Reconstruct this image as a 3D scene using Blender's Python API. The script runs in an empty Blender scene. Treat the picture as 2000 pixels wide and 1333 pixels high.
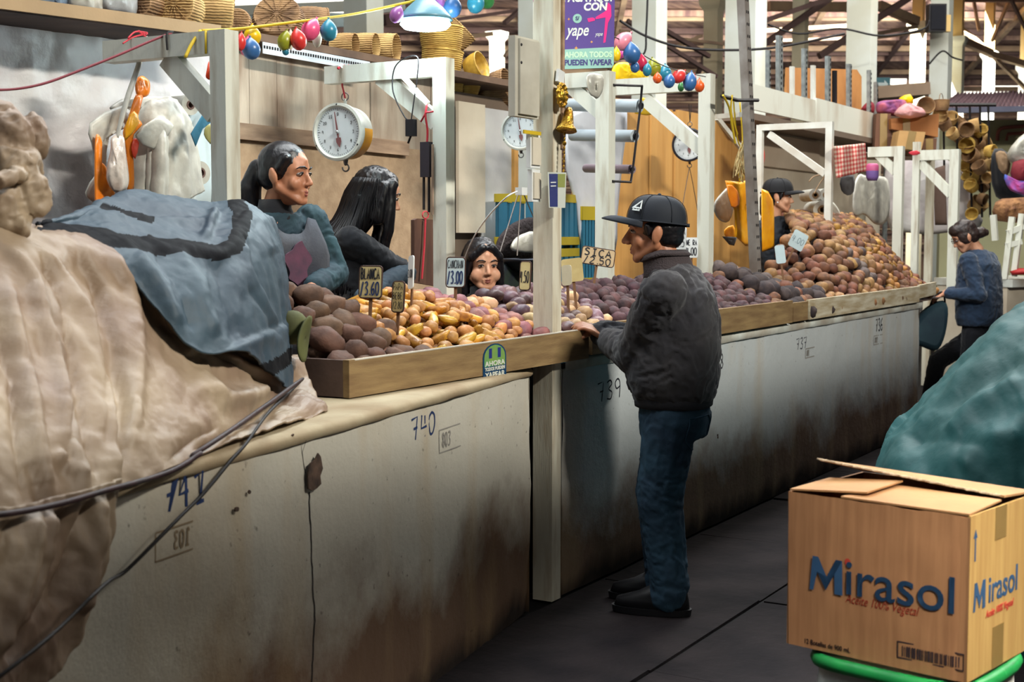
import bpy, bmesh, math, random
from mathutils import Vector, Matrix, noise as mnoise
from mathutils.bvhtree import BVHTree
random.seed(7)
rnd = random.random
def uni(a, b): return a + (b - a) * rnd()
V = Vector
scene = bpy.context.scene
COL = scene.collection

# ------------------------------------------------------------------ camera
CAM = V((0.0, -2.7, 1.5))
ANG = math.radians(30.6)
FW = V((math.cos(ANG), math.sin(ANG), 0)); RT = V((math.sin(ANG), -math.cos(ANG), 0)); UP = V((0, 0, 1))
FPX = 2700.0
PITCH = math.atan((666.5 - 460) / FPX)
cam_data = bpy.data.cameras.new('camera'); cam = bpy.data.objects.new('camera', cam_data); COL.objects.link(cam)
cam_data.sensor_width = 36; cam_data.lens = FPX / 2000 * 36; cam_data.clip_end = 400
CF = FW * math.cos(PITCH) - UP * math.sin(PITCH); CU = UP * math.cos(PITCH) + FW * math.sin(PITCH)
m = Matrix.Identity(4)
for i in range(3):
    m[i][0], m[i][1], m[i][2], m[i][3] = RT[i], CU[i], -CF[i], CAM[i]
cam.matrix_world = m
cam_data.dof.use_dof = True; cam_data.dof.focus_distance = 5.6; cam_data.dof.aperture_fstop = 5.6
scene.camera = cam

# ------------------------------------------------------------------ view, world, lights
vs = scene.view_settings
vs.view_transform = 'Standard'; vs.look = 'None'; vs.gamma = 1; vs.use_curve_mapping = False
vs.exposure = 0.0
def lin(c):
    return tuple((x / 255 / 12.92) if x / 255 <= 0.04045 else ((x / 255 + 0.055) / 1.055) ** 2.4 for x in c)
world = bpy.data.worlds.new('world'); scene.world = world; world.use_nodes = True
bg = world.node_tree.nodes['Background']
bg.inputs[0].default_value = (0.55, 0.72, 1.0, 1); bg.inputs[1].default_value = 0.042

def area(name, loc, target, sx, sy, power, color, spread=180):
    l = bpy.data.lights.new(name, 'AREA'); l.shape = 'RECTANGLE'; l.size = sx; l.size_y = sy; l.energy = power; l.color = color; l.spread = math.radians(spread)
    o = bpy.data.objects.new(name, l); COL.objects.link(o); o.location = loc
    d = V(target) - V(loc); o.rotation_euler = d.to_track_quat('-Z', 'Y').to_euler(); return o
area('skylight_aisle', (3.4, -7.0, 6.0), (5.4, 0, 0.9), 2.2, .28, 860, (1.0, 0.95, 0.84))
area('skylight_stalls', (6.5, 0.9, 5.6), (6.5, 0.75, 1.0), 9.0, 1.4, 560, (0.95, 0.99, 1.0))
area('skylight_far_stalls', (14.0, 0.0, 6.2), (14.0, 0.8, 1.0), 7.0, 3.0, 520, (1.0, 0.97, 0.90))
area('skylight_hall', (26, 7, 7.0), (30, 18, 2.5), 16.0, 8.0, 7600, (1.0, 0.96, 0.86))
area('right_stack_fill', (8.0, -3.0, 4.3), (5.0, -2.5, .8), 1.6, 1.2, 26, (.9, .97, 1.0), 36)  # added narrow fill to brighten the teal stack and box, not a real skylight
area('box_side_fill', (4.5, -3.1, 2.8), (3.2, -2.1, .65), .5, .5, 8, (1.0, .93, .80), 58)  # added fill for the box's right side, no actual lamp hangs here
area('box_front_fill', (1.9, -3.3, 2.6), (3.0, -2.15, .72), .4, .4, 8, (1.0, .94, .84), 46)  # invented fill from behind the camera to brighten the box front
area('skylight_front_left', (0.6, 0.1, 5.2), (1.9, 0.4, 1.2), 2.0, 1.4, 26, (0.86, 0.95, 1.0))

# ------------------------------------------------------------------ pixel helper: a photo pixel to a point on a real plane
def ray(px, py):
    return (CF * FPX + RT * (px - 1000) + CU * (666.5 - py)).normalized()
def P(px, py, X=None, Y=None, Z=None, D=None):
    r = ray(px, py)
    if X is not None: t = (X - CAM.x) / r.x
    elif Y is not None: t = (Y - CAM.y) / r.y
    elif Z is not None: t = (Z - CAM.z) / r.z
    else: t = D / r.dot(FW)
    return CAM + r * t
def pxsize(p):  # metres per pixel at a point
    return (p - CAM).dot(CF) / FPX

# ------------------------------------------------------------------ materials
_mats = {}
def _n(nt, t, **kw):
    n = nt.nodes.new(t)
    for k, v in kw.items(): setattr(n, k, v)
    return n
def new_mat(name):
    m = bpy.data.materials.new(name); m.use_nodes = True
    nt = m.node_tree; return m, nt, nt.nodes['Principled BSDF']
def M(name, c, rough=.75, var=.18, scale=5, c2=None, bump=.15, bscale=60, metal=0, spec=.35, rand=0, stretch=None, detail=6, emit=None, trans=0, alpha=1, sheen=0, thr=(.35, .68), bdist=.004, hue=0):
    if name in _mats: return _mats[name]
    m, nt, b = new_mat(name); L = nt.links
    c = lin(c); c2 = lin(c2) if c2 else tuple(x * (1 - var) for x in c)
    tc = _n(nt, 'ShaderNodeTexCoord'); mp = _n(nt, 'ShaderNodeMapping'); L.new(tc.outputs['Object'], mp.inputs[0])
    if stretch: mp.inputs['Scale'].default_value = stretch
    no = _n(nt, 'ShaderNodeTexNoise'); no.inputs['Scale'].default_value = scale; no.inputs['Detail'].default_value = detail; L.new(mp.outputs[0], no.inputs['Vector'])
    rp = _n(nt, 'ShaderNodeMapRange'); rp.inputs[1].default_value = thr[0]; rp.inputs[2].default_value = thr[1]; L.new(no.outputs['Fac'], rp.inputs[0])
    mx = _n(nt, 'ShaderNodeMix', data_type='RGBA'); mx.inputs[6].default_value = (*c2, 1); mx.inputs[7].default_value = (*c, 1); L.new(rp.outputs[0], mx.inputs[0])
    out = mx.outputs[2]
    if rand or hue:
        oi = _n(nt, 'ShaderNodeObjectInfo'); hs = _n(nt, 'ShaderNodeHueSaturation')
        r2 = _n(nt, 'ShaderNodeMapRange'); r2.inputs[3].default_value = 1 - rand; r2.inputs[4].default_value = 1 + rand; L.new(oi.outputs['Random'], r2.inputs[0])
        L.new(r2.outputs[0], hs.inputs['Value']); L.new(out, hs.inputs['Color'])
        if hue:
            ml = _n(nt, 'ShaderNodeMath', operation='MULTIPLY'); ml.inputs[1].default_value = 7.13; L.new(oi.outputs['Random'], ml.inputs[0])
            fr = _n(nt, 'ShaderNodeMath', operation='FRACT'); L.new(ml.outputs[0], fr.inputs[0])
            r3 = _n(nt, 'ShaderNodeMapRange'); r3.inputs[3].default_value = .5 - hue; r3.inputs[4].default_value = .5 + hue; L.new(fr.outputs[0], r3.inputs[0]); L.new(r3.outputs[0], hs.inputs['Hue'])
        out = hs.outputs[0]
    L.new(out, b.inputs['Base Color'])
    b.inputs['Roughness'].default_value = rough; b.inputs['Metallic'].default_value = metal; b.inputs['Specular IOR Level'].default_value = spec
    if sheen: b.inputs['Sheen Weight'].default_value = sheen
    if trans: b.inputs['Transmission Weight'].default_value = trans
    if alpha < 1: b.inputs['Alpha'].default_value = alpha
    if emit: b.inputs['Emission Color'].default_value = (*lin(emit[0]), 1); b.inputs['Emission Strength'].default_value = emit[1]
    if bump:
        n2 = _n(nt, 'ShaderNodeTexNoise'); n2.inputs['Scale'].default_value = bscale; n2.inputs['Detail'].default_value = 5; L.new(mp.outputs[0], n2.inputs['Vector'])
        bp = _n(nt, 'ShaderNodeBump'); bp.inputs['Strength'].default_value = bump; bp.inputs['Distance'].default_value = bdist
        L.new(n2.outputs['Fac'], bp.inputs['Height']); L.new(bp.outputs[0], b.inputs['Normal'])
    _mats[name] = m; return m

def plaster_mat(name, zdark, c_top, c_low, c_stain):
    """old painted plaster: paint above, below it bare brown with the low shadow coloured in, stains, specks and a grubby foot"""
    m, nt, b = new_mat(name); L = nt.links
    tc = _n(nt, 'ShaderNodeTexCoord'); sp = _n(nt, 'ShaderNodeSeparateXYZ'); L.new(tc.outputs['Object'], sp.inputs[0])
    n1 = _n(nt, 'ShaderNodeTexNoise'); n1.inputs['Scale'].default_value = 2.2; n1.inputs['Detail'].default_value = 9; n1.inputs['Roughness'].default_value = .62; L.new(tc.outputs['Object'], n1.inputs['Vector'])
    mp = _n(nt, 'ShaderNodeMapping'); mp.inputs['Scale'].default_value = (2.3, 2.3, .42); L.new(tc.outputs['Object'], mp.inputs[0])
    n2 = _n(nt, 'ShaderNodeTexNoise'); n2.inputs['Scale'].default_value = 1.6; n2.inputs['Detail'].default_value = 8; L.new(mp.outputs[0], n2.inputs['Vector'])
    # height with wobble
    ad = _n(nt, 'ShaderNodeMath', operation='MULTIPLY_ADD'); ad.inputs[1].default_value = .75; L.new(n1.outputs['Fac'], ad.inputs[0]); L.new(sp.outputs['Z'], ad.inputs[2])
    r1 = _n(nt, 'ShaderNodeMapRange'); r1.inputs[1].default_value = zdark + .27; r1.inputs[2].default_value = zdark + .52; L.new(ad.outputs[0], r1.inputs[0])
    mx = _n(nt, 'ShaderNodeMix', data_type='RGBA'); mx.inputs[6].default_value = (*lin(c_low), 1); mx.inputs[7].default_value = (*lin(c_top), 1); L.new(r1.outputs[0], mx.inputs[0])  # lower tone mixes bare brown plaster with painted-in shadow
    r2 = _n(nt, 'ShaderNodeMapRange'); r2.inputs[1].default_value = .5; r2.inputs[2].default_value = .75; r2.inputs[4].default_value = .6; L.new(n2.outputs['Fac'], r2.inputs[0])
    m2 = _n(nt, 'ShaderNodeMix', data_type='RGBA'); m2.inputs[7].default_value = (*lin(c_stain), 1); L.new(mx.outputs[2], m2.inputs[6]); L.new(r2.outputs[0], m2.inputs[0])
    # specks
    n3 = _n(nt, 'ShaderNodeTexNoise'); n3.inputs['Scale'].default_value = 38; n3.inputs['Detail'].default_value = 3; L.new(tc.outputs['Object'], n3.inputs['Vector'])
    r3 = _n(nt, 'ShaderNodeMapRange'); r3.inputs[1].default_value = .68; r3.inputs[2].default_value = .76; r3.inputs[4].default_value = .6; L.new(n3.outputs['Fac'], r3.inputs[0])
    m3 = _n(nt, 'ShaderNodeMix', data_type='RGBA'); m3.inputs[7].default_value = (*lin((60, 48, 42)), 1); L.new(m2.outputs[2], m3.inputs[6]); L.new(r3.outputs[0], m3.inputs[0])
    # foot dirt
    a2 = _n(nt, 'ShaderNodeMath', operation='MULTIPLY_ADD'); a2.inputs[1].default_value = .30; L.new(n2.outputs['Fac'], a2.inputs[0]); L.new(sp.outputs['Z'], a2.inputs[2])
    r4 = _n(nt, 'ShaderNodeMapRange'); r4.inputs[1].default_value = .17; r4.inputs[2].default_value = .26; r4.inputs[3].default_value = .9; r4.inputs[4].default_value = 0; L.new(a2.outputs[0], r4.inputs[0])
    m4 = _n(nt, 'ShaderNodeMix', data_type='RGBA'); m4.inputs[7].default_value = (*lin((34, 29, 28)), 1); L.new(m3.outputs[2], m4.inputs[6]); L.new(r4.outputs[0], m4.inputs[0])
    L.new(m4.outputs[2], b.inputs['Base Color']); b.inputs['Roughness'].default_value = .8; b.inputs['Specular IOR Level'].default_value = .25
    n5 = _n(nt, 'ShaderNodeTexNoise'); n5.inputs['Scale'].default_value = 14; n5.inputs['Detail'].default_value = 10; n5.inputs['Roughness'].default_value = .65; L.new(tc.outputs['Object'], n5.inputs['Vector'])
    bp = _n(nt, 'ShaderNodeBump'); bp.inputs['Strength'].default_value = .45; bp.inputs['Distance'].default_value = .012; L.new(n5.outputs['Fac'], bp.inputs['Height']); L.new(bp.outputs[0], b.inputs['Normal'])
    return m

# ------------------------------------------------------------------ mesh builder
def bv(o): return BVHTree.FromPolygons([v.co for v in o.data.vertices], [tuple(p.vertices) for p in o.data.polygons])
class B:
    def __init__(s): s.bm = bmesh.new(); s.mi = 0
    def _tag(s, fs):
        if s.mi:
            for f in fs: f.material_index = s.mi
    def verts(s, pts, faces):
        vv = [s.bm.verts.new(p) for p in pts]; out = []
        for f in faces:
            try: out.append(s.bm.faces.new([vv[i] for i in f]))
            except ValueError: pass
        s._tag(out); return vv
    def box(s, c, size, rot=None, jit=0):
        c = V(c); h = [x / 2 for x in size]; pts = []
        for k in range(8):
            p = V((h[0] * (1 if k & 1 else -1), h[1] * (1 if k & 2 else -1), h[2] * (1 if k & 4 else -1)))
            if jit: p += V((uni(-jit, jit), uni(-jit, jit), uni(-jit, jit)))
            if rot is not None: p = rot @ p
            pts.append(c + p)
        s.verts(pts, [(0, 2, 3, 1), (4, 5, 7, 6), (0, 1, 5, 4), (2, 6, 7, 3), (0, 4, 6, 2), (1, 3, 7, 5)]); return s
    def bb(s, x0, x1, y0, y1, z0, z1): return s.box(((x0 + x1) / 2, (y0 + y1) / 2, (z0 + z1) / 2), (x1 - x0, y1 - y0, z1 - z0))
    def beam(s, p0, p1, w, h, side=None):
        """rectangular bar from p0 to p1; w along 'side', h across it"""
        p0, p1 = V(p0), V(p1); d = (p1 - p0)
        sd = V(side) if side is not None else (V((0, 0, 1)).cross(d) if abs(d.normalized().z) < .95 else V((1, 0, 0)))
        sd = (sd - d.normalized() * sd.dot(d.normalized())).normalized(); up = d.normalized().cross(sd)
        pts = []
        for p in (p0, p1):
            for a, b_ in ((-1, -1), (1, -1), (1, 1), (-1, 1)): pts.append(p + sd * (a * w / 2) + up * (b_ * h / 2))
        s.verts(pts, [(3, 2, 1, 0), (4, 5, 6, 7), (0, 1, 5, 4), (1, 2, 6, 5), (2, 3, 7, 6), (3, 0, 4, 7)]); return s
    def tube(s, pts, r, n=8, caps=True, flat=1.0):
        pts = [V(p) for p in pts]; rs = r if isinstance(r, (list, tuple)) else [r] * len(pts)
        rings = []; prev = None
        for i, p in enumerate(pts):
            d = (pts[min(i + 1, len(pts) - 1)] - pts[max(i - 1, 0)]).normalized()
            if prev is None: a = d.cross(V((0, 0, 1)) if abs(d.z) < .9 else V((1, 0, 0))).normalized()
            else: a = (prev - d * prev.dot(d)).normalized()
            prev = a; b_ = d.cross(a)
            rings.append([s.bm.verts.new(p + a * (rs[i] * math.cos(2 * math.pi * k / n)) + b_ * (rs[i] * flat * math.sin(2 * math.pi * k / n))) for k in range(n)])
        fs = []
        for i in range(len(rings) - 1):
            for k in range(n): fs.append(s.bm.faces.new((rings[i][k], rings[i][(k + 1) % n], rings[i + 1][(k + 1) % n], rings[i + 1][k])))
        if caps and n > 2: fs.append(s.bm.faces.new(rings[0][::-1])); fs.append(s.bm.faces.new(rings[-1]))
        s._tag(fs); return s
    def lathe(s, prof, n=24, mat=None, close=True):
        """profile (r, z) turned about local z"""
        mat = mat or Matrix.Identity(4); rings = []
        for r, z in prof:
            if r < 1e-6: rings.append([s.bm.verts.new(mat @ V((0, 0, z)))])
            else: rings.append([s.bm.verts.new(mat @ V((r * math.cos(2 * math.pi * k / n), r * math.sin(2 * math.pi * k / n), z))) for k in range(n)])
        fs = []
        for a, b_ in zip(rings, rings[1:]):
            for k in range(n):
                k2 = (k + 1) % n
                if len(a) == 1 and len(b_) == 1: continue
                if len(a) == 1: q = (a[0], b_[k2], b_[k])
                elif len(b_) == 1: q = (a[k], a[k2], b_[0])
                else: q = (a[k], a[k2], b_[k2], b_[k])
                fs.append(s.bm.faces.new(q))
        s._tag(fs); return s
    def ell(s, c, r, rot=None, u=16, v=10):
        r = (r, r, r) if not isinstance(r, (tuple, list)) else r
        mt = Matrix.Translation(V(c)) @ (rot.to_4x4() if rot is not None else Matrix.Identity(4)) @ Matrix.Diagonal((*r, 1))
        return s.lathe([(math.sin(math.pi * i / v), -math.cos(math.pi * i / v)) for i in range(v + 1)], u, mt)
    def cap(s, p0, r0, p1, r1, n=12):
        p0, p1 = V(p0), V(p1); d = p1 - p0; L = d.length
        if L < 1e-6: return s.ell(p0, max(r0, r1))
        q = d.to_track_quat('Z', 'Y').to_matrix().to_4x4(); prof = []
        for i in range(5): a = math.pi / 2 * (1 - i / 4); prof.append((r0 * math.cos(a), -r0 * math.sin(a)))
        for i in range(5): a = math.pi / 2 * i / 4; prof.append((r1 * math.cos(a), L + r1 * math.sin(a)))
        return s.lathe(prof, n, Matrix.Translation(p0) @ q)
    def ribbon(s, pts, w, nrm, th=.0015):
        """flat painted stroke with a hair of thickness"""
        nrm = V(nrm).normalized(); pts = [V(p) for p in pts]; L = []
        for i, p in enumerate(pts):
            d = (pts[min(i + 1, len(pts) - 1)] - pts[max(i - 1, 0)]).normalized(); a = nrm.cross(d).normalized()
            L.append((s.bm.verts.new(p + a * w / 2 + nrm * th), s.bm.verts.new(p - a * w / 2 + nrm * th)))
        fs = []
        for (a, b_), (c, d) in zip(L, L[1:]): fs.append(s.bm.faces.new((a, b_, d, c)))
        s._tag(fs); return s
    def prism(s, poly, th, mat):
        """2-D outline (local xy) extruded along local z from -th/2 to th/2"""
        n = len(poly); pts = [mat @ V((x, y, -th / 2)) for x, y in poly] + [mat @ V((x, y, th / 2)) for x, y in poly]
        s.verts(pts, [tuple(range(n - 1, -1, -1)), tuple(range(n, 2 * n))] + [(i, (i + 1) % n, n + (i + 1) % n, n + i) for i in range(n)]); return s
    def grid(s, rows, closed=False):
        vv = [[s.bm.verts.new(p) for p in r] for r in rows]; fs = []
        for a, b_ in zip(vv, vv[1:]):
            for k in range(len(a) - (0 if closed else 1)):
                k2 = (k + 1) % len(a); fs.append(s.bm.faces.new((a[k], a[k2], b_[k2], b_[k])))
        s._tag(fs); return s
    def mesh(s, name, mats, smooth=False, bevel=0):
        if bevel:
            es = [e for e in s.bm.edges if len(e.link_faces) == 2 and e.calc_face_angle(0) > .5]
            bmesh.ops.bevel(s.bm, geom=es, offset=bevel, segments=2, profile=.6, affect='EDGES', clamp_overlap=True)
        bmesh.ops.recalc_face_normals(s.bm, faces=s.bm.faces)
        me = bpy.data.meshes.new(name); s.bm.to_mesh(me); s.bm.free()
        for m_ in (mats if isinstance(mats, (list, tuple)) else [mats]): me.materials.append(m_)
        if smooth: me.shade_smooth()
        return me
    def build(s, name, mats, parent=None, smooth=False, bevel=0, auto=None):
        me = s.mesh(name, mats, smooth, bevel); o = bpy.data.objects.new(name, me); COL.objects.link(o)
        if auto: me.shade_smooth(); me.set_sharp_from_angle(angle=math.radians(auto))
        if parent is not None: o.parent = parent
        return o
def thing(name, label, cat, group=None):
    o = bpy.data.objects.new(name, None); COL.objects.link(o); o.empty_display_size = .05
    o['label'] = label; o['category'] = cat
    if group: o['group'] = group
    return o
def tag(o, label, cat, group=None):
    o['label'] = label; o['category'] = cat
    if group: o['group'] = group
    return o
def struct(o): o['kind'] = 'structure'; return o
def stuff(o): o['kind'] = 'stuff'; return o
def dup(root, mat, label=None, group=None):
    """copy of a thing with its parts and sub-parts, shared mesh data"""
    def cp(o, par):
        c = o.copy(); COL.objects.link(c)
        if par is not None: c.parent = par
        for ch in list(kids.get(o, [])): cp(ch, c)
        return c
    kids = {}
    st = [root]
    while st:
        o = st.pop()
        kids[o] = list(o.children); st += kids[o]
    r = cp(root, None); r.matrix_world = mat
    if label: r['label'] = label
    if group: r['group'] = group
    return r
def place(o, mat): o.matrix_world = mat; return o
def remeshed(b, name, mats, voxel, smooth=4, parent=None, fac=.5, disp=None):
    """fuse a builder's solids into one continuous skin"""
    me = b.mesh('tmp', []); o = bpy.data.objects.new('tmp', me); COL.objects.link(o)
    r = o.modifiers.new('r', 'REMESH'); r.mode = 'VOXEL'; r.voxel_size = voxel; r.use_smooth_shade = True
    if smooth: k = o.modifiers.new('s', 'SMOOTH'); k.iterations = smooth; k.factor = fac
    dg = bpy.context.evaluated_depsgraph_get(); me2 = bpy.data.meshes.new_from_object(o.evaluated_get(dg)); me2.name = name
    bpy.data.objects.remove(o); bpy.data.meshes.remove(me)
    if disp:
        nr = [v.normal.copy() for v in me2.vertices]
        for v, n_ in zip(me2.vertices, nr): v.co += n_ * disp(v.co, n_)
    me2.materials.clear()
    for m_ in (mats if isinstance(mats, (list, tuple)) else [mats]): me2.materials.append(m_)
    me2.shade_smooth()
    ob = bpy.data.objects.new(name, me2); COL.objects.link(ob)
    if parent is not None: ob.parent = parent
    return ob
def drape(ob, tree, nr, lift=.0012, reach=.06):
    """lay paint and cracks on the uneven plaster itself"""
    nr = V(nr)
    for v in ob.data.vertices:
        h = tree.ray_cast(v.co + nr * reach, -nr, reach * 2)[0]
        if h is not None: v.co = h + nr * lift
    return ob
def basis(o, x, y, z=None):
    x = V(x).normalized(); y = V(y); y = (y - x * y.dot(x)).normalized(); z = x.cross(y)
    return Matrix(((x.x, y.x, z.x, o[0]), (x.y, y.y, z.y, o[1]), (x.z, y.z, z.z, o[2]), (0, 0, 0, 1)))
def text(name, s, size, mat, mt, parent=None, bold=0, shear=0, align='CENTER', th=.0006, xs=1.0, space=1.0):
    c = bpy.data.curves.new('t', 'FONT'); c.body = s; c.size = size; c.align_x = align; c.align_y = 'CENTER'; c.offset = bold; c.shear = shear; c.extrude = th; c.space_character = space
    c.resolution_u = 4
    o = bpy.data.objects.new('t', c); COL.objects.link(o)
    dg = bpy.context.evaluated_depsgraph_get(); me = bpy.data.meshes.new_from_object(o.evaluated_get(dg)); bpy.data.objects.remove(o)
    me.transform(mt @ Matrix.Diagonal((xs, 1, 1, 1))); me.materials.clear(); me.materials.append(mat); me.name = name
    ob = bpy.data.objects.new(name, me); COL.objects.link(ob)
    if parent is not None: ob.parent = parent
    return ob
# hand-lettering strokes in a 0.6 x 1 cell
GL = {'0': [[(.3, 1), (.08, .8), (.05, .4), (.2, .02), (.42, .05), (.55, .45), (.5, .85), (.3, 1)]], '1': [[(.1, .8), (.32, 1), (.32, 0)], [(.12, 0), (.52, .03)]],
 '2': [[(.05, .8), (.25, 1), (.5, .85), (.45, .55), (.05, .02), (.55, .04)]], '3': [[(.08, .9), (.35, 1), (.5, .8), (.25, .55), (.52, .35), (.4, .03), (.05, .08)]],
 '4': [[(.16, 1), (.05, .42), (.50, .46)], [(.42, .95), (.36, 0)]], '5': [[(.5, 1), (.12, .98), (.1, .6), (.4, .6), (.5, .3), (.35, .02), (.05, .08)]],
 '6': [[(.45, 1), (.12, .6), (.08, .2), (.3, 0), (.52, .2), (.4, .48), (.1, .35)]], '7': [[(.02, .92), (.5, 1), (.28, 0)], [(.16, .5), (.46, .53)]],
 '8': [[(.3, .52), (.08, .75), (.3, 1), (.5, .78), (.3, .52), (.05, .25), (.3, 0), (.55, .25), (.3, .52)]], '9': [[(.5, .6), (.2, .5), (.08, .8), (.3, 1), (.5, .8), (.45, 0)]],
 'A': [[(.02, 0), (.3, 1), (.56, 0)], [(.12, .38), (.48, .38)]], 'B': [[(.08, 0), (.08, 1), (.42, .92), (.42, .6), (.08, .54), (.5, .4), (.48, .06), (.08, 0)]],
 'C': [[(.52, .85), (.3, 1), (.06, .6), (.15, .1), (.35, 0), (.53, .15)]], 'E': [[(.5, 1), (.08, 1), (.08, 0), (.52, 0)], [(.08, .52), (.42, .52)]], 'H': [[(.08, 1), (.08, 0)], [(.5, 1), (.5, 0)], [(.08, .5), (.5, .5)]],
 'I': [[(.3, 1), (.3, 0)], [(.12, 1), (.48, 1)], [(.12, 0), (.48, 0)]], 'L': [[(.1, 1), (.1, 0), (.5, .02)]], 'N': [[(.06, 0), (.06, 1), (.5, 0), (.52, 1)]], 'P': [[(.08, 0), (.08, 1), (.5, .9), (.48, .5), (.08, .45)]],
 'R': [[(.08, 0), (.08, 1), (.5, .88), (.46, .52), (.08, .5), (.52, 0)]], 'S': [[(.5, .88), (.25, 1), (.08, .75), (.45, .42), (.42, .08), (.2, 0), (.05, .12)]], 'U': [[(.08, 1), (.08, .15), (.3, 0), (.5, .15), (.52, 1)]],
 'O': [[(.3, 1), (.08, .8), (.05, .4), (.2, .02), (.42, .05), (.55, .45), (.5, .85), (.3, 1)]], 'M': [[(.02, 0), (.08, 1), (.3, .4), (.5, 1), (.56, 0)]], 'T': [[(.02, 1), (.56, 1)], [(.3, 1), (.3, 0)]], '/': [[(.08, -.08), (.45, 1)]], '.': [[(.2, 0), (.26, .1)]], '-': [[(.1, .5), (.5, .5)]], ' ': []}
def strokes(b, s, mt, h, w, adv=.72, xs=1.0, smooth=True):
    """letters of height h along local x from the origin of mt, painted on its xy plane"""
    x = 0; nz = (mt.to_3x3() @ V((0, 0, 1)))
    for ch in s:
        for st in GL.get(ch, []):
            pts = [V((x + a * h * xs, b_ * h, 0)) for a, b_ in st]
            if smooth and len(pts) > 3: pts = spline(pts, 4)
            b.ribbon([mt @ p for p in pts], w, nz)
        x += h * xs * (adv if ch not in '.' else .4)
    return b
def spline(pts, k=6, closed=False):
    pts = [V(p) for p in pts]; n = len(pts); out = []
    for i in range(n if closed else n - 1):
        if closed: a, b_, c, d = pts[i - 1], pts[i], pts[(i + 1) % n], pts[(i + 2) % n]
        else: a, b_, c, d = pts[max(i - 1, 0)], pts[i], pts[i + 1], pts[min(i + 2, n - 1)]
        for j in range(k):
            t = j / k
            out.append(.5 * ((2 * b_) + (c - a) * t + (2 * a - 5 * b_ + 4 * c - d) * t * t + (3 * b_ - a - 3 * c + d) * t ** 3))
    if not closed: out.append(pts[-1])
    return out
def surf(ctrl, ku=10, kv=10):
    """smooth surface through a net of control points"""
    rows = [spline(r, ku) for r in ctrl]; cols = list(zip(*rows)); cols = [spline(c, kv) for c in cols]
    return [list(r) for r in zip(*cols)]
def fbm(p, s, o=4): return mnoise.fractal(V(p) * s, 1.0, 2.0, o)
def finish():
    """stand every un-placed Empty at the base of its thing"""
    for o in [o for o in bpy.data.objects if o.type == 'EMPTY' and o.parent is None and o.matrix_world == Matrix.Identity(4)]:
        lo = V((1e9,) * 3); hi = V((-1e9,) * 3)
        for c in o.children_recursive:
            if c.type != 'MESH': continue
            for q in c.bound_box: 
                for i in range(3): lo[i] = min(lo[i], q[i]); hi[i] = max(hi[i], q[i])
        if lo.x > 1e8: continue
        base = V(((lo.x + hi.x) / 2, (lo.y + hi.y) / 2, lo.z)); o.location = base
        for c in o.children: c.matrix_parent_inverse = Matrix.Translation(-base)
# ================================================================== SETTING
m_floor = M('floor_slab', (40, 34, 35), .85, c2=(22, 18, 21), scale=3.5, bump=.6, bscale=18, bdist=.012, spec=.12)
m_gap = M('joint_dirt', (14, 12, 14), .95)
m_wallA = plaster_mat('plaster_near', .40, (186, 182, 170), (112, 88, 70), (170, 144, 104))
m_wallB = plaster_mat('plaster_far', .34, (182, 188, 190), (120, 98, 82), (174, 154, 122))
m_coping = M('coping', (168, 156, 130), .85, c2=(140, 122, 96), scale=4, bump=.4, bscale=22, bdist=.008)
m_copingB = M('coping_white', (206, 212, 206), .7, c2=(168, 160, 146), scale=4, bump=.3, bscale=22)
m_crack = M('crack_dark', (36, 30, 30), .9)
m_chip = M('bare_brick', (96, 76, 64), .9, c2=(60, 48, 42), scale=30, bump=.6, bscale=50)
m_ink_blue = M('blue_paint', (38, 58, 104), .6, var=.3, scale=40)
m_ink_dk = M('black_paint', (30, 32, 42), .7, var=.3, scale=40)
m_white_wood = M('white_painted_wood', (214, 216, 204), .55, c2=(176, 168, 150), scale=3, stretch=(6, 6, 1), bump=.2, bscale=40, thr=(.28, .5))
m_white_metal = M('white_enamel', (228, 232, 226), .4, c2=(205, 200, 188), scale=6)
m_post = M('post_cream', (208, 204, 186), .6, c2=(168, 152, 128), scale=4, stretch=(5, 5, .8), bump=.25, bscale=30, thr=(.3, .55))
m_tray = M('tray_board', (146, 122, 84), .65, c2=(120, 96, 66), scale=6, stretch=(.8, 3, 6), bump=.25, bscale=50)
m_tray_in = M('tray_inner', (104, 84, 76), .7, c2=(76, 62, 58), scale=6)
m_tray_white = M('tray_board_white', (206, 200, 180), .6, c2=(166, 150, 120), scale=6, stretch=(.8, 3, 6), bump=.2)
m_plank = M('old_plank', (196, 182, 164), .8, c2=(132, 108, 90), scale=2.2, stretch=(4, 4, .8), bump=.4, bscale=26, rand=.12, thr=(.3, .62))
m_chipboard = M('chipboard', (186, 158, 128), .85, c2=(166, 138, 110), scale=16, bump=.4, bscale=80)
m_batten = M('batten', (176, 148, 122), .8, c2=(120, 96, 78), scale=3, stretch=(1, 4, 6))
m_ply = M('plywood_orange', (208, 158, 90), .6, c2=(190, 140, 76), scale=2.5, stretch=(5, 5, .6), bump=.1)
m_cream = M('cream_wall', (216, 206, 186), .75, c2=(190, 176, 156), scale=2)
m_white_sheet = M('white_sheet', (214, 216, 214), .5, c2=(188, 186, 188), scale=2)
m_beamwhite = M('white_beam', (222, 224, 212), .6, c2=(186, 172, 152), scale=1.6, stretch=(1.5, 1, .6), thr=(.3, .5))
m_steel = M('galvanised', (176, 182, 180), .45, metal=.6, c2=(140, 146, 146), scale=20)
m_dark = M('dark_iron', (34, 32, 36), .5, metal=.3)

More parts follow.
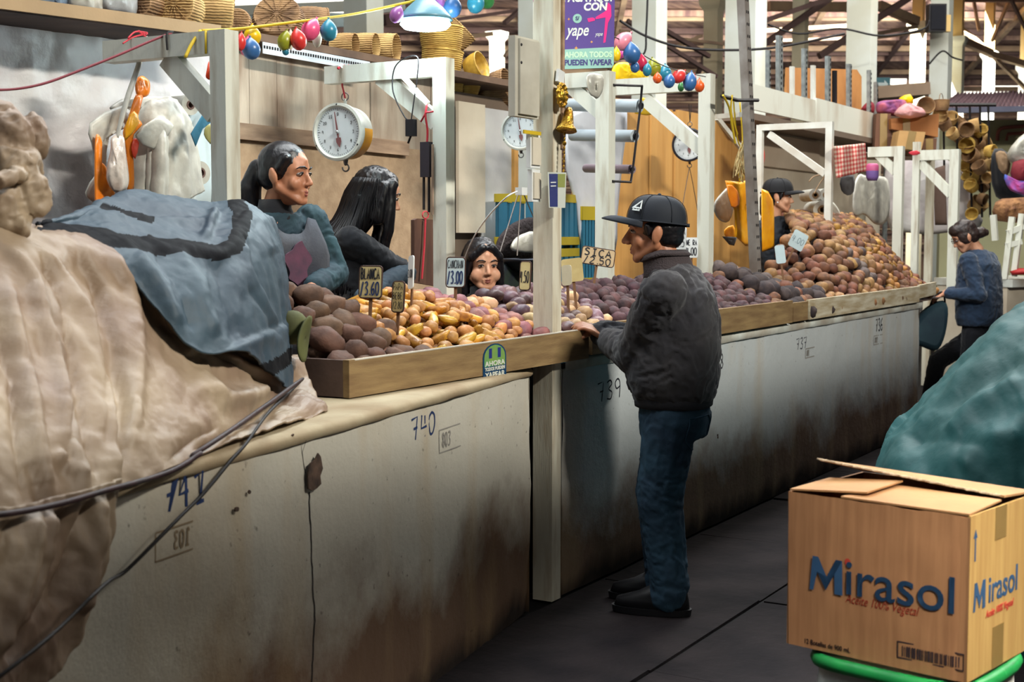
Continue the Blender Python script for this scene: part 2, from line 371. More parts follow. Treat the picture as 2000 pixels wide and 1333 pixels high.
WS = .192; WX = 4.70                       # the near counter runs out 11 degrees from the far one
def yA(x): return -WS * (WX - x)
def PA(px, py):
    r = ray(px, py); t = (-WS * (WX - CAM.x) - (CAM.y) - 0 + 0 * r.x) if False else None
    # plane Y = -WS*(WX - X)
    t = (-WS * (WX - CAM.x) - CAM.y) / (r.y - WS * r.x); return CAM + r * t
dirA = V((1, WS, 0)).normalized(); nA = V((WS, -1, 0)).normalized(); dirB = V((1, 0, 0)); nB = V((0, -1, 0))

# ---- floor of worn cement slabs
fl = B().bb(-6, 34, -9, 14, -.06, -.012).build('floor', m_gap); struct(fl)
row = [(-.01, -.73), (-.74, -1.80), (-1.81, -2.9), (-2.91, -4.0)]
for j, (y1, y0) in enumerate(row):
    x = 1.06 + (0, .0, .35, .1)[j]
    while x < 13.2:
        w = 1.07 if j != 1 else 1.07
        b = B(); dz = uni(-.004, .003); b.box((x + w / 2, (y0 + y1) / 2, -.025 + dz), (w - .012, (y1 - y0) - .004 if y1 > y0 else y0 - y1, .05), jit=.003)
        o = b.build('slab', m_floor, fl, bevel=.004); x += w
pf = B().bb(1.0, 10.4, .6, 3.2, 0, .33).build('floor_platform', M('platform', (70, 60, 52), .8)); struct(pf)
for k in range(10):   # puddle-pale scuffs are wear on the slabs' own paint; loose litter is not in view
    pass

# ---- near counter (741, 740)
ct = thing('market_counter', 'near plaster market counter painted 741 and 740 with a long vertical crack', 'counter')
b = B(); n = 90; rowsA = []
for i in range(n + 1):
    x = .9 + (WX - .9) * i / n
    r_ = []
    for j in range(25):
        z = .953 * j / 24; w = .010 * fbm((x, 1.3, z), 2.2) + (.004 * fbm((x, 4, z), 9)); w += -.012 * max(0, 1 - z / .12)
        r_.append(V((x, yA(x), z)) + nA * w)
    rowsA.append(r_)
b.grid(rowsA); b.verts([(.9, yA(.9), 0), (.9, .1, 0), (.9, .1, .953), (.9, yA(.9), .953), (WX, 0, 0), (WX, .12, 0), (WX, .12, .953), (WX, 0, .953)], [(0, 1, 2, 3), (4, 5, 6, 7), (1, 5, 6, 2)])
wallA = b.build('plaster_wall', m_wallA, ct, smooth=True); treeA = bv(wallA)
b = B(); rows_ = []
for i in range(61):
    x = .9 + (WX - .9) * i / 60; w = .003 * fbm((x, 0, 3), 5)
    p = V((x, yA(x), 0)); r_ = []
    for u, z in ((-.02, .952), (.006, .948), (.014, .956), (.014, .970), (.004, .981), (-.02, .984)):
        r_.append(p + nA * (u + w) + UP * (z + .002 * fbm((x, u * 20, z), 6)))
    r_.append(V((x, .62, .984))); r_.append(V((x, .62, .95))); rows_.append(r_)
copA = b.grid(rows_).build('coping', m_coping, ct, smooth=False, auto=50)
# crack and chipped plaster
pts = [PA(*q) for q in ((601, 962), (604, 1000), (606, 1050), (607, 1090), (612, 1130), (614, 1170), (618, 1215), (617, 1260), (614, 1300), (612, 1345))]
b = B(); pp = []
for p, q in zip(pts, pts[1:]):
    for k in range(4): pp.append(p.lerp(q, k / 4) + dirA * uni(-.0025, .0025))
b.ribbon(pp, .007, nA, .013)
pts = [PA(*q) for q in ((590, 858), (591, 885), (593, 905), (596, 925))]; b.ribbon(pts, .003, nA, .013)
drape(b.build('crack', m_crack, ct), treeA, nA)
out = [(597, 905), (606, 898), (612, 885), (617, 892), (621, 915), (616, 930), (618, 945), (608, 955), (600, 958), (593, 955), (592, 930), (594, 915)]
c0 = PA(606, 925)
b = B(); mt = basis(c0 + nA * .0135, dirA, UP)
b.prism([((PA(*q) - c0).dot(dirA), (PA(*q) - c0).z) for q in out], .004, mt); b.build('chipped_patch', m_chip, ct)
for (px, py, r) in ((480, 961, .004), (455, 995, .006), (565, 850, .003)):
    b = B(); mt = basis(PA(px, py) + nA * .010, dirA, UP); b.prism([(r * 1.6 * math.cos(a), r * math.sin(a) * uni(.7, 1.4)) for a in [k * math.pi / 4 for k in range(8)]], .004, mt); b.build('plaster_pit', m_chip, ct)
def number(s, pl, x0, x1, yt, yb, dr, nr, parent, mat, w=.007, slant=0):
    p = pl(x0, yb); q = pl(x1, yb + (0)); t = pl(x0, yt)
    h = (t - p).z; wid = abs((q - p).dot(dr))
    b = B(); strokes(b, s, basis(p + nr * .010, dr, UP), h, w, xs=wid / (len(s) * .70 * h)); return drape(b.build('painted_number', mat, parent), treeA if parent is ct else treeB, nr)
number('741', PA, 320, 402, 938, 1004, dirA, nA, ct, m_ink_blue, .0095)
number('740', PA, 802, 852, 818, 862, dirA, nA, ct, m_ink_blue, .0085)
def plate(s, pl, x0, x1, yt0, yb0, dr, nr, parent, mat, rev=False, w=.004):
    p = pl(x0, yb0); t = pl(x0, yt0); q = pl(x1, yb0); h = (t - p).z; wd = abs((q - p).dot(dr)); mt = basis(p + nr * .011, dr, UP)
    b = B(); b.ribbon([mt @ V(v) for v in ((0, 0, 0), (wd, 0, 0))], w, nr); b.ribbon([mt @ V(v) for v in ((0, h, 0), (wd, h, 0))], w, nr); b.ribbon([mt @ V(v) for v in ((0, 0, 0), (0, h, 0))], w, nr)
    m2 = mt @ Matrix.Translation((wd * .14, h * .2, 0))
    if rev: m2 = mt @ Matrix.Translation((wd * .92, h * .2, 0)) @ Matrix.Diagonal((-1, 1, 1, 1))
    for st_i, ch in enumerate(s):
        for st in GL[ch]:
            pts = [m2 @ V(((st_i * .78 + a) * h * .42, b_ * h * .62, 0)) for a, b_ in st]
            b.ribbon(spline(pts, 3), .006, nr)
    return drape(b.build('embossed_plate', mat, parent), treeA if parent is ct else treeB, nr, .002)
m_plate = M('plaster_relief', (140, 122, 98), .8)
m_plateB = M('plaster_relief_grey', (150, 146, 140), .8)
plate('103', PA, 306, 376, 1042, 1099, dirA, nA, ct, m_plate, rev=True)
plate('803', PA, 859, 899, 841, 886, dirA, nA, ct, m_plateB)
# pale plank leaned against the sacks' foot
# ---- far counter (739 .. 736)
XE = P(1796, 600, Y=0).x
cB = thing('market_counter', 'long far plaster market counter painted 739, 738, 737 and 736', 'counter')
def PB(px, py): return P(px, py, Y=0)
b = B(); rows_ = []
X0B = 4.97
for i in range(121):
    x = X0B + (XE - X0B) * i / 120; r_ = []
    for j in range(17):
        z = .953 * j / 16; w = .010 * fbm((x, 2.3, z), 1.6) + .004 * fbm((x, 5, z), 7) - .01 * max(0, 1 - z / .1); r_.append(V((x, -w, z)))
    rows_.append(r_)
b.grid(rows_); b.verts([(X0B, 0, 0), (X0B, .12, 0), (X0B, .12, .953), (X0B, 0, .953), (XE, 0, 0), (XE + 2.2, 1.0, 0), (XE + 2.2, 1.0, .953), (XE, 0, .953), (XE - .3, .12, 0), (XE - .3, .12, .953)], [(0, 3, 2, 1), (4, 5, 6, 7), (1, 8, 9, 2)])
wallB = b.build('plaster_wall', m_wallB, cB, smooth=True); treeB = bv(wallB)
b = B(); rows_ = []
for i in range(81):
    x = X0B + (XE + .03 - X0B) * i / 80
    r_ = [V((x, -(u + .003 * fbm((x, 0, 3), 4)), z + .002 * fbm((x, u * 20, z), 5))) for u, z in ((-.02, .946), (.010, .944), (.016, .952), (.016, .982), (.006, .990), (-.02, .992))]
    r_.append(V((x, .58, .992))); r_.append(V((x, .58, .95))); rows_.append(r_)
b.grid(rows_); b.build('coping', m_copingB, cB, auto=50)
B().prism([(XE + .02, .02), (XE + 2.2, 1.0), (XE + .02, 1.0)], .04, Matrix.Translation((0, 0, .97))).build('end_slab', m_copingB, cB)
number('739', PB, 1164, 1212, 748, 786, dirB, nB, cB, m_ink_dk, .007)
number('738', PB, 1389, 1412, 696, 724, dirB, nB, cB, m_ink_dk, .008)
number('737', PB, 1554, 1575, 662, 684, dirB, nB, cB, M('grey_paint', (92, 92, 100), .7), .008)
number('736', PB, 1709, 1723, 624, 648, dirB, nB, cB, m_ink_dk, .011)
plate('802', PB, 1706, 1722, 657, 674, dirB, nB, cB, m_plateB, w=.006)
plate('801', PB, 1572, 1590, 682, 700, dirB, nB, cB, m_plateB, w=.006)
b = B(); ys = [PB(1402, 853) + V((uni(-.012, .012), 0, uni(-.012, .012))) for k in range(5)]; b.ribbon(ys, .012, nB, .012); drape(b.build('plaster_pit', m_chip, cB), treeB, nB)

B().bb(WX - .02, 4.99, .14, .16, 0, .96).build('gap_shade_sheet', m_dark, cB)  # added dark sheet standing in for the shade between the counters
# ---- main post between the counters
mp_ = thing('wooden_post', 'tall square cream wooden post standing between the two counters', 'post')
PX0, PX1 = P(1079, 640, Y=-.005).x, P(1096, 640, Y=-.005).x
b = B().bb(PX0, PX1, -.005, .085, 0, 3.3); b.build('post', m_post, mp_, bevel=.003)
b = B().bb(PX1 - .012, PX1 + .006, -.015, -.006, 1.85, 3.3); b.build('cover_strip', m_batten, mp_)

# ---- trays
XT0 = P(682, 745, Y=-.055).x; XT1 = P(1150, 690, Y=-.055).x
tA = thing('produce_tray', 'brown wooden potato tray with a pale splayed end on the near counter', 'tray')
B().beam((XT0, -.043, 1.048), (XT1, -.043, 1.050), .024, .120, (0, 1, 0)).build('front_board', m_tray, tA, bevel=.003)
B().beam((XT0 + .012, -.03, 1.048), (XT0 - .02, .6, 1.048), .024, .118, (1, 0, 0)).build('end_board', m_tray_in, tA, bevel=.003)
B().bb(XT0 + .02, 4.87, -.03, .6, .989, .998).build('tray_floor', m_tray_in, tA)
B().beam((XT0 + .03, -.05, 1.1065), (XT1 - .1, -.05, 1.1125), .012, .004, (0, 1, 0)).build('worn_edge', M('worn_edge', (196, 190, 178), .5), tA)
XB0 = 4.975; XB1 = P(1545, 600, Y=-.03).x; XB2 = P(1793, 580, Y=-.03).x; XB3 = P(1826, 566, Y=-.03).x
tB = thing('produce_tray', 'brown fronted potato tray on the far counter behind the man', 'tray')
B().beam((XT1 + .06, -.028, 1.062), (XB1, -.028, 1.062), .024, .128, (0, 1, 0)).build('front_board', m_tray, tB, bevel=.003)
B().bb(XB0, XB1, -.016, .56, .994, 1.003).build('tray_floor', m_tray_in, tB)
tC = thing('produce_tray', 'pale fronted potato tray at the far end of the far counter', 'tray')
B().beam((XB1 + .02, -.028, 1.055), (XB1 + .28, -.028, 1.055), .02, .11, (0, 1, 0)).build('end_cap', m_tray, tC, bevel=.002)
B().beam((XB1 + .3, -.030, 1.058), (XB2, -.030, 1.058), .022, .118, (0, 1, 0)).build('front_board', m_tray_white, tC, bevel=.002)
B().beam((XB2 + .01, -.030, 1.075), (XB3, -.030, 1.085), .02, .10, (0, 1, 0)).build('end_board', m_tray_white, tC, bevel=.002)
B().bb(XB1 + .02, XB3 - .05, -.016, .56, .994, 1.003).build('tray_floor', m_tray_in, tC)

# ---- back partition of the near stall
YB = 1.5
def XB_(px, py=250): return P(px, py, Y=YB).x
wb = B().bb(2.4, XB_(1000), YB + .03, YB + .05, .33, 2.30).build('wall_back', M('partition_back', (120, 104, 90), .9)); struct(wb)
seams = [430, 486, 541, 632, 724, 790, 842, 884]
for a, c in zip(seams, seams[1:]):
    x0, x1 = XB_(a), XB_(c); zt = 2.345 + uni(-.004, .004)
    b = B(); b.box(((x0 + x1) / 2, YB + uni(.004, .016), (1.93 + zt) / 2), (x1 - x0 - .006, .022, zt - 1.93)); b.build('plank', m_plank, wb, bevel=.002)
zb0 = P(470, 272, Y=YB - .02).z; zb1 = P(470, 240, Y=YB - .02).z
B().beam((XB_(440), YB - .015, (zb0 + zb1) / 2), (XB_(790), YB - .015, (zb0 + zb1) / 2 - .01), .03, zb1 - zb0, (0, 1, 0)).build('batten', m_batten, wb, bevel=.002)
B().bb(XB_(425), XB_(886), YB + .002, YB + .02, .33, zb0 + .03).build('chipboard_panel', m_chipboard, wb)
zc = P(910, 455, Y=YB - .03).z; zt = P(884, 196, Y=YB - .03).z
B().bb(XB_(884), XB_(936), YB - .04, YB - .02, zc, zt).build('cream_board', m_cream, wb, bevel=.002)
B().bb(XB_(936), XB_(1003), YB - .01, YB + .01, .5, zt - .01).build('white_panel', m_white_sheet, wb)
B().bb(XB_(996), XB_(1004), YB - .03, YB, .9, zt).build('orange_lath', m_ply, wb)
# perforated steel rail and the shelf above
sh = thing('storage_shelf', 'dusty plank shelf over the near stall holding baskets', 'shelf')
B().bb(XB_(452, 80), XB_(1003, 200), YB - .12, YB + .9, 2.35, 2.385).build('shelf_board', M('shelf_board', (120, 96, 78), .85, c2=(86, 68, 58), scale=5), sh)
r0, r1 = P(513, 93, Y=YB - .13), P(722, 131, Y=YB - .13)
b = B().beam(r0, r1, .004, .05, (0, 1, 0)); b.build('steel_rail', M('rail_white', (214, 220, 226), .4), sh)
b = B()
for k in range(44):
    p = r0.lerp(r1, (k + .5) / 44); b.box(p + V((0, -.003, .004)), (.009, .003, .013))
b.build('rail_holes', m_dark, sh)
# second orange and cream partitions
wb2 = B().bb(XB_(1130), XB_(1476), YB + .02, YB + .05, .33, 2.40).build('wall_back_plywood', m_ply); struct(wb2)
for a, c, f in ((1196, 1264, 0), (1266, 1308, .012), (1312, 1318, .02), (1322, 1372, 0), (1374, 1424, .01), (1427, 1474, 0)):
    B().bb(XB_(a), XB_(c), YB - .012 - f, YB + .012, .6, 2.425 - f).build('plywood_sheet', m_ply, wb2, bevel=.002)
wb3 = B().bb(XB_(1476), XB_(1722), YB, YB + .04, .33, 2.5).build('wall_back_cream', m_cream); struct(wb3)
B().bb(XB_(1478), XB_(1596), YB - .03, YB - .001, P(1500, 262, Y=YB).z - .28, P(1500, 262, Y=YB).z).build('cream_panel', M('cream_board2', (204, 190, 170), .7, c2=(184, 166, 146), scale=2), wb3, bevel=.002)
# white parapet over the far stalls
YP = 1.2
par = thing('shelf_parapet', 'long white boarded parapet over the far stalls with grimy streaks', 'shelf')
xa, xb, xc, xd = P(1466, 170, Y=YP).x, P(1590, 190, Y=YP).x, P(1640, 200, Y=YP).x, P(1702, 218, Y=YP).x
z1, z0 = 2.665, 2.44
B().bb(xa, xb - .005, YP - .015, YP + .01, z0 + .03, z1).build('board', m_beamwhite, par, bevel=.002)
B().bb(xb + .005, xd, YP - .02, YP + .01, z0 - .03, z1 + .02).build('board', m_beamwhite, par, bevel=.002)
B().bb(xa, xd + .3, YP - .03, YP + .6, z0 - .05, z0).build('shelf_board', M('shelf_under', (120, 104, 90), .8), par)
for i, (px, yt, yb, w, mm) in enumerate(((1500, 98, 176, .045, 0), (1522, 70, 182, .095, 0), (1547, 130, 186, .05, 1), (1571, 95, 192, .075, 0), (1588, 128, 196, .06, 1), (1617, 110, 202, .085, 0), (1630, 138, 206, .06, 2), (1658, 125, 212, .085, 0), (1697, 137, 222, .055, 0), (1710, 160, 226, .04, 0))):
    p0, p1 = P(px, yb + 10, Y=YP + .06), P(px, yt, Y=YP + .06)
    b = B(); b.beam(p0, p1, w, .03, (1, 0, 0))
    o = b.build('steel_upright', (m_steel, m_white_metal, m_dark)[mm], par)
    if mm == 0:
        b = B()
        k = 0
        while p0.z + .03 + k * .045 < p1.z: b.box((p0.x, p0.y - .016, p0.z + .03 + k * .045), (.018, .004, .022)); k += 1
        b.build('upright_holes', m_dark, o)
cb = thing('cardboard_sheet', 'big flat brown cardboard sheet standing behind the white parapet', 'cardboard')
q = [P(1536, 132, Y=1.62), P(1672, 136, Y=1.62), P(1681, 150, Y=1.62), P(1681, 240, Y=1.62), P(1532, 220, Y=1.62)]
B().prism([(v.x, v.z) for v in q], .02, Matrix(((1, 0, 0, 0), (0, 0, -1, 1.62), (0, 1, 0, 0), (0, 0, 0, 1)))).build('sheet', M('cardboard_orange', (196, 138, 80), .75, c2=(170, 114, 62), scale=3), cb)

# ---- scale frames: post, arm reaching back over the vendor, brace
def frame(label, px, ytop, w, arm_px, mat, Yp=.5, z0=1.0, armh=.075, br=None, metal=False):
    t = thing('wooden_gallows' if not metal else 'metal_gallows', label, 'gallows', None)
    top = P(px, ytop, Y=Yp); X = top.x
    B().beam((X, Yp, z0), (X, Yp, top.z), w, w, (1, 0, 0)).build('post', mat, t, bevel=.003)
    ye = P(arm_px, ytop, X=X).y
    za = top.z - armh / 2
    B().beam((X - .003, Yp - w / 2 + .002, za), (X - .003, ye, za), w * .8, armh, (1, 0, 0)).build('arm', mat, t, bevel=.003)
    if br:
        a = P(br[0], br[1], X=X); c = P(br[2], br[3], X=X)
        B().beam(a, c, w * .6, br[4], (1, 0, 0)).build('brace', mat, t, bevel=.002)
    return t, X, ye, za
f1 = frame('white wooden gallows frame holding the plastic bags, nearest of the stall frames', 437, 60, .068, 212, m_white_wood, br=(330, 112, 424, 222, .075))
f2 = frame('white wooden gallows frame from which the big round scale hangs', 866, 114, .066, 641, m_white_wood, br=(745, 150, 855, 240, .07))
f3 = frame('white wooden gallows frame under the purple sign', 1183, 140, .075, 1100, m_white_wood, br=(1112, 165, 1176, 222, .07))
f4 = frame('white wooden gallows frame with the end of the balloon string tied on', 1381, 145, .075, 1196, m_white_wood, armh=.095, br=(1262, 195, 1372, 292, .08))
f5 = frame('thin white metal gallows frame in front of the vendor in the cap', 1621, 238, .05, 1485, m_white_metal, Yp=.5, armh=.045, br=(1502, 262, 1612, 340, .05), metal=True)
p0, p1 = P(1487, 262, Y=f5[2]), P(1492, 560, Y=f5[2]); B().beam((f5[1], f5[2], 1.05), (f5[1], f5[2], f5[3] + .02), .045, .045, (1, 0, 0)).build('rear_post', m_white_metal, f5[0])
B().beam((f5[1] - .035, f5[2], 1.3), (f5[1] - .035, f5[2], 1.34), .03, .07, (1, 0, 0)).build('black_tape', m_dark, f5[0])
f6 = frame('white wooden gallows frame beside the white hanging bags', 1757, 286, .07, 1697, m_white_wood, Yp=.3, armh=.08, br=(1716, 302, 1750, 336, .07))
f7 = frame('white wooden gallows frame with a red string, last on the far counter', 1866, 292, .08, 1792, m_white_wood, Yp=.2, armh=.09, br=(1798, 318, 1858, 380, .08))
B().beam((f7[1] - .02, f7[2], 1.0), (f7[1] - .02, f7[2], f7[3] + .12), .06, .06, (1, 0, 0)).build('rear_post', m_white_wood, f7[0])
# slotted steel upright leaning in the middle stall
po = thing('steel_pole', 'tall slotted grey steel upright rising past the yellow bags', 'pole')
pa, pb_ = P(1476, 540, Y=.42), P(1448, -60, Y=.42)
B().beam(pa, pb_, .075, .05, (1, 0, 0)).build('upright', M('pole_grey', (150, 146, 142), .5, c2=(120, 112, 106), scale=8), po)
b = B()
for k in range(26):
    p = pa.lerp(pb_, (k + .5) / 26)
    for s in (-.014, .014): b.box(p + V((s, -.026, 0)), (.01, .004, .016))
b.build('bolt_holes', m_dark, po)

# ---- white tarp wall of the near stall (left) and the shelf over it
m_tarpw = M('white_tarp', (216, 216, 216), .45, c2=(194, 186, 190), scale=2.4, bump=.5, bscale=9, bdist=.02, spec=.5)
tw = thing('tarpaulin', 'crinkled white tarpaulin hung as back wall of the left stall', 'tarpaulin')
x0, x1 = 2.1, XB_(420, 250)
rows_ = []
for i in range(131):
    x = x0 + (x1 - x0) * i / 130; r_ = []
    for j in range(81):
        z = .9 + 1.52 * j / 80
        y = 1.42 + .035 * fbm((x, 0, z), 1.6) + .014 * math.sin(9 * (x * .55 - z) + 3 * fbm((x, 2, z), 1.2)) * (.4 + fbm((x, 7, z), 1.1)) - .022 * abs(fbm((x + .1 * fbm((x, 4, z), 3), 9, z * .7), 4.2)) - .009 * abs(fbm((x, 19, z * 1.5), 11))
        r_.append(V((x, y, z)))
    rows_.append(r_)
b = B(); b.grid(rows_); o = b.build('sheet', m_tarpw, tw, smooth=True)
sl = thing('storage_shelf', 'dark edged plank shelf above the white tarpaulin at the left', 'shelf')
a, c = P(-60, 8, Y=1.15), P(408, 68, Y=1.15)
c = V((c.x, 1.15, c.z))
B().beam(V((a.x, 1.35, a.z)), V((c.x, 1.35, c.z)), .5, .035, (0, 1, 0)).build('shelf_board', M('shelf_dark', (96, 78, 70), .8, c2=(60, 50, 50), scale=4), sl)
B().beam(V((a.x, 1.095, a.z + .01)), V((c.x, 1.095, c.z + .01)), .02, .045, (0, 1, 0)).build('front_lath', M('lath_tan', (176, 150, 116), .8), sl)

# ================================================================== HALL behind
m_colw = M('column_white', (226, 232, 226), .6, c2=(206, 206, 190), scale=1.5)
m_colc = M('column_cream', (226, 218, 188), .6, c2=(206, 194, 164), scale=1.5)
m_coly = M('column_yellow', (236, 206, 140), .6, c2=(220, 184, 118), scale=1.5)
m_roof = M('roof_straw', (186, 154, 134), .9, c2=(120, 94, 92), scale=1.2, stretch=(1, 5, 1), bump=.3, bscale=6)
m_beam = M('roof_timber', (206, 178, 144), .8, c2=(150, 124, 106), scale=1.2)
m_beamd = M('roof_timber_dark', (108, 86, 82), .85)
def column(label, x0, x1, ytop, ybot, D, mat, cap=None, upper=None):
    t = thing('hall_column', label, 'column')
    a = P((x0 + x1) / 2, ybot, D=D); k = pxsize(a); w = (x1 - x0) * k * .80
    zb = 0; zt = P((x0 + x1) / 2, ytop, D=D).z
    c = V((a.x, a.y, 0))
    yc = P(0, cap, D=D).z if cap is not None else zt
    B().bb(c.x - w / 2, c.x + w / 2, c.y - w / 2, c.y + w / 2, zb, yc).build('shaft', mat, t, bevel=w * .06)
    if cap is not None:
        prof = [(w * .70, yc - w * .55), (w * .78, yc - w * .4), (w * 1.02, yc - w * .15), (w * 1.08, yc), (w * 1.08, yc + w * .35), (w * .7, yc + w * .36)]
        B().lathe(prof, 4, Matrix.Translation(c) @ Matrix.Rotation(math.pi / 4, 4, 'Z') ).build('capital', mat, t)
    if upper: B().bb(c.x - w * .42, c.x + w * .42, c.y - w * .42, c.y + w * .42, yc + w * .36, zt).build('upper_shaft', upper, t)
    return t
H = [('broad white hall column rising behind the hanging lamp', 676, 745, -60, 80, 15, m_colw),
 ('white hall column with a flared capital seen left of the grey meter box', 957, 984, -40, 150, 24, m_colw, 70),
 ('white tiled hall column directly behind the main post', 1014, 1056, -60, 90, 13, m_colw),
 ('white hall column between the purple sign and the balloons', 1236, 1300, -60, 130, 14, m_colw),
 ('cream hall column with capital just left of the slotted steel pole', 1374, 1410, -40, 170, 24, m_colc, 8),
 ('wide white hall column behind the slotted steel pole', 1417, 1494, -60, 175, 15, m_colw),
 ('cream hall column behind the row of steel uprights', 1546, 1577, -40, 180, 22, m_colc),
 ('wide white hall column at the end of the cardboard sheet', 1651, 1710, -60, 220, 17, m_colw),
 ('cream hall column with capital behind the arrow sign', 1776, 1806, -40, 180, 30, m_colc, 52, m_coly),
 ('white hall column carrying a black loudspeaker', 1814, 1858, -40, 190, 19, m_colw),
 ('white capital column right of the loudspeaker', 1855, 1882, -40, 190, 30, m_colw, 80, m_coly),
 ('white capital column over the corrugated roof edge', 1918, 1942, -40, 190, 32, m_colw, 108, m_coly),
 ('white capital column at the right edge', 1988, 2012, -40, 190, 33, m_colw, 135, m_coly)]
for h in H: column(*h)
# roof: boards on rafters, trusses, lit openings at the eaves
m_sky = M('daylight_opening', (255, 252, 240), .5, emit=((255, 250, 236), 2.2), bump=0)
def hallp(u, D, z): return V((CAM.x, CAM.y, 0)) + FW * D + RT * u + UP * z
rf = B().grid([[hallp(-14, 11, 7.4), hallp(24, 11, 7.4)], [hallp(-20, 48, 6.35), hallp(30, 48, 6.35)]])
rf = rf.build('ceiling', m_roof); struct(rf)
for k in range(26):
    D = 13 + k * 1.36; z = 7.4 - (D - 11) / 37 * 1.05
    B().beam(hallp(-16, D, z - .12 + uni(-.05, .02)), hallp(24, D + uni(-1.5, 1.5), z - .12), .10 + .1 * (k % 3 == 0), .14, None).build('rafter', (m_beam, m_beamd, m_roof)[k % 3], rf)
for k in range(16):
    u = -13 + k * 2.2
    B().beam(hallp(u * .7, 12, 7.15), hallp(u * 1.3, 47, 6.2), .12, .12, None).build('purlin', (m_beamd, m_beam)[k % 2], rf)
# back wall of the hall, boarded brown, with openings under the eaves
bw = B(); z_top = 6.4
bw.grid([[hallp(-20, 47.5, 0), hallp(30, 47.5, 0)], [hallp(-20, 47.5, 6.4), hallp(30, 47.5, 6.4)]])
hb = bw.build('wall_hall_far', M('hall_far', (150, 120, 100), .9, c2=(104, 82, 76), scale=.5, stretch=(.4, .4, 3), detail=8)); struct(hb)
for k in range(46):
    z = .8 + k * .12
    B().beam(hallp(-19, 47.3, z), hallp(29, 47.3, z + uni(-.15, .15)), .1, .05, None).build('slat', (m_roof, m_beam, m_beamd, m_roof)[(k * 7) % 4], hb)
def trusses():
    t = thing('roof_truss', 'tangle of brown timber roof trusses high behind the stalls', 'truss')
    specs = [((1225, 40), (1400, 150), 20, .09, 1), ((1300, 60), (1385, 110), 20, .1, 1), ((1210, 60), (1480, 95), 22, .07, 0), ((1200, 140), (1370, 70), 22, .08, 0),
      ((1495, 40), (1640, -10), 20, .11, 1), ((1480, 95), (1660, -30), 21, .14, 1), ((1600, 110), (1800, -20), 22, .16, 1), ((1500, 12), (1660, 14), 26, .28, 0), ((1490, 60), (1660, 50), 28, .12, 0), ((1500, 80), (1650, 75), 28, .08, 0),
      ((1715, 10), (1790, 42), 26, .26, 0), ((1780, 48), (1870, 72), 30, .2, 0), ((1878, 78), (1935, 104), 30, .24, 0), ((1935, 106), (2010, 128), 31, .22, 0), ((1870, 50), (1930, 100), 31, .16, 0), ((1930, 100), (2010, 180), 31, .12, 0),
      ((1938, 80), (1975, -10), 31, .1, 0), ((1912, 60), (1900, -10), 31, .1, 0), ((1975, 0), (2005, 60), 30, .1, 1), ((1700, 68), (1790, 52), 26, .12, 0), ((1710, 75), (1815, 60), 24, .07, 0),
      ((880, 40), (1010, 20), 18, .07, 1), ((890, 75), (960, 66), 20, .1, 0), ((985, 110), (1015, 75), 18, .06, 0), ((880, 95), (940, 120), 20, .07, 1), ((985, 45), (1015, 20), 18, .08, 1), ((500, 40), (680, 20), 22, .08, 1), ((745, 40), (800, 30), 20, .25, 1)]
    for (a, c, D, w, d) in specs:
        B().beam(P(*a, D=D), P(*c, D=D + .6), w * .62, w * .6, None).build('strut', m_beamd if d else m_beam, t)
    return t
trusses()
op = thing('eaves_opening', 'glaring strip of daylight under the far eaves', 'window')
for (a, c, D, h) in (((1205, 62), (1320, 68), 44, .45), ((1300, 84), (1380, 90), 44, .3), ((1490, 115), (1600, 128), 44, .3), ((1720, 156), (1770, 160), 44, .25), ((1860, 180), (2040, 168), 46, .22), ((1500, 135), (1560, 140), 44, .14)):
    p, q = P(*a, D=D), P(*c, D=D); B().beam(p, q, .05, h, FW).build('pane', m_sky, op)
wn = thing('clerestory_window', 'overexposed hall window behind the woven baskets at upper left', 'window')
a, c = P(446, -30, D=20), P(690, 14, D=20)
B().beam(P(440, -12, D=20), P(690, -6, D=20), .05, .45, FW).build('pane', m_sky, wn)
B().beam(P(440, 22, D=19.8), P(680, 12, D=19.8), .06, .14, FW).build('frame', m_colw, wn)
B().beam(P(440, 48, D=21), P(690, 34, D=21), .06, .26, FW).build('sill_wall', M('sill_blue', (176, 198, 206), .7), wn)
B().beam(P(745, 4, D=19), P(790, -2, D=19), .06, .3, FW).build('side_pane', M('pale_glass', (226, 232, 226), .4), wn)
# loudspeaker, wires, arrow sign
sp = thing('loudspeaker', 'black boxy loudspeaker fixed high on a white column', 'speaker')
p = P(1828, 36, D=18.6); k = pxsize(p)
mt = Matrix.Translation(p) @ Matrix.Rotation(ANG, 4, 'Z')
B().box(p, (24 * k, 34 * k, 53 * k), Matrix.Rotation(ANG, 3, 'Z')).build('cabinet', m_dark, sp, bevel=.02)
b = B(); b.box(p - FW * (13 * k), (.02, 27 * k, 46 * k), Matrix.Rotation(ANG, 3, 'Z')); b.build('grille', M('grille', (22, 24, 34), .8), sp)
B().box(p + RT * (22 * k) - UP * (10 * k), (14 * k, 10 * k, 32 * k), Matrix.Rotation(ANG, 3, 'Z')).build('bracket', m_coly, sp)
sg = thing('exit_arrow_sign', 'teal sign with a white arrow pointing right in the distance', 'sign')
p = P(1724, 165, D=20); k = pxsize(p); R3 = basis(p, RT, UP)
B().prism([(-15 * k, -13 * k), (14 * k, -13 * k), (14 * k, 13 * k), (-15 * k, 13 * k)], .05, R3).build('board', M('sign_teal', (70, 122, 134), .4), sg)
B().beam(p + RT * 12 * k + FW * .06 - UP * 3.2, p + RT * 12 * k + FW * .06, .06, .06, RT).build('post', m_steel, sg)
B().prism([(-10 * k, -3 * k), (2 * k, -3 * k), (2 * k, -8 * k), (10 * k, 0), (2 * k, 8 * k), (2 * k, 3 * k), (-10 * k, 3 * k)], .07, R3).build('arrow', M('sign_white', (220, 236, 236), .4), sg)
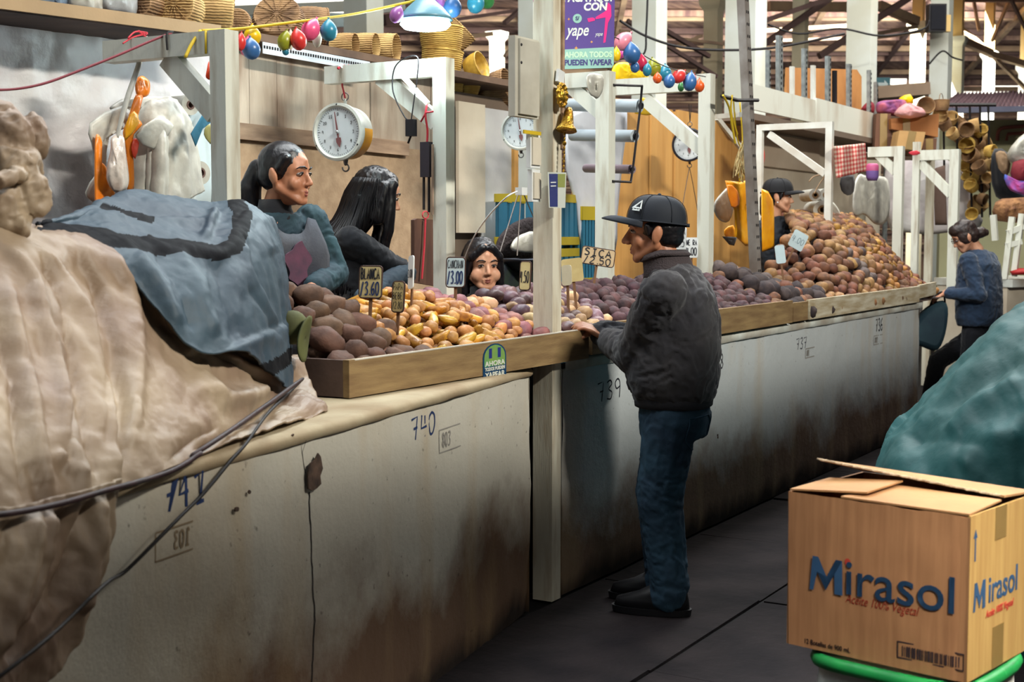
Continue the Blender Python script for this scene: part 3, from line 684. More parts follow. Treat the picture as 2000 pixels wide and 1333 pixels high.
# far stalls across: pale green wall under a corrugated roof
gw = B(); a0, a1 = P(1838, 230, D=17), P(2080, 230, D=17)
gw.beam(V((a0.x, a0.y, 1.45)), V((a1.x, a1.y, 1.45)), .1, 2.9, FW)
gw = gw.build('wall_far_green', M('green_wall', (196, 196, 156), .7, c2=(176, 172, 134), scale=1)); struct(gw)
b = B(); c0, c1 = P(1960, 300, D=16.9), P(2080, 270, D=16.9)
q = [P(1948, 275, D=16.9), P(1951, 256, D=16.9), P(1968, 249, D=16.9), P(2060, 243, D=16.9)]; b.tube(spline(q, 5), .022, 8)
q = [P(1966, 275, D=16.9), P(1968, 262, D=16.9), P(2060, 256, D=16.9)]; b.tube(q, .02, 8); b.build('red_pipe_marking', M('red_line', (156, 92, 80), .7), gw)
cr = thing('corrugated_roof', 'rusty purple corrugated roof over the pale green stall', 'roof')
b = B(); rows_ = []
for i in range(120):
    u = i / 119; e0 = P(1832 + 230 * u, 214 - 4 * u, D=15.6); e1 = P(1870 + 190 * u, 184 - 8 * u, D=18.5)
    w = .03 * math.sin(i * 1.4); rows_.append([e0 + UP * w, e0.lerp(e1, .5) + UP * w, e1 + UP * w])
b.grid(rows_); b.build('sheet', M('rusty_sheet', (104, 80, 84), .7, c2=(70, 54, 62), scale=4), cr, smooth=True)
B().beam(P(1828, 217, D=15.6), P(2080, 211, D=15.6), .08, .06, FW).build('fascia', M('fascia', (84, 86, 104), .6), cr)
c2_ = thing('corrugated_roof', 'short tan awning roof below the arrow sign', 'roof')
B().beam(P(1700, 186, D=19), P(1800, 178, D=19), .8, .16, FW).build('sheet', M('tan_awning', (150, 128, 108), .8), c2_)

# ---- the opposite row of stalls behind the camera: counters and a canopy, out of frame; it shades the foot of the near counter
os_ = thing('opposite_stall', 'stall across the aisle with a plank canopy', 'stall')
B().bb(-3, 9, -4.6, -4.1, 0, .95).build('counter', m_coping, os_)
B().bb(2.2, 12, -6.2, -3.3, 3.09, 3.15).build('canopy', m_batten, os_)
B().beam((-4, -4.8, 2.17), (2.3, -4.8, 3.09), 2.9, .06, (0, 1, 0)).build('canopy_sheet', m_batten, os_)
for x in (-3, 1.5, 6, 11.5): B().beam((x, -4.3, 0), (x, -4.3, 3.0 if x > 0 else 2.2), .09, .09, (1, 0, 0)).build('post', m_post, os_)
# ================================================================== PEOPLE
m_skin = M('skin_brown', (182, 126, 94), .5, c2=(160, 104, 76), scale=14, bump=.08, bscale=220, bdist=.001, spec=.45)
m_skin_l = M('skin_light', (206, 156, 126), .5, c2=(186, 130, 102), scale=14, bump=.06, bscale=220, bdist=.001, spec=.4)
m_lip = M('lip', (150, 84, 74), .45, bump=0)
m_hair = M('hair_black', (14, 13, 18), .36, c2=(22, 19, 23), scale=30, stretch=(3, 3, .4), bump=.35, bscale=110, bdist=.002, spec=.45)
m_hair_b = M('hair_brown', (52, 38, 34), .45, c2=(34, 26, 26), scale=30, bump=.5, bscale=90, bdist=.003)
m_eye = M('eye_white', (176, 164, 158), .25, bump=0); m_iris = M('iris', (24, 16, 14), .15, bump=0)
m_black_cl = M('black_cloth', (17, 19, 26), .9, bump=.3, bscale=140, bdist=.002, sheen=.2)
m_jacket = M('grey_jacket', (54, 52, 54), .9, c2=(38, 38, 44), scale=5, bump=.35, bscale=120, bdist=.002, sheen=.15)
m_jeans = M('blue_jeans', (36, 64, 82), .85, c2=(26, 46, 64), scale=6, bump=.3, bscale=200, bdist=.002)
m_teal_cl = M('teal_jacket', (34, 62, 70), .8, c2=(22, 40, 52), scale=7, bump=.35, bscale=40, bdist=.006)
m_apron = M('grey_apron', (78, 80, 86), .85, c2=(52, 54, 64), scale=6, bump=.3, bscale=120)
m_pink = M('pink_print', (104, 66, 86), .9, c2=(80, 60, 76), scale=16)
m_navy_knit = M('navy_knit', (34, 54, 78), .9, c2=(28, 44, 66), scale=40, bump=.5, bscale=160, bdist=.003, sheen=.2)
m_shoe = M('black_shoe', (20, 20, 24), .5)

def ik(S, W, l1, l2, pole):
    S, W = V(S), V(W); d = W - S; D = min(d.length, (l1 + l2) * .999); u = d.normalized()
    a = (l1 * l1 - l2 * l2 + D * D) / (2 * D); h = math.sqrt(max(l1 * l1 - a * a, 0)); p = V(pole); p = (p - u * p.dot(u)).normalized()
    return S + u * a + p * h
def loft(b, rings, n=28, pw=2.4):
    """rings: (centre, right, forward, halfwidth, halfdepth)"""
    L = []
    for c, r, f, w, d in rings:
        q = []
        for k in range(n):
            a = 2 * math.pi * k / n; ca, sa = math.cos(a), math.sin(a)
            q.append(V(c) + V(r) * (w * math.copysign(abs(ca) ** (2 / pw), ca)) + V(f) * (d * math.copysign(abs(sa) ** (2 / pw), sa)))
        L.append([b.bm.verts.new(p) for p in q])
    for a, c in zip(L, L[1:]):
        for k in range(n): b.bm.faces.new((a[k], a[(k + 1) % n], c[(k + 1) % n], c[k]))
    b.bm.faces.new(L[0][::-1]); b.bm.faces.new(L[-1])
def headmat(c, fwd, up=(0, 0, 1), s=1.0):
    y = V(fwd).normalized(); x = y.cross(V(up)).normalized(); z = x.cross(y)
    return Matrix(((x.x * s, y.x * s, z.x * s, c[0]), (x.y * s, y.y * s, z.y * s, c[1]), (x.z * s, y.z * s, z.z * s, c[2]), (0, 0, 0, 1)))
class HB:
    """solids written in head coordinates"""
    def __init__(s, b, m): s.b, s.m, s.k = b, m, m.to_3x3().col[0].length; s.r = Matrix([[x / s.k for x in row] for row in m.to_3x3()])
    def ell(s, c, r, rot=None): s.b.ell(s.m @ V(c), tuple(x * s.k for x in r), s.r @ rot if rot is not None else s.r)
    def cap(s, a, ra, c, rc): s.b.cap(s.m @ V(a), ra * s.k, s.m @ V(c), rc * s.k)
def head(b, hm, child=False, fem=False):
    h = HB(b, hm); g_ = .72 if (fem or child) else 1.0; dz = .0 if not (fem or child) else .004
    h.ell((0, -.012, .032), (.074, .094, .086)); h.ell((0, .018, .02), (.066, .070, .062))
    h.ell((0, .024, -.035), (.060, .060, .082))
    if child:
        h.ell((0, .028, -.055), (.064, .052, .052))
        for q in (-1, 1): h.ell((q * .042, .048, -.045), (.030, .030, .032))
    for s in (-1, 1):
        h.cap((s * .056, -.005, -.05), .020, (s * .026, .058, -.094), .016)
        h.ell((s * .036, .054, -.036), (.028, .024, .028))
        h.ell((s * .077, -.012, -.014), (.010, .020, .034), Matrix.Rotation(.25, 3, 'X') @ Matrix.Rotation(-s * .35, 3, 'Z'))
        h.ell((s * .079, -.020, -.004), (.008, .016, .026), Matrix.Rotation(-s * .5, 3, 'Z'))
        h.ell((s * .013 * (g_ + 1) / 2, .094 - dz, -.040), (.010 * g_, .011, .009 * g_))
        h.cap((s * .017, .080 - dz, .020), .010 * g_, (s * .046, .066, .016), .009 * g_)
        h.cap((s * .020, .076, -.066), .006, (0, .082, -.062), .008)
    h.cap((-.014, .062, -.098), .018, (.014, .062, -.098), .018)
    h.cap((0, .080 - dz, .012), .009 * (g_ + 1) / 2, (0, .108 - dz * 2, -.034), .0125 * (g_ + 1) / 2); h.ell((0, .110 - dz * 2.2, -.036), (.012 * g_, .010, .010 * g_))
    h.cap((-.016, .075, -.077), .008, (.016, .075, -.077), .008)
    h.cap((0, .066, .045), .022, (0, .074, .018), .014)
def face_parts(par, hm, skin, brow=m_hair, child=False, lips=True):
    k = hm.to_3x3().col[0].length
    for s in (-1, 1):
        b = B(); b.ell(hm @ V((s * .031, .0700, -.001)), (.0135 * k, .0135 * k, .0070 * k), None, 14, 10)
        e = b.build('eye', m_eye, par, smooth=True)
        b = B(); b.ell(hm @ V((s * .031 + .001, .0772, -.001)), (.0072 * k, .0072 * k, .0060 * k), None, 10, 8); b.build('iris', m_iris, e, smooth=True)
        b = B(); b.tube([hm @ V((s * (.031 + x), .0840 - abs(x) * .35, .0058 - x * x * 22)) for x in (-.015, -.008, 0, .008, .015)], [.0016 * k, .0026 * k, .0028 * k, .0026 * k, .0014 * k], 6); b.build('eyelid', m_hair, par, smooth=True)
        b = B(); b.tube([hm @ V((s * x, y, z)) for x, y, z in ((.013, .091, .020), (.028, .088, .0265), (.042, .079, .025), (.051, .068, .018))], [.0028 * k, .0036 * k, .003 * k, .0015 * k], 6); b.build('eyebrow', brow, par, smooth=True)
    if lips:
        b = B(); b.tube([hm @ V((x, .0835 - x * x * 26, -.0655 + (abs(x) < .004) * -.0005 + x * x * 4)) for x in (-.023, -.014, -.005, .005, .014, .023)], [.002 * k, .005 * k, .006 * k, .006 * k, .005 * k, .002 * k], 8)
        b.tube([hm @ V((x, .0805 - x * x * 26, -.0755 + x * x * 10)) for x in (-.021, -.012, 0, .012, .021)], [.002 * k, .0062 * k, .0075 * k, .0062 * k, .002 * k], 8); b.build('lips', m_lip, par, smooth=True)
def hand(b, w, d, pn, side, s=1.0, curl=.55):
    """w wrist, d pointing direction, pn palm normal (the way the palm faces), side: thumb side vector"""
    d = V(d).normalized(); pn = V(pn); pn = (pn - d * pn.dot(d)).normalized(); sd = V(side); sd = (sd - d * sd.dot(d) - pn * sd.dot(pn)).normalized(); w = V(w)
    for i, (off, ln) in enumerate(((.030, .072), (.010, .080), (-.010, .074), (-.029, .058))):
        k0 = w + (d * .01 + sd * off * .5) * s; k1 = w + (d * .088 + sd * off) * s
        b.cap(k0, .013 * s, k1, .0105 * s)
        p = k1; a = curl * .5; L = ln * s
        for seg, fr in enumerate((.46, .30, .24)):
            dr = d * math.cos(a) + pn * math.sin(a); q = p + dr * (L * fr); b.cap(p, (.0098 - .001 * seg) * s, q, (.0088 - .001 * seg) * s); p = q; a += curl
    t0 = w + (d * .025 + sd * .022) * s; t1 = t0 + (d * .030 + sd * .028 + pn * .012) * s; t2 = t1 + (d * .032 + sd * .006 + pn * .014) * s
    b.cap(t0, .0145 * s, t1, .0115 * s); b.cap(t1, .011 * s, t2, .009 * s)
    b.cap(w - d * .03 * s, .024 * s, w + d * .02 * s, .022 * s)
def wrinkle(amp, s=9, dirn=(1, 1, 2)):
    def f(c, n):
        q = V((c.x * dirn[0], c.y * dirn[1], c.z * dirn[2])); v = fbm(q + V((.3 * fbm(c, 4), 0, .3 * fbm(c + V((3, 1, 2)), 4))), s)
        return amp * ((1 - abs(v) * 1.8) * .8 - .4 + .3 * fbm(c, s * .45))
    return f
def strand_hair(b, paths, r=.006, n=5):
    for p in paths: b.tube(spline(p, 5), [r * (.5 + .5 * math.sin(math.pi * min(1, .15 + i / (5 * (len(p) - 1)) * .8))) for i in range(5 * (len(p) - 1) + 1)], n)
def cap_hat(par, hm, mat, logo=False, visor=.085):
    k = hm.to_3x3().col[0].length
    b = B(); rows_ = []
    for i in range(11):
        t = i / 10 * math.pi / 2; r_ = []
        for j in range(36):
            a = 2 * math.pi * j / 36; seam = 1 + .010 * max(0, math.cos(6 * a) - .93) / .07
            x, y = .086 * math.cos(a), .104 * math.sin(a); f = math.cos(t) ** .62 * seam
            z = .012 + .094 * math.sin(t) ** .9 + .012 * (math.sin(a) > .5) * math.cos(t) * 0
            r_.append(hm @ V((x * f, -.008 + y * f, z)))
        rows_.append(r_)
    b.grid(rows_, closed=True); b.build('crown', mat, par, smooth=True)
    b = B(); b.tube([hm @ V((.0868 * math.cos(2 * math.pi * j / 36), -.008 + .105 * math.sin(2 * math.pi * j / 36), .013)) for j in range(37)], .003 * k, 6, caps=False)
    for a in (math.pi / 6 + math.pi / 3 * q for q in range(6)): b.tube([hm @ V((.0875 * math.cos(a) * math.cos(t) ** .62, -.008 + .1058 * math.sin(a) * math.cos(t) ** .62, .012 + .0955 * math.sin(t) ** .9)) for t in [math.pi / 2 * i / 9 for i in range(10)]], .0012 * k, 5)
    b.ell(hm @ V((0, -.008, .107)), .007 * k); b.build('seam_piping', mat, par, smooth=True)
    b = B(); rows_ = []
    for i in range(9):
        u = i / 8; r_ = []
        for j in range(17):
            v = -1 + j / 8; a = math.pi / 2 - v * 1.12
            x = .086 * math.cos(a); y0 = -.008 + .104 * math.sin(a)
            ext = visor * max(0, 1 - abs(v) ** 2.6) * u
            r_.append(hm @ V((x * (1 + .02 * u), y0 + ext, .016 + .010 * math.sin(u * 2.2) - .02 * (v * v) * (.4 + .6 * u) - .016 * u * u)))
        rows_.append(r_)
    b.grid(rows_); o = b.build('visor', mat, par, smooth=True); md = o.modifiers.new('t', 'SOLIDIFY'); md.thickness = .004 * k; md.offset = 0
    b = B(); b.tube([hm @ V((.03 * math.cos(a), -.108 + .004, .012 + .03 * math.sin(a))) for a in [math.pi * i / 10 for i in range(11)]], .004 * k, 6); b.box(hm @ V((0, -.112, .012)), (.02, .02, .014)); b.build('back_strap', mat, par, smooth=True)
    if logo:
        c = hm @ V((-.062, .062, .058)); n_ = (hm.to_3x3() @ V((-.70, .60, .34))).normalized(); y = (UP - n_ * UP.dot(n_)).normalized(); x = y.cross(n_)
        mt = basis(c, x, y) @ Matrix.Rotation(-.12, 4, 'Z') @ Matrix.Translation((0, 0, .002))
        ml = M('cap_print', (222, 228, 228), .5, bump=0); S = .024
        b = B()
        for tri in (((-1.0, -.5), (-.62, -.5), (.55, .62), (.62, 1.0)), ((.55, 1.0), (.62, 1.0), (1.05, -.55), (.78, -.50)), ((-.62, -.5), (-.35, -.24), (.62, -.30), (.78, -.5))):
            b.prism([(x_ * S, y_ * S + .006) for x_, y_ in tri], .003, mt)
        b.build('emblem', ml, par)
        text('emblem_lettering', 'Reebok', .0125, ml, mt @ Matrix.Translation((.001, -.0125, .0005)), par, bold=.0004, th=.001)
def arm_chain(b, S, E, W, r0, r1, r2): b.cap(S, r0, E, r1); b.cap(E, r1, W, r2)

# ------------------------------------------------ the man at the counter
def build_man():
    t = thing('person', 'person in black cap, grey jacket and blue jeans picking potatoes at the counter', 'person')
    base = P(1298, 1186, Z=0); g = V((base.x, base.y, 0))
    yaw = math.radians(14); f = V((-math.sin(yaw), math.cos(yaw), 0)); r = V((math.cos(yaw), math.sin(yaw), 0))
    def L(x, y, z): return g + r * x + f * y + UP * z
    hc = P(1277, 452, D=(L(0, .04, 0) - CAM).dot(FW)); hm = headmat(hc, -RT * .985 + FW * .12 + UP * -.02, UP, 1.08)
    nk = L(0, -.015, 1.36)
    SL, SR = L(-.20, -.02, 1.30), L(.185, -.01, 1.315)
    WL = P(1186, 664, Y=g.y + .30); WR = L(.16, .33, 1.10)
    EL = ik(SL, WL, .32, .28, -f * .35 - UP * .7 - r * .55); ER = ik(SR, WR, .30, .25, -UP + r * .4)
    hipL, hipR = L(-.085, -.03, .83), L(.085, -.01, .83); kL, kR = L(-.10, .005, .46), L(.10, .05, .46); aL, aR = L(-.10, -.04, .09), L(.10, .02, .09)
    b = B(); head(b, hm); b.cap(hm @ V((0, -.02, -.06)), .056, nk, .062)
    loft(b, [(L(0, -.02, .80), r, f, .14, .10), (L(0, -.01, 1.0), r, f, .15, .11), (L(0, -.02, 1.2), r, f, .17, .12), (L(0, -.02, 1.33), r, f, .13, .085)])
    arm_chain(b, SL, EL, WL, .048, .040, .027); arm_chain(b, SR, ER, WR, .048, .040, .027)
    hand(b, WL, (P(1150, 640, Y=g.y + .36) - WL), -UP * .8 + r * .25, r + f * .2, 1.0, .5); hand(b, WR, f - UP * .1 - r * .3, -UP, -r, 1.0, .5)
    for h, k, a in ((hipL, kL, aL), (hipR, kR, aR)): b.cap(h, .08, k, .055); b.cap(k, .055, a, .04); b.cap(a, .04, a + f * .13 - UP * .05, .03)
    remeshed(b, 'body', m_skin, .0048, 5, t)
    face_parts(t, hm, m_skin)
    # short hair below the cap
    b = B(); h = HB(b, hm); h.ell((0, -.022, .012), (.0795, .094, .070)); h.ell((0, -.045, -.022), (.066, .066, .05))
    for s in (-1, 1): h.cap((s * .072, .022, .02), .012, (s * .072, .018, -.012), .006)
    remeshed(b, 'hair', m_hair, .005, 3, t, disp=lambda c, n: .0015 * fbm(c, 120, 2))
    cap_hat(t, headmat(hc + UP * .022, -RT * .985 + FW * .12 + UP * .10, UP, 1.14), M('cap_black', (28, 34, 44), .75, bump=.3, bscale=200, bdist=.001), True, .088)
    # jacket
    b = B()
    loft(b, [(L(0, -.03, .845), r, f, .180, .150), (L(0, -.03, .875), r, f, .20, .168), (L(0, -.025, .93), r, f, .212, .182), (L(0, -.025, 1.04), r, f, .214, .186), (L(0, -.035, 1.17), r, f, .212, .172), (L(0, -.045, 1.27), r, f, .20, .142), (L(0, -.035, 1.345), r, f, .145, .105), (L(0, -.02, 1.385), r, f, .088, .084)])
    b.cap(SL - UP * .02, .094, EL, .088); b.cap(EL, .086, WL - (WL - EL) * .10, .056); b.cap(SR - UP * .01, .09, ER, .08); b.cap(ER, .08, WR - (WR - ER) * .10, .055)
    b.cap(L(-.10, -.06, 1.33), .055, L(.10, -.06, 1.33), .055)
    b.cap(SL + r * .05 - UP * .04, .09, SL.lerp(EL, .6) + r * .09, .10)
    remeshed(b, 'jacket', m_jacket, .0075, 9, t, disp=wrinkle(.012, 5, (1.4, 1.4, 1)))
    b = B(); loft(b, [(L(0, -.03, .82), r, f, .170, .142), (L(0, -.03, .825), r, f, .182, .152), (L(0, -.03, .858), r, f, .186, .155), (L(0, -.03, .865), r, f, .176, .146)]); b.build('waistband', M('jacket_rib', (40, 40, 46), .9, bump=.4, bscale=150), t, smooth=True)
    b = B(); rows_ = []
    for i in range(5):
        z = (1.345, 1.375, 1.41, 1.437, 1.42)[i]; w = (.112, .100, .094, .096, .102)[i]; d = (.105, .094, .088, .090, .098)[i]; r_ = []
        for j in range(25):
            a = math.pi * .5 + .5 + (2 * math.pi - 1.0) * j / 24
            r_.append(L(w * math.cos(a), -.010 + d * math.sin(a) - (z - 1.345) * -.25, z - .03 * max(0, math.sin(a))))
        rows_.append(r_)
    b.grid(rows_); o = b.build('collar', M('collar_fleece', (66, 58, 60), .95, bump=.8, bscale=160, bdist=.006), t, smooth=True); md = o.modifiers.new('t', 'SOLIDIFY'); md.thickness = .014; md.offset = 0
    b = B(); b.tube([L(.088 * math.cos(a), -.0 + .085 * math.sin(a), 1.395 + .004 * math.sin(3 * a)) for a in [math.pi * (.18 + .64 * i / 12) for i in range(13)]], .006, 6); b.build('shirt_collar', M('shirt_white', (196, 200, 206), .8), t, smooth=True)
    b = B(); b.tube([L(x, -.035 - math.sqrt(max(0, 1 - (x / .205) ** 2)) * .152, 1.215 - .02 * x * x) for x in [-.15 + .03 * i for i in range(11)]], .003, 5); b.build('yoke_seam', M('seam_grey', (48, 48, 52), .9), t)
    # jeans and shoes
    b = B(); loft(b, [(L(0, -.03, .70), r, f, .165, .130), (L(0, -.035, .78), r, f, .172, .142), (L(0, -.03, .87), r, f, .165, .13)])
    for h, k, a in ((hipL, kL, aL), (hipR, kR, aR)):
        b.cap(h - UP * .06, .110, k, .092); b.cap(k, .092, a + UP * .02, .078); b.cap(a + UP * .03, .078, a - UP * .015 + f * .01, .076)
    jn = remeshed(b, 'jeans', m_jeans, .0075, 5, t, disp=lambda c, n: wrinkle(.007, 7, (1, 1, 1.4))(c, n) * (1.3 if c.z < .3 or .42 < c.z < .55 else .8))
    for sx in (-1, 1):
        b = B(); c0 = L(sx * .085, -.035 - .118, .735); q = [(-.065, .055), (.065, .055), (.065, -.04), (0, -.075), (-.065, -.04)]
        trj = bv(jn); q2 = spline([V((x, y, 0)) for x, y in q + q[:1]], 6); q3 = [trj.ray_cast(c0 + r * p.x + UP * p.y - f * .3, f)[0] for p in q2]
        b.tube([p - f * .001 for p in q3 if p is not None], .0028, 5); b.build('pocket_seam', M('denim_seam', (34, 62, 82), .9), t)
    for a in (aL, aR):
        b = B(); c = V((a.x, a.y, 0))
        loft(b, [(c + f * .075 + UP * .0, r, f, .054, .158), (c + f * .075 + UP * .026, r, f, .056, .162)], 24, 2.2); s_ = b.build('shoe', m_shoe, t, bevel=.004)
        b = B(); loft(b, [(c + f * .075 + UP * .02, r, f, .052, .154), (c + f * .07 + UP * .058, r, f, .050, .145), (c + f * .03 + UP * .085, r, f, .048, .10), (c + UP * .12, r, f, .05, .065)], 24, 2.2); b.build('shoe_upper', m_shoe, s_, smooth=True)
    return t
build_man()

# ------------------------------------------------ vendor with the ponytail
def build_vendor():
    t = thing('person', 'person with black ponytail in teal jacket and grey apron looking sideways behind the brown potatoes', 'person')
    hc = P(560, 340, Y=.86); k = 1.06
    fd = (RT * .94 - FW * .34 - UP * .03).normalized(); hm = headmat(hc, fd, UP, k)
    f = (RT * .62 - FW * .78).normalized(); r = f.cross(UP).normalized()
    g = V((hc.x, hc.y, .33)) - f * .02 - RT * .035
    def L(x, y, z): return g + r * x + f * y + UP * z
    zs = hc.z - .33 - .185
    SL, SR = L(-.165, -.01, zs), L(.165, -.01, zs)
    WL = P(606, 566, Y=.66); EL = P(652, 535, Y=.80); WR = L(.05, .22, zs - .36); ER = ik(SR, WR, .27, .24, -UP + r * .5 - f * .3)
    b = B(); head(b, hm, False, True); b.cap(hm @ V((0, -.025, -.06)), .050, L(0, -.01, zs + .04), .055)
    loft(b, [(L(0, 0, .60), r, f, .14, .10), (L(0, 0, zs - .2), r, f, .15, .10), (L(0, 0, zs), r, f, .12, .08)])
    arm_chain(b, SL, EL, WL, .045, .036, .025); arm_chain(b, SR, ER, WR, .045, .036, .025)
    for s in (-1, 1): b.cap(L(s * .08, 0, .68), .08, L(s * .08, .02, .38), .055); b.cap(L(s * .08, .02, .38), .055, L(s * .08, 0, .05), .04); b.cap(L(s * .08, 0, .04), .04, L(s * .08, .13, .03), .03)
    hand(b, WL, V(P(586, 574, Y=.60)) - WL - UP * .02, -UP - f * .3, r, .95, .45); hand(b, WR, f - UP * .3, -UP, -r, .95, .4)
    remeshed(b, 'body', m_skin, .005, 5, t); face_parts(t, hm, m_skin)
    # hair pulled back, ponytail
    b = B(); h = HB(b, hm); h.ell((0, -.020, .036), (.0815, .098, .088)); h.ell((0, -.048, -.004), (.074, .066, .066)); h.ell((0, .022, .070), (.060, .044, .036))
    for s in (-1, 1): h.cap((s * .066, .030, .055), .020, (s * .076, .012, .022), .014); h.cap((s * .078, .004, .020), .010, (s * .077, .010, -.002), .005)
    h.cap((0, -.105, .032), .026, (0, -.125, .02), .030); h.cap((0, -.125, .02), .034, (.01, -.150, -.06), .042); h.cap((.01, -.150, -.06), .044, (.01, -.140, -.15), .036); h.cap((.01, -.140, -.15), .036, (.01, -.125, -.22), .012)
    strand_hair(b, [[hm @ V((x * .5, -.11, .035)), hm @ V((x, -.155, -.02)), hm @ V((x * 1.1 + .01, -.165, -.10)), hm @ V((x * .7, -.135, -.20 - .04 * abs(x) * 20))] for x in [-.035 + .01 * i for i in range(8)]], .008 * k)
    remeshed(b, 'hair', m_hair, .005, 7, t, disp=lambda c, n: .0012 * fbm(V((c.x * 3, c.y * 3, c.z * .4)), 70, 2))
    b = B(); b.tube([hm @ V((.024 * math.cos(a), -.113 + .006 * math.sin(a), .030 + .024 * math.sin(a))) for a in [2 * math.pi * i / 14 for i in range(15)]], .006, 6); b.build('hair_tie', m_black_cl, t, smooth=True)
    # clothes
    b = B(); loft(b, [(L(0, .01, zs - .08), r, f, .09, .08), (L(0, .0, zs + .01), r, f, .078, .076), (L(0, -.01, zs + .05), r, f, .064, .064), (L(0, -.006, zs + .085), r, f, .060, .062)]); b.build('turtleneck', m_black_cl, t, smooth=True)
    b = B(); loft(b, [(L(0, -.01, .55), r, f, .19, .145), (L(0, -.01, .75), r, f, .185, .14), (L(0, -.01, zs - .18), r, f, .19, .14), (L(0, -.015, zs - .05), r, f, .175, .112), (L(0, -.015, zs + .03), r, f, .11, .085)])
    b.cap(SL, .070, EL, .062); b.cap(EL, .062, WL - (WL - EL) * .16, .045); b.cap(SR, .07, ER, .062); b.cap(ER, .062, WR, .045)
    remeshed(b, 'jacket', m_teal_cl, .008, 5, t, disp=wrinkle(.009, 8))
    b = B(); rows_ = []
    for i in range(15):
        r_ = []
        for j in range(21):
            v = -1 + j / 10; wd = .125 + .04 * min(1, i / 3); x = v * wd
            top = zs + .035 - .085 * math.sqrt(max(0, 1 - min(1, abs(v) / .62) ** 2)) - .03 * abs(v)
            z = top + (zs - .66 - top) * (i / 14); q = min(1, max(0, (zs + .03 - z) / .14))
            y = .074 + .060 * q ** .7 + .030 * math.sqrt(max(0, 1 - v * v * .8)) + .008 * fbm(L(x, 0, z), 9)
            r_.append(L(x, y - .012, z))
        rows_.append(r_)
    b.grid(rows_); o = b.build('apron', m_apron, t, smooth=True); md = o.modifiers.new('t', 'SOLIDIFY'); md.thickness = .006; md.offset = 1
    b = B(); mt = basis(L(-.005, .163, zs - .17), r, UP); b.prism([((.052 + .012 * math.sin(5 * a)) * math.cos(a), (.085 + .014 * math.cos(3 * a)) * math.sin(a)) for a in [2 * math.pi * i / 40 for i in range(40)]], .006, mt); b.build('apron_print', m_pink, t)
    return t
build_vendor()

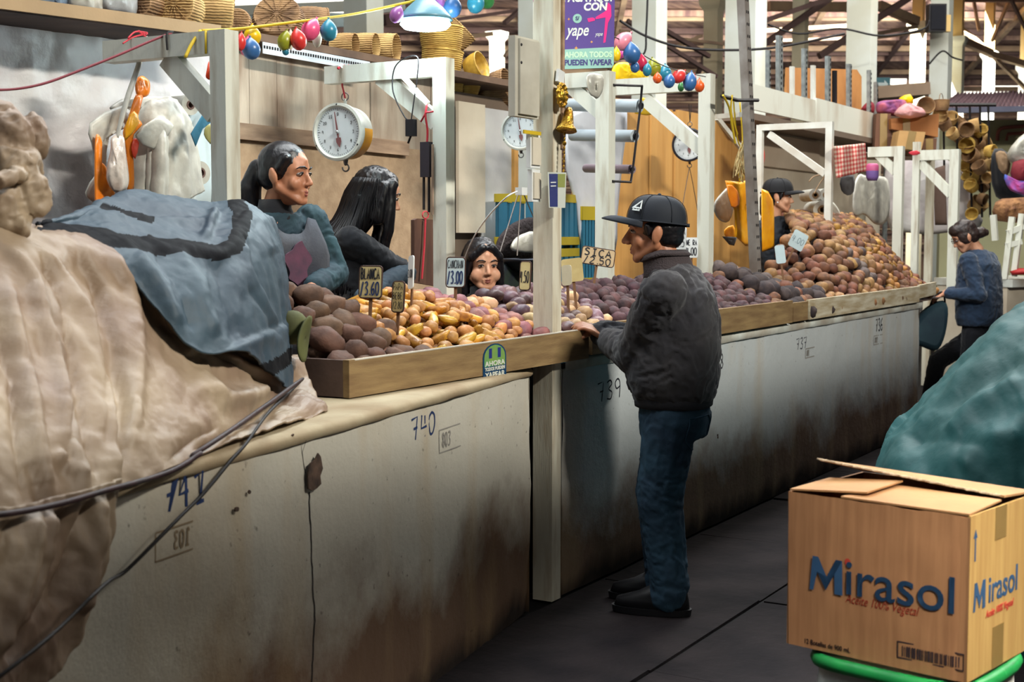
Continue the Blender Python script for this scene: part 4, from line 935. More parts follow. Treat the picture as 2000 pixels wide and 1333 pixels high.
# ------------------------------------------------ girl with long loose hair
def build_girl():
    t = thing('person', 'person with long loose black hair in dark top bending over the counter below the scale', 'person')
    hc = P(738, 382, Y=1.06); k = 1.06
    fd = (RT * .90 + FW * .30 - UP * .22).normalized(); hm = headmat(hc, fd, UP, k)
    f = (RT * .8 + FW * .25).normalized(); r = f.cross(UP).normalized()
    g = V((hc.x, hc.y, .33)) - f * .16
    def L(x, y, z): return g + r * x + f * y + UP * z
    zs = hc.z - .33 - .21
    SL, SR = L(-.16, .0, zs), L(.165, .0, zs)
    WR = P(700, 588, Y=.80); ER = P(790, 535, Y=.92); WL = L(-.1, .3, zs - .38); EL = ik(SL, WL, .26, .24, -UP)
    b = B(); head(b, hm, False, True); b.cap(hm @ V((0, -.025, -.06)), .048, L(0, .02, zs + .04), .055)
    loft(b, [(L(0, -.04, .60), r, f, .14, .10), (L(0, -.02, zs - .2), r, f, .15, .10), (L(0, 0, zs), r, f, .12, .08)])
    arm_chain(b, SL, EL, WL, .042, .034, .024); arm_chain(b, SR, ER, WR, .042, .034, .024)
    for s in (-1, 1): b.cap(L(s * .08, -.04, .68), .08, L(s * .08, -.02, .38), .055); b.cap(L(s * .08, -.02, .38), .055, L(s * .08, -.04, .05), .04); b.cap(L(s * .08, -.04, .04), .04, L(s * .08, .1, .03), .03)
    hand(b, WR, -RT - FW * .3 - UP * .2, -UP, FW, .9, .4); hand(b, WL, f - UP * .3, -UP, r, .9, .4)
    remeshed(b, 'body', m_skin_l, .0055, 5, t); face_parts(t, hm, m_skin_l)
    b = B(); h = HB(b, hm); h.ell((0, -.020, .036), (.086, .100, .090)); h.ell((0, -.04, -.01), (.090, .088, .09)); h.ell((0, -.075, -.06), (.095, .075, .10)); h.ell((0, .028, .070), (.066, .048, .042))
    for s in (-1, 1): h.cap((s * .076, .006, .03), .030, (s * .084, -.004, -.10), .034)
    for s in (-1, 1): h.cap((s * .064, .040, .055), .026, (s * .080, .016, -.03), .026)
    # the fall of hair over shoulders and back: a smooth mass, then loose strands laid on it
    loft(b, [(hm @ V((0, -.03, .02)), r, f, .088, .095), (hm @ V((0, -.055, -.08)), r, f, .105, .085), (L(0, -.06, zs - .02), r, f, .155, .115), (L(0, -.05, zs - .16), r, f, .19, .14), (L(0, -.04, zs - .34), r, f, .20, .15), (L(0, -.04, zs - .42), r, f, .17, .12)], 28, 2)
    for q in ((-.062, .070), (.062, .076), (.074, .055), (-.074, .05)):
        strand_hair(b, [[hm @ V((q[0], q[1] * .6, .05)), hm @ V((q[0] * 1.2, q[1] * .75, -.05)), hm @ V((q[0] * 1.2, q[1] * .9, -.14)), hm @ V((q[0] * 1.05, q[1] * .9, -.22)), hm @ V((q[0] * 1.2, q[1] * 1.1, -.30))]], .020)
    hb_ = remeshed(b, 'hair', m_hair, .006, 6, t, disp=lambda c, n: .0035 * fbm(V((c.x * 3, c.y * 3, c.z * .25)), 30, 3))
    trh = bv(hb_); b = B()
    for i in range(230):
        a = uni(-2.6, 2.6); pts = []; wob = uni(-.06, .06)
        for j in range(9):
            u = j / 8; z0 = hm @ V((0, -.02, .10 - .02 * u)); zz = z0.z - u * uni(.50, .54); d_ = (-f * math.cos(a * (.55 + .45 * u) + wob * u * 3) + r * math.sin(a * (.55 + .45 * u) + wob * u * 3)).normalized()
            cc = V((z0.x, z0.y, zz)).lerp(V((L(0, -.04, 0).x, L(0, -.04, 0).y, zz)), u); h_ = trh.ray_cast(cc + d_ * .6 + UP * (.12 * (1 - u)), (-d_ - UP * .3 * (1 - u)).normalized())[0]
            if h_ is not None: pts.append(h_ + d_ * .002)
        if len(pts) > 4: b.tube(spline(pts, 2), [.0042 * (.4 + .6 * math.sin(math.pi * min(1, .2 + .8 * q / (2 * len(pts))))) for q in range(2 * (len(pts) - 1) + 1)], 4)
    stuff(b.build('hair_strands', m_hair, t, smooth=True))
    b = B(); loft(b, [(L(0, -.04, .5), r, f, .19, .15), (L(0, -.03, .8), r, f, .185, .145), (L(0, -.02, zs - .15), r, f, .19, .135), (L(0, -.01, zs - .03), r, f, .165, .11), (L(0, .0, zs + .05), r, f, .09, .08)])
    b.cap(SL, .068, EL, .060); b.cap(EL, .06, WL, .044); b.cap(SR, .072, ER + (SR - ER) * .12, .060)
    remeshed(b, 'jacket', m_black_cl, .009, 5, t, disp=wrinkle(.008, 8))
    b = B(); b.cap(ER + (SR - ER) * .2, .057, ER, .056); b.cap(ER, .056, WR - (WR - ER) * .1, .042)
    remeshed(b, 'sleeve', M('sleeve_blue', (52, 68, 78), .85, c2=(36, 48, 60), scale=6), .008, 5, t, disp=wrinkle(.007, 9))
    return t
build_girl()

# ------------------------------------------------ child
def build_child():
    t = thing('person', 'person, small child with dark hair, only the face showing above the potatoes', 'person')
    hc = P(943, 518, Y=.86); k = 1.04
    fd = (RT * .30 - FW * .93 + UP * -.03).normalized(); hm = headmat(hc, fd, UP, k)
    f = (RT * .3 - FW * .9).normalized(); r = f.cross(UP).normalized(); g = V((hc.x, hc.y, .33))
    def L(x, y, z): return g + r * x + f * y + UP * z
    zs = hc.z - .33 - .20
    b = B(); head(b, hm, True); b.cap(hm @ V((0, -.025, -.06)), .038, L(0, -.01, zs + .03), .042)
    loft(b, [(L(0, 0, .42), r, f, .11, .08), (L(0, 0, zs - .15), r, f, .115, .08), (L(0, 0, zs), r, f, .09, .06)])
    for s in (-1, 1):
        S = L(s * .125, 0, zs); E = L(s * .15, .02, zs - .2); W = L(s * .12, .12, zs - .33); arm_chain(b, S, E, W, .034, .028, .02); hand(b, W, f - UP * .3, -UP, -r * s, .75, .4)
        b.cap(L(s * .06, 0, .46), .06, L(s * .06, .01, .26), .042); b.cap(L(s * .06, .01, .26), .042, L(s * .06, 0, .04), .032); b.cap(L(s * .06, 0, .03), .03, L(s * .06, .1, .025), .024)
    remeshed(b, 'body', m_skin_l, .0045, 5, t); face_parts(t, hm, m_skin_l, child=True)
    b = B(); h = HB(b, hm); h.ell((0, -.024, .036), (.086, .098, .092)); h.ell((0, -.04, -.03), (.084, .074, .10))
    for s in (-1, 1): h.cap((s * .022, .064, .082), .022, (s * .066, .046, .040), .020); h.cap((s * .070, .034, .045), .018, (s * .084, .006, -.04), .020); h.cap((s * .084, .0, -.04), .022, (s * .088, -.005, -.13), .018)
    strand_hair(b, [[hm @ V((.0, -.01, .128)), hm @ V((x * .7, -.05 + .1 * abs(x), .10)), hm @ V((x * 1.05, -.06, .0)), hm @ V((x, -.05, -.14))] for x in [-.085 + .017 * i for i in range(11)]], .012)
    remeshed(b, 'hair', m_hair, .005, 2, t, disp=lambda c, n: .002 * fbm(V((c.x * 3, c.y * 3, c.z * .4)), 60, 2))
    b = B(); loft(b, [(L(0, -.0, .35), r, f, .15, .11), (L(0, 0, zs - .15), r, f, .145, .105), (L(0, -.005, zs - .02), r, f, .13, .085), (L(0, 0, zs + .05), r, f, .07, .062), (L(0, .0, zs + .10), r, f, .06, .06)])
    for s in (-1, 1): b.cap(L(s * .125, 0, zs - .01), .05, L(s * .15, .02, zs - .2), .045); b.cap(L(s * .15, .02, zs - .2), .045, L(s * .122, .11, zs - .315), .036)
    remeshed(b, 'jumper', m_black_cl, .009, 5, t, disp=wrinkle(.006, 9))
    return t
build_child()

# ------------------------------------------------ vendor in the cap, far stall
def build_capvendor():
    t = thing('person', 'person in black cap and dark coat standing in the far stall beside yellow bags', 'person')
    hc = P(1521, 384, Y=.72); k = 1.0
    fd = (RT * .97 - FW * .2 - UP * .04).normalized(); hm = headmat(hc, fd, UP, k)
    f = (RT * .8 - FW * .5).normalized(); r = f.cross(UP).normalized(); g = V((hc.x, hc.y, .33)) - f * .03
    def L(x, y, z): return g + r * x + f * y + UP * z
    zs = hc.z - .33 - .24
    SL, SR = L(-.17, -.02, zs), L(.17, -.02, zs); WL = L(-.10, .24, zs - .34); WR = L(.08, .26, zs - .33)
    EL = ik(SL, WL, .28, .25, -UP - r * .4); ER = ik(SR, WR, .28, .25, -UP + r * .4)
    b = B(); head(b, hm, False, True); b.cap(hm @ V((0, -.025, -.06)), .05, L(0, -.01, zs + .03), .055)
    loft(b, [(L(0, 0, .60), r, f, .14, .10), (L(0, 0, zs - .2), r, f, .15, .10), (L(0, 0, zs), r, f, .12, .08)])
    arm_chain(b, SL, EL, WL, .045, .036, .025); arm_chain(b, SR, ER, WR, .045, .036, .025); hand(b, WL, f - r * -.2, -UP, r, .95, .6); hand(b, WR, f, -UP, -r, .95, .6)
    for s in (-1, 1): b.cap(L(s * .08, 0, .68), .08, L(s * .08, .02, .38), .055); b.cap(L(s * .08, .02, .38), .055, L(s * .08, 0, .05), .04); b.cap(L(s * .08, 0, .04), .04, L(s * .08, .13, .03), .03)
    remeshed(b, 'body', m_skin_l, .006, 4, t); face_parts(t, hm, m_skin_l)
    b = B(); h = HB(b, hm); h.ell((0, -.022, .02), (.079, .094, .075)); h.ell((0, -.05, -.03), (.070, .060, .06))
    for s in (-1, 1): h.cap((s * .072, .022, .02), .012, (s * .075, .014, -.02), .008)
    h.cap((0, -.09, -.02), .045, (0, -.10, -.12), .03)
    remeshed(b, 'hair', m_hair, .006, 3, t)
    cap_hat(t, headmat(hc + UP * .016, fd + UP * .06, UP, 1.06), M('cap_dark', (26, 26, 30), .8), False, .075)
    b = B(); loft(b, [(L(0, -.01, .55), r, f, .20, .15), (L(0, -.01, zs - .18), r, f, .20, .15), (L(0, -.015, zs - .05), r, f, .18, .12), (L(0, -.012, zs + .05), r, f, .10, .09), (L(0, -.01, zs + .10), r, f, .085, .08)])
    b.cap(SL, .072, EL, .062); b.cap(EL, .062, WL - (WL - EL) * .1, .046); b.cap(SR, .072, ER, .062); b.cap(ER, .062, WR - (WR - ER) * .1, .046)
    remeshed(b, 'coat', M('coat_dark', (30, 38, 42), .8, c2=(24, 28, 36), scale=5), .009, 5, t, disp=wrinkle(.008, 8))
    b = B(); b.ell(hm @ V((-.080, -.004, -.045)), .006); b.ell(hm @ V((.080, -.004, -.045)), .006); b.build('earrings', M('pearl', (230, 230, 226), .3), t, smooth=True)
    return t
build_capvendor()

# ------------------------------------------------ woman in the navy sweater, end of the counter
def build_shopper():
    t = thing('person', 'person in navy sweater and black trousers looking down at the end of the counter', 'person')
    base = P(1880, 815, Z=0); g = V((base.x, base.y, 0)); D0 = (g - CAM).dot(FW)
    f = (-RT * .72 + FW * .69).normalized(); r = f.cross(UP).normalized()
    def L(x, y, z): return g + r * x + f * y + UP * z
    def S_(px, py, dd=0): return P(px, py, D=D0 + dd)
    hc = S_(1883, 462, 0); k = 1.05; hm = headmat(hc, (-RT * .85 + FW * .05 - UP * .48), UP, k)
    cS = S_(1912, 505, 0); cH = S_(1912, 628, 0); nk = S_(1908, 488, 0)
    up = (cS - cH).normalized(); fb = (f - up * f.dot(up)).normalized()
    SL, SR = cS - r * .19 - UP * .02, cS + r * .19 - UP * .02
    WL = S_(1846, 574, -.12); EL = ik(SL, WL, .29, .26, -f * .4 - UP * .8); WR = S_(1850, 570, .25); ER = ik(SR, WR, .29, .26, -UP)
    hipL, hipR = cH - r * .085 - UP * .06, cH + r * .085 - UP * .06
    kF = S_(1832, 705, .05); aF = S_(1812, 786, .1); kB = S_(1893, 715, -.05); aB = S_(1925, 800, -.05)
    b = B(); head(b, hm, False, True); b.cap(hm @ V((0, -.03, -.06)), .048, nk, .055)
    loft(b, [(cH - UP * .05, r, fb, .14, .10), (cH.lerp(cS, .5), r, fb, .13, .095), (cS, r, fb, .13, .085)])
    arm_chain(b, SL, EL, WL, .045, .036, .025); arm_chain(b, SR, ER, WR, .045, .036, .025); hand(b, WL, f - UP * .5, -UP, -FW, .95, .8); hand(b, WR, f - UP * .2, -UP, FW, .95, .5)
    for h, kk, a in ((hipR, kF, aF), (hipL, kB, aB)): b.cap(h, .08, kk, .055); b.cap(kk, .055, a, .038); b.cap(a, .036, a + f * .12 - UP * .04, .03)
    remeshed(b, 'body', m_skin_l, .007, 4, t); face_parts(t, hm, m_skin_l)
    b = B(); h = HB(b, hm); h.ell((0, -.02, .036), (.085, .10, .092)); h.ell((0, -.05, -.01), (.08, .07, .08)); h.ell((0, .04, .07), (.07, .05, .05))
    for s in (-1, 1): h.ell((s * .060, .0, .0), (.026, .06, .06))
    h.ell((0, -.125, -.035), (.05, .048, .045)); h.cap((0, -.10, -.02), .04, (0, -.15, -.05), .035)
    remeshed(b, 'hair', m_hair_b, .007, 2, t, disp=lambda c, n: .004 * fbm(c, 40, 2))
    b = B()
    for s in (-1, 1): b.tube([hm @ V((s * .032 + .019 * math.cos(a), .094, .0 + .015 * math.sin(a))) for a in [2 * math.pi * i / 14 for i in range(15)]], .0018, 5)
    b.tube([hm @ V((-.014, .097, .003)), hm @ V((.014, .097, .003))], .0016, 5)
    for s in (-1, 1): b.tube([hm @ V((s * .052, .092, .003)), hm @ V((s * .08, -.01, .0))], .0016, 5)
    b.build('glasses', m_dark, t)
    b = B(); loft(b, [(cH - up * .035, r, fb, .195, .15), (cH + up * .03, r, fb, .212, .17), (cH.lerp(cS, .5), r, fb, .22, .17), (cS - up * .05, r, fb, .20, .15), (cS + up * .03, r, fb, .14, .105), (nk, r, fb, .075, .07)])
    b.cap(SL, .075, EL, .068); b.cap(EL, .068, WL - (WL - EL) * .12, .046); b.cap(SR, .075, ER, .066); b.cap(ER, .066, WR - (WR - ER) * .12, .046)
    remeshed(b, 'sweater', m_navy_knit, .009, 5, t, disp=wrinkle(.010, 6))
    b = B(); loft(b, [(cH - UP * .12, r, fb, .155, .115), (cH - up * .0, r, fb, .155, .118)])
    for h, kk, a in ((hipR, kF, aF), (hipL, kB, aB)): b.cap(h - UP * .03, .10, kk, .078); b.cap(kk, .078, a + UP * .02, .058)
    remeshed(b, 'trousers', m_black_cl, .009, 5, t, disp=wrinkle(.006, 8))
    for a in (aF, aB):
        b = B(); c = V((a.x, a.y, max(a.z - .09, 0)))
        loft(b, [(c + f * .06, r, f, .045, .13), (c + f * .06 + UP * .03, r, f, .045, .13), (c + f * .03 + UP * .07, r, f, .04, .08), (c + UP * .12, r, f, .045, .05)], 20, 2.2); b.build('shoe', m_shoe, t, smooth=True)
    # her bag, a thing of its own
    g2 = thing('shopping_bag', 'dark teal shopping bag hanging from the hand of the person in the navy sweater', 'bag')
    D1 = D0 - .06
    q = [(1812, 600), (1846, 592), (1846, 640), (1830, 682), (1800, 676), (1775, 664), (1778, 640)]
    pts = [P(x, y, D=D1) for x, y in q]; b = B()
    c = sum(pts, V()) / len(pts)
    L_ = []
    for off, sc in ((-.07, .75), (-.05, .97), (0, 1.04), (.05, .97), (.07, .75)): L_.append([c + (p - c) * sc + FW * off for p in spline(pts, 4, True)])
    b.grid([list(x) for x in L_], closed=True); n_ = len(L_[0]); b.bm.verts.ensure_lookup_table()
    for ring in (L_[0], L_[-1]): b.verts(ring, [tuple(range(n_))])
    b.build('bag_body', M('bag_teal', (48, 76, 88), .7, c2=(36, 58, 74), scale=6), g2, smooth=True)
    b = B()
    for dd in (-.03, .03): b.tube(spline([P(1814, 604, D=D1 + dd), P(1826, 578, D=D1), P(1842, 572, D=D1), P(1846, 596, D=D1 + dd)], 6), .008, 6)
    b.build('handle', m_dark, g2, smooth=True)
    return t
build_shopper()
# ================================================================== PRODUCE
def potato_mesh(name, mat, l=.055, w=.042, bump_=.14, seed=0, eyes=True, bend=0, knob=0):
    b = B(); b.ell((0, 0, 0), 1, None, 14, 9)
    for v in b.bm.verts:
        p = v.co.copy(); s = 1 + bump_ * fbm(p + V((seed * 3.1, 0, 0)), 1.1, 3) + .05 * fbm(p + V((0, seed * 2.7, 0)), 3.2, 2)
        if knob: s += knob * max(0, fbm(p + V((seed, seed, 1)), 2.0, 1)) 
        v.co = V((p.x * l, p.y * w, p.z * w * .92)) * s
        if bend: v.co.z += bend * (p.x * p.x - .4)
    return b.mesh(name, mat, True)
KIND = {}
def kind(name, label, group, cat, cols, l, w, rough=.75, knob=0, bend=0, bump_=.14, variants=5, rand=.25, hue=.012, spec=.3, scale=18):
    m = M('skin_' + name + group[:12], cols[0], rough, c2=cols[1], scale=scale, bump=.9, bscale=38, bdist=.004, rand=rand, hue=hue, spec=spec)
    KIND[label] = dict(name=name, label=label, group=group, cat=cat, l=l, w=w, ms=[potato_mesh(name, m, l, w, bump_, i * 1.7 + len(label), True, bend, knob) for i in range(variants)], n=0)
    return KIND[label]
def put(k, p, sc=1.0, flat=.5):
    o = bpy.data.objects.new(k['name'], k['ms'][int(rnd() * len(k['ms']))]); COL.objects.link(o)
    o['label'] = k['label']; o['category'] = k['cat']; o['group'] = k['group']; k['n'] += 1
    o.matrix_world = Matrix.Translation(p) @ Matrix.Rotation(uni(0, 6.28), 4, 'Z') @ Matrix.Rotation(uni(-flat, flat), 4, 'X') @ Matrix.Rotation(uni(-flat, flat), 4, 'Y') @ Matrix.Diagonal((sc, sc, sc, 1))
    return o
kA = kind('potato', 'big dusty brown potato in the heap beside the covered sacks', 'big brown potatoes of the near tray', 'potato', ((104, 77, 62), (74, 54, 44)), .058, .044, bump_=.16, rand=.2)
kY = kind('yellow_tuber', 'knobbly yellow tuber in the golden heap in the middle of the near tray', 'knobbly yellow tubers', 'tuber', ((216, 162, 56), (138, 94, 46)), .047, .019, .4, knob=.45, bend=.008, bump_=.2, rand=.25, hue=.015, spec=.5)
kO = kind('small_potato', 'small ochre potato mixed in with the golden tubers on the near tray', 'small ochre potatoes', 'potato', ((196, 142, 84), (146, 100, 64)), .030, .024, .5, rand=.2)
kP = kind('pink_potato', 'dusty pink potato in the heap in front of the child', 'pink potatoes', 'potato', ((150, 96, 92), (108, 70, 72)), .046, .037, .6, rand=.18, hue=.02)
kM = kind('mixed_potato', 'purple or cream potato in the mixed heap right of the main post', 'mixed purple and cream potatoes', 'potato', ((130, 98, 98), (92, 70, 78)), .042, .034, .45, rand=.35, hue=.04, spec=.45)
kC = kind('cream_potato', 'cream potato lying among the purple ones right of the main post', 'cream potatoes in the mixed heap', 'potato', ((206, 176, 132), (164, 130, 98)), .040, .032, .5, rand=.2)
kV = kind('purple_potato', 'dark purple potato in the heap right of the man in the jacket', 'dark purple potatoes', 'potato', ((92, 62, 64), (54, 40, 44)), .040, .036, .7, knob=.15, rand=.4, hue=.025)
kD = kind('dark_potato', 'big blackish potato at the middle of the far counter under the tilted blue price card', 'big blackish potatoes', 'potato', ((70, 58, 56), (42, 36, 40)), .066, .056, .8, knob=.2, rand=.25)
kB_ = kind('tan_potato', 'tan potato in the high mound on the far counter', 'tan potatoes of the high mound', 'potato', ((160, 120, 80), (112, 82, 58)), .050, .042, .7, rand=.25, hue=.015)
kR_ = kind('russet_potato', 'russet potato in the high mound on the far counter', 'russet potatoes of the high mound', 'potato', ((128, 86, 62), (84, 58, 46)), .048, .042, .75, rand=.28, hue=.015)
kG = kind('grey_potato', 'grey purple potato in the high mound on the far counter', 'grey potatoes of the high mound', 'potato', ((108, 94, 88), (74, 64, 64)), .050, .044, .75, rand=.22)
kS = kind('small_gold_potato', 'small golden potato at the far end of the high mound', 'small golden potatoes', 'potato', ((178, 130, 62), (124, 88, 52)), .036, .028, .6, knob=.2, rand=.3)
def scatter(x0, x1, y0, y1, hf, pick, gap, zl=0, tries=6000, flat=.55, keep=None):
    """dart-throwing on the slope of a heap; hf gives its height"""
    pts = []
    for _ in range(tries):
        x, y = uni(x0, x1), uni(y0, y1)
        k = pick(x, y)
        if k is None: continue
        z = hf(x, y) - zl; rr = (k['l'] + k['w']) * .5; g = gap * rr * 2
        p = V((x, y, z)); ok = True
        for q, r2 in pts:
            if (q - p).length < (rr + r2) * gap: ok = False; break
        if not ok: continue
        if keep and not keep(k): continue
        pts.append((p, rr)); put(k, p - UP * (rr * .55) + UP * uni(-.006, .008), uni(.86, 1.14), flat)
    return pts
# near tray
def hA(x, y):
    base = 1.09 + .10 * math.exp(-((x - 3.62) / .35) ** 2) * min(1, max(0, y) / .25) + .42 * min(y, .30) + .12 * max(0, min(y - .30, .12))
    base += .055 * math.exp(-((x - 4.38) / .30) ** 2) * min(1, (y + .02) / .15) - .03 * math.exp(-((x - 4.02) / .14) ** 2)
    return base + .016 * fbm((x, y, 0), 7) + .006
def pickA(x, y):
    e = x + .10 * fbm((x, y, 1), 6)
    if e < 3.98 - .25 * (y - .1): return kA
    if e < 4.62 - .55 * (y - .1): return kY if rnd() < .74 else kO
    if e < 4.95 - .1 * y: return kP if rnd() < .8 else (kO if rnd() < .7 else kC)
    return None
heapA = scatter(XT0 + .06, 4.90, .0, .46, hA, pickA, .74, keep=lambda k: k['n'] < 285)
scatter(XT0 + .06, 4.88, .02, .42, hA, pickA, .80, zl=.055, tries=2500, keep=lambda k: k['n'] < 290)
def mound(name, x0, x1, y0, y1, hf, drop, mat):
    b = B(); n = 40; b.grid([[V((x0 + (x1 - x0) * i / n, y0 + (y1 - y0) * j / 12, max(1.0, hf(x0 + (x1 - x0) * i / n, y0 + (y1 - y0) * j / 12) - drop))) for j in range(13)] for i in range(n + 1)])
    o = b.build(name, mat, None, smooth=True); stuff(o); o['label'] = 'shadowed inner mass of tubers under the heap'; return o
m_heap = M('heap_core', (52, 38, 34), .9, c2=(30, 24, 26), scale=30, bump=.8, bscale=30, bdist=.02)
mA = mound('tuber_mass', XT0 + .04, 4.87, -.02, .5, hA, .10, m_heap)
# heap behind and right of the post, in front of the man
def hM(x, y): return 1.085 + .50 * min(max(y, 0), .36) + .012 * fbm((x, y, 2), 7)
scatter(4.99, 5.62, .0, .42, hM, lambda x, y: (kM if rnd() < .68 else kC) if x < 5.62 else None, .74, keep=lambda k: k['n'] < 240)
scatter(4.99, 5.60, .02, .40, hM, lambda x, y: kM, .82, zl=.05, tries=800)
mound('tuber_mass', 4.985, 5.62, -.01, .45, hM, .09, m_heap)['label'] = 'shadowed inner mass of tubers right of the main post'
# far counter
XD = P(1486, 600, Y=0).x
def hV(x, y):
    return 1.10 + .42 * min(max(y, 0), .40) + .02 * fbm((x, y, 5), 5)
scatter(5.66, XB1 - .02, .0, .52, hV, lambda x, y: kV if x < 7.35 + .5 * y else (kR_ if rnd() < .5 else kV), .76, tries=5000, keep=lambda k: k['n'] < 250)
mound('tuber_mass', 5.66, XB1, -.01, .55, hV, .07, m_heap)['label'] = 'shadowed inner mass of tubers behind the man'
def hT(x, y):
    e = min(1, max(0, (XB3 + .15 + 2.0 * y - x) / 1.3)) ** .75; s = min(1, max(0, (x - XB1 - .85) / .8)); e *= 1 - .42 * math.exp(-((x - XB1 - .75) / .5) ** 2) * min(1, max(0, y - .1) / .15)
    return 1.065 + e * (.34 + .30 * s) * (1 - math.exp(-max(y, 0) / .28)) + .022 * fbm((x, y, 8), 4)
def pickT(x, y):
    u = (x - XB1) / (XB3 - XB1); n = fbm((x, y, 11), 2.4)
    if u < .24 and y < .40 and n > -.25: return kD
    if u > .66 and n > -.25: return kS if rnd() < .6 else kR_
    if n > .22: return kG
    if n > -.12: return kB_
    return kR_
scatter(XB1 + .03, XB3 + 1.7, .0, .92, hT, lambda x, y: pickT(x, y) if x < XB3 + .12 + 2.0 * y and y < .5 + max(0, x - XB1 - 1.6) * .5 else None, .72, tries=16000, keep=lambda k: k['n'] < 290)
mound('tuber_mass', XB1 + .02, XB3 + .9, -.012, .52, hT, .075, m_heap)['label'] = 'shadowed inner mass of tubers in the high mound'

# ---- price cards on sticks
m_card = M('card_board', (206, 190, 140), .7, c2=(178, 158, 108), scale=7); m_cardw = M('card_white', (222, 226, 226), .6, c2=(200, 204, 204), scale=7); m_cardb = M('card_blue', (188, 208, 214), .6)
m_stick = M('stick', (120, 86, 60), .8); m_brown_ink = M('card_edge', (70, 50, 44), .8)
def card(label, px, py, Y, w, h, lines, mat=m_card, yaw=0, roll=0, ink=m_ink_dk, stick=.14, edge=False, rows=None):
    t = thing('price_card', label, 'price card', None)
    c = P(px, py, Y=Y); x = RT * math.cos(yaw) + FW * math.sin(yaw); mt = basis(c, x, UP) @ Matrix.Rotation(roll, 4, 'Z') @ Matrix.Rotation(-.1, 4, 'X')
    rr = .012; poly = []
    for cx, cy, a0 in ((w / 2 - rr, h / 2 - rr, 0), (-w / 2 + rr, h / 2 - rr, 1), (-w / 2 + rr, -h / 2 + rr, 2), (w / 2 - rr, -h / 2 + rr, 3)):
        for q in range(4): a = (a0 + q / 3) * math.pi / 2; poly.append((cx + rr * math.cos(a), cy + rr * math.sin(a)))
    B().prism(poly, .005, mt).build('card', mat, t)
    if edge:
        b = B(); b.tube([mt @ V((x_, y_, 0)) for x_, y_ in poly + poly[:1]], .0035, 5); b.build('dark_edge', m_brown_ink, t)
    for i, (s, hh, y0, ww, inkm) in enumerate(lines):
        b = B(); n = sum(.72 if ch != '.' else .4 for ch in s) ; xs = (w * .86) / (n * hh)
        strokes(b, s, mt @ Matrix.Translation((-w * .43, y0, .0028)), hh, ww, xs=xs); b.build('lettering', inkm or ink, t)
    B().beam(mt @ V((0, -h / 2 + .04, -.006)), mt @ V((0, -h / 2 - stick, -.004)), .012, .005, x).build('stick', m_stick, t)
    return t
card('yellowed price card reading BLANCA 3.60 standing in the brown potatoes', 724, 551, .17, .086, .110, [('BLANCA', .036, .010, .0045, None), ('/3.60', .046, -.046, .005, m_ink_blue)], yaw=-.35, edge=True)
card('narrow yellowed price card reading PAPA BEBE 2.80 between brown and golden heaps', 778, 580, .13, .050, .108, [('PAPA', .022, .024, .0022, None), ('BEBE', .022, -.008, .0022, None), ('/2.80', .024, -.042, .0022, None)], yaw=-.55, edge=True)
card('narrow white price card seen edge on above the golden tubers', 803, 532, .24, .040, .125, [('3.00', .030, -.02, .003, None)], m_cardw, yaw=-1.0, roll=.12)
card('white price card reading CANCHAN 3.00 in front of the child', 890, 532, .30, .078, .118, [('CANCHAN', .032, .016, .0024, None), ('/3.00', .050, -.046, .005, m_ink_blue)], m_cardb, yaw=-.3, edge=True)
card('small yellow price card reading 4.50 left of the main post', 1026, 539, .34, .052, .125, [('4.50', .05, -.03, .004, None)], yaw=-.5, edge=True, stick=.2)
card('wide brown price card reading SICA 2.50 facing the man in the cap', 1168, 502, .36, .162, .082, [('SICA', .033, .002, .006, None), ('/2.50', .033, -.036, .005, None)], M('card_tan', (196, 172, 136), .7, c2=(168, 140, 108), scale=8), yaw=.1, roll=-.16, edge=True)
card('blank yellow price card just right of the main post', 1118, 528, .22, .095, .105, [], yaw=-.2, roll=.12)
card('thin greyish price card overlapping the blank yellow one', 1107, 538, .19, .05, .09, [], M('card_grey', (196, 186, 160), .7), yaw=-.6, roll=.1)
card('narrow white price card right behind the neck of the man in the cap', 1331, 466, .55, .06, .13, [('2.5', .05, -.05, .004, None), ('PAPA', .03, .02, .003, None)], m_cardw, yaw=-.5)
card('white price card reading 4.00 with a brown edge behind the man in the cap', 1351, 484, .55, .075, .12, [('4.00', .045, -.045, .005, None), ('NEGRA', .03, .015, .004, None)], m_cardw, yaw=-.2)
card('large tilted pale blue price card before the vendor in the far stall', 1559, 470, .35, .105, .12, [('4.00', .04, -.02, .004, M('faint_ink', (130, 150, 160), .7))], m_cardb, roll=-.5, yaw=.1, stick=.3)
card('small pale blue price card leaning over the blackish potatoes', 1524, 497, .25, .06, .115, [], m_cardb, roll=.12, stick=.18)
card('tiny pale blue price card on the crest of the high mound', 1669, 453, .72, .055, .10, [], m_cardb, stick=.14)
card('white price card low among the purple potatoes', 1421, 540, .42, .12, .14, [], M('card_crumpled', (168, 152, 146), .8), roll=-.1, stick=.1)
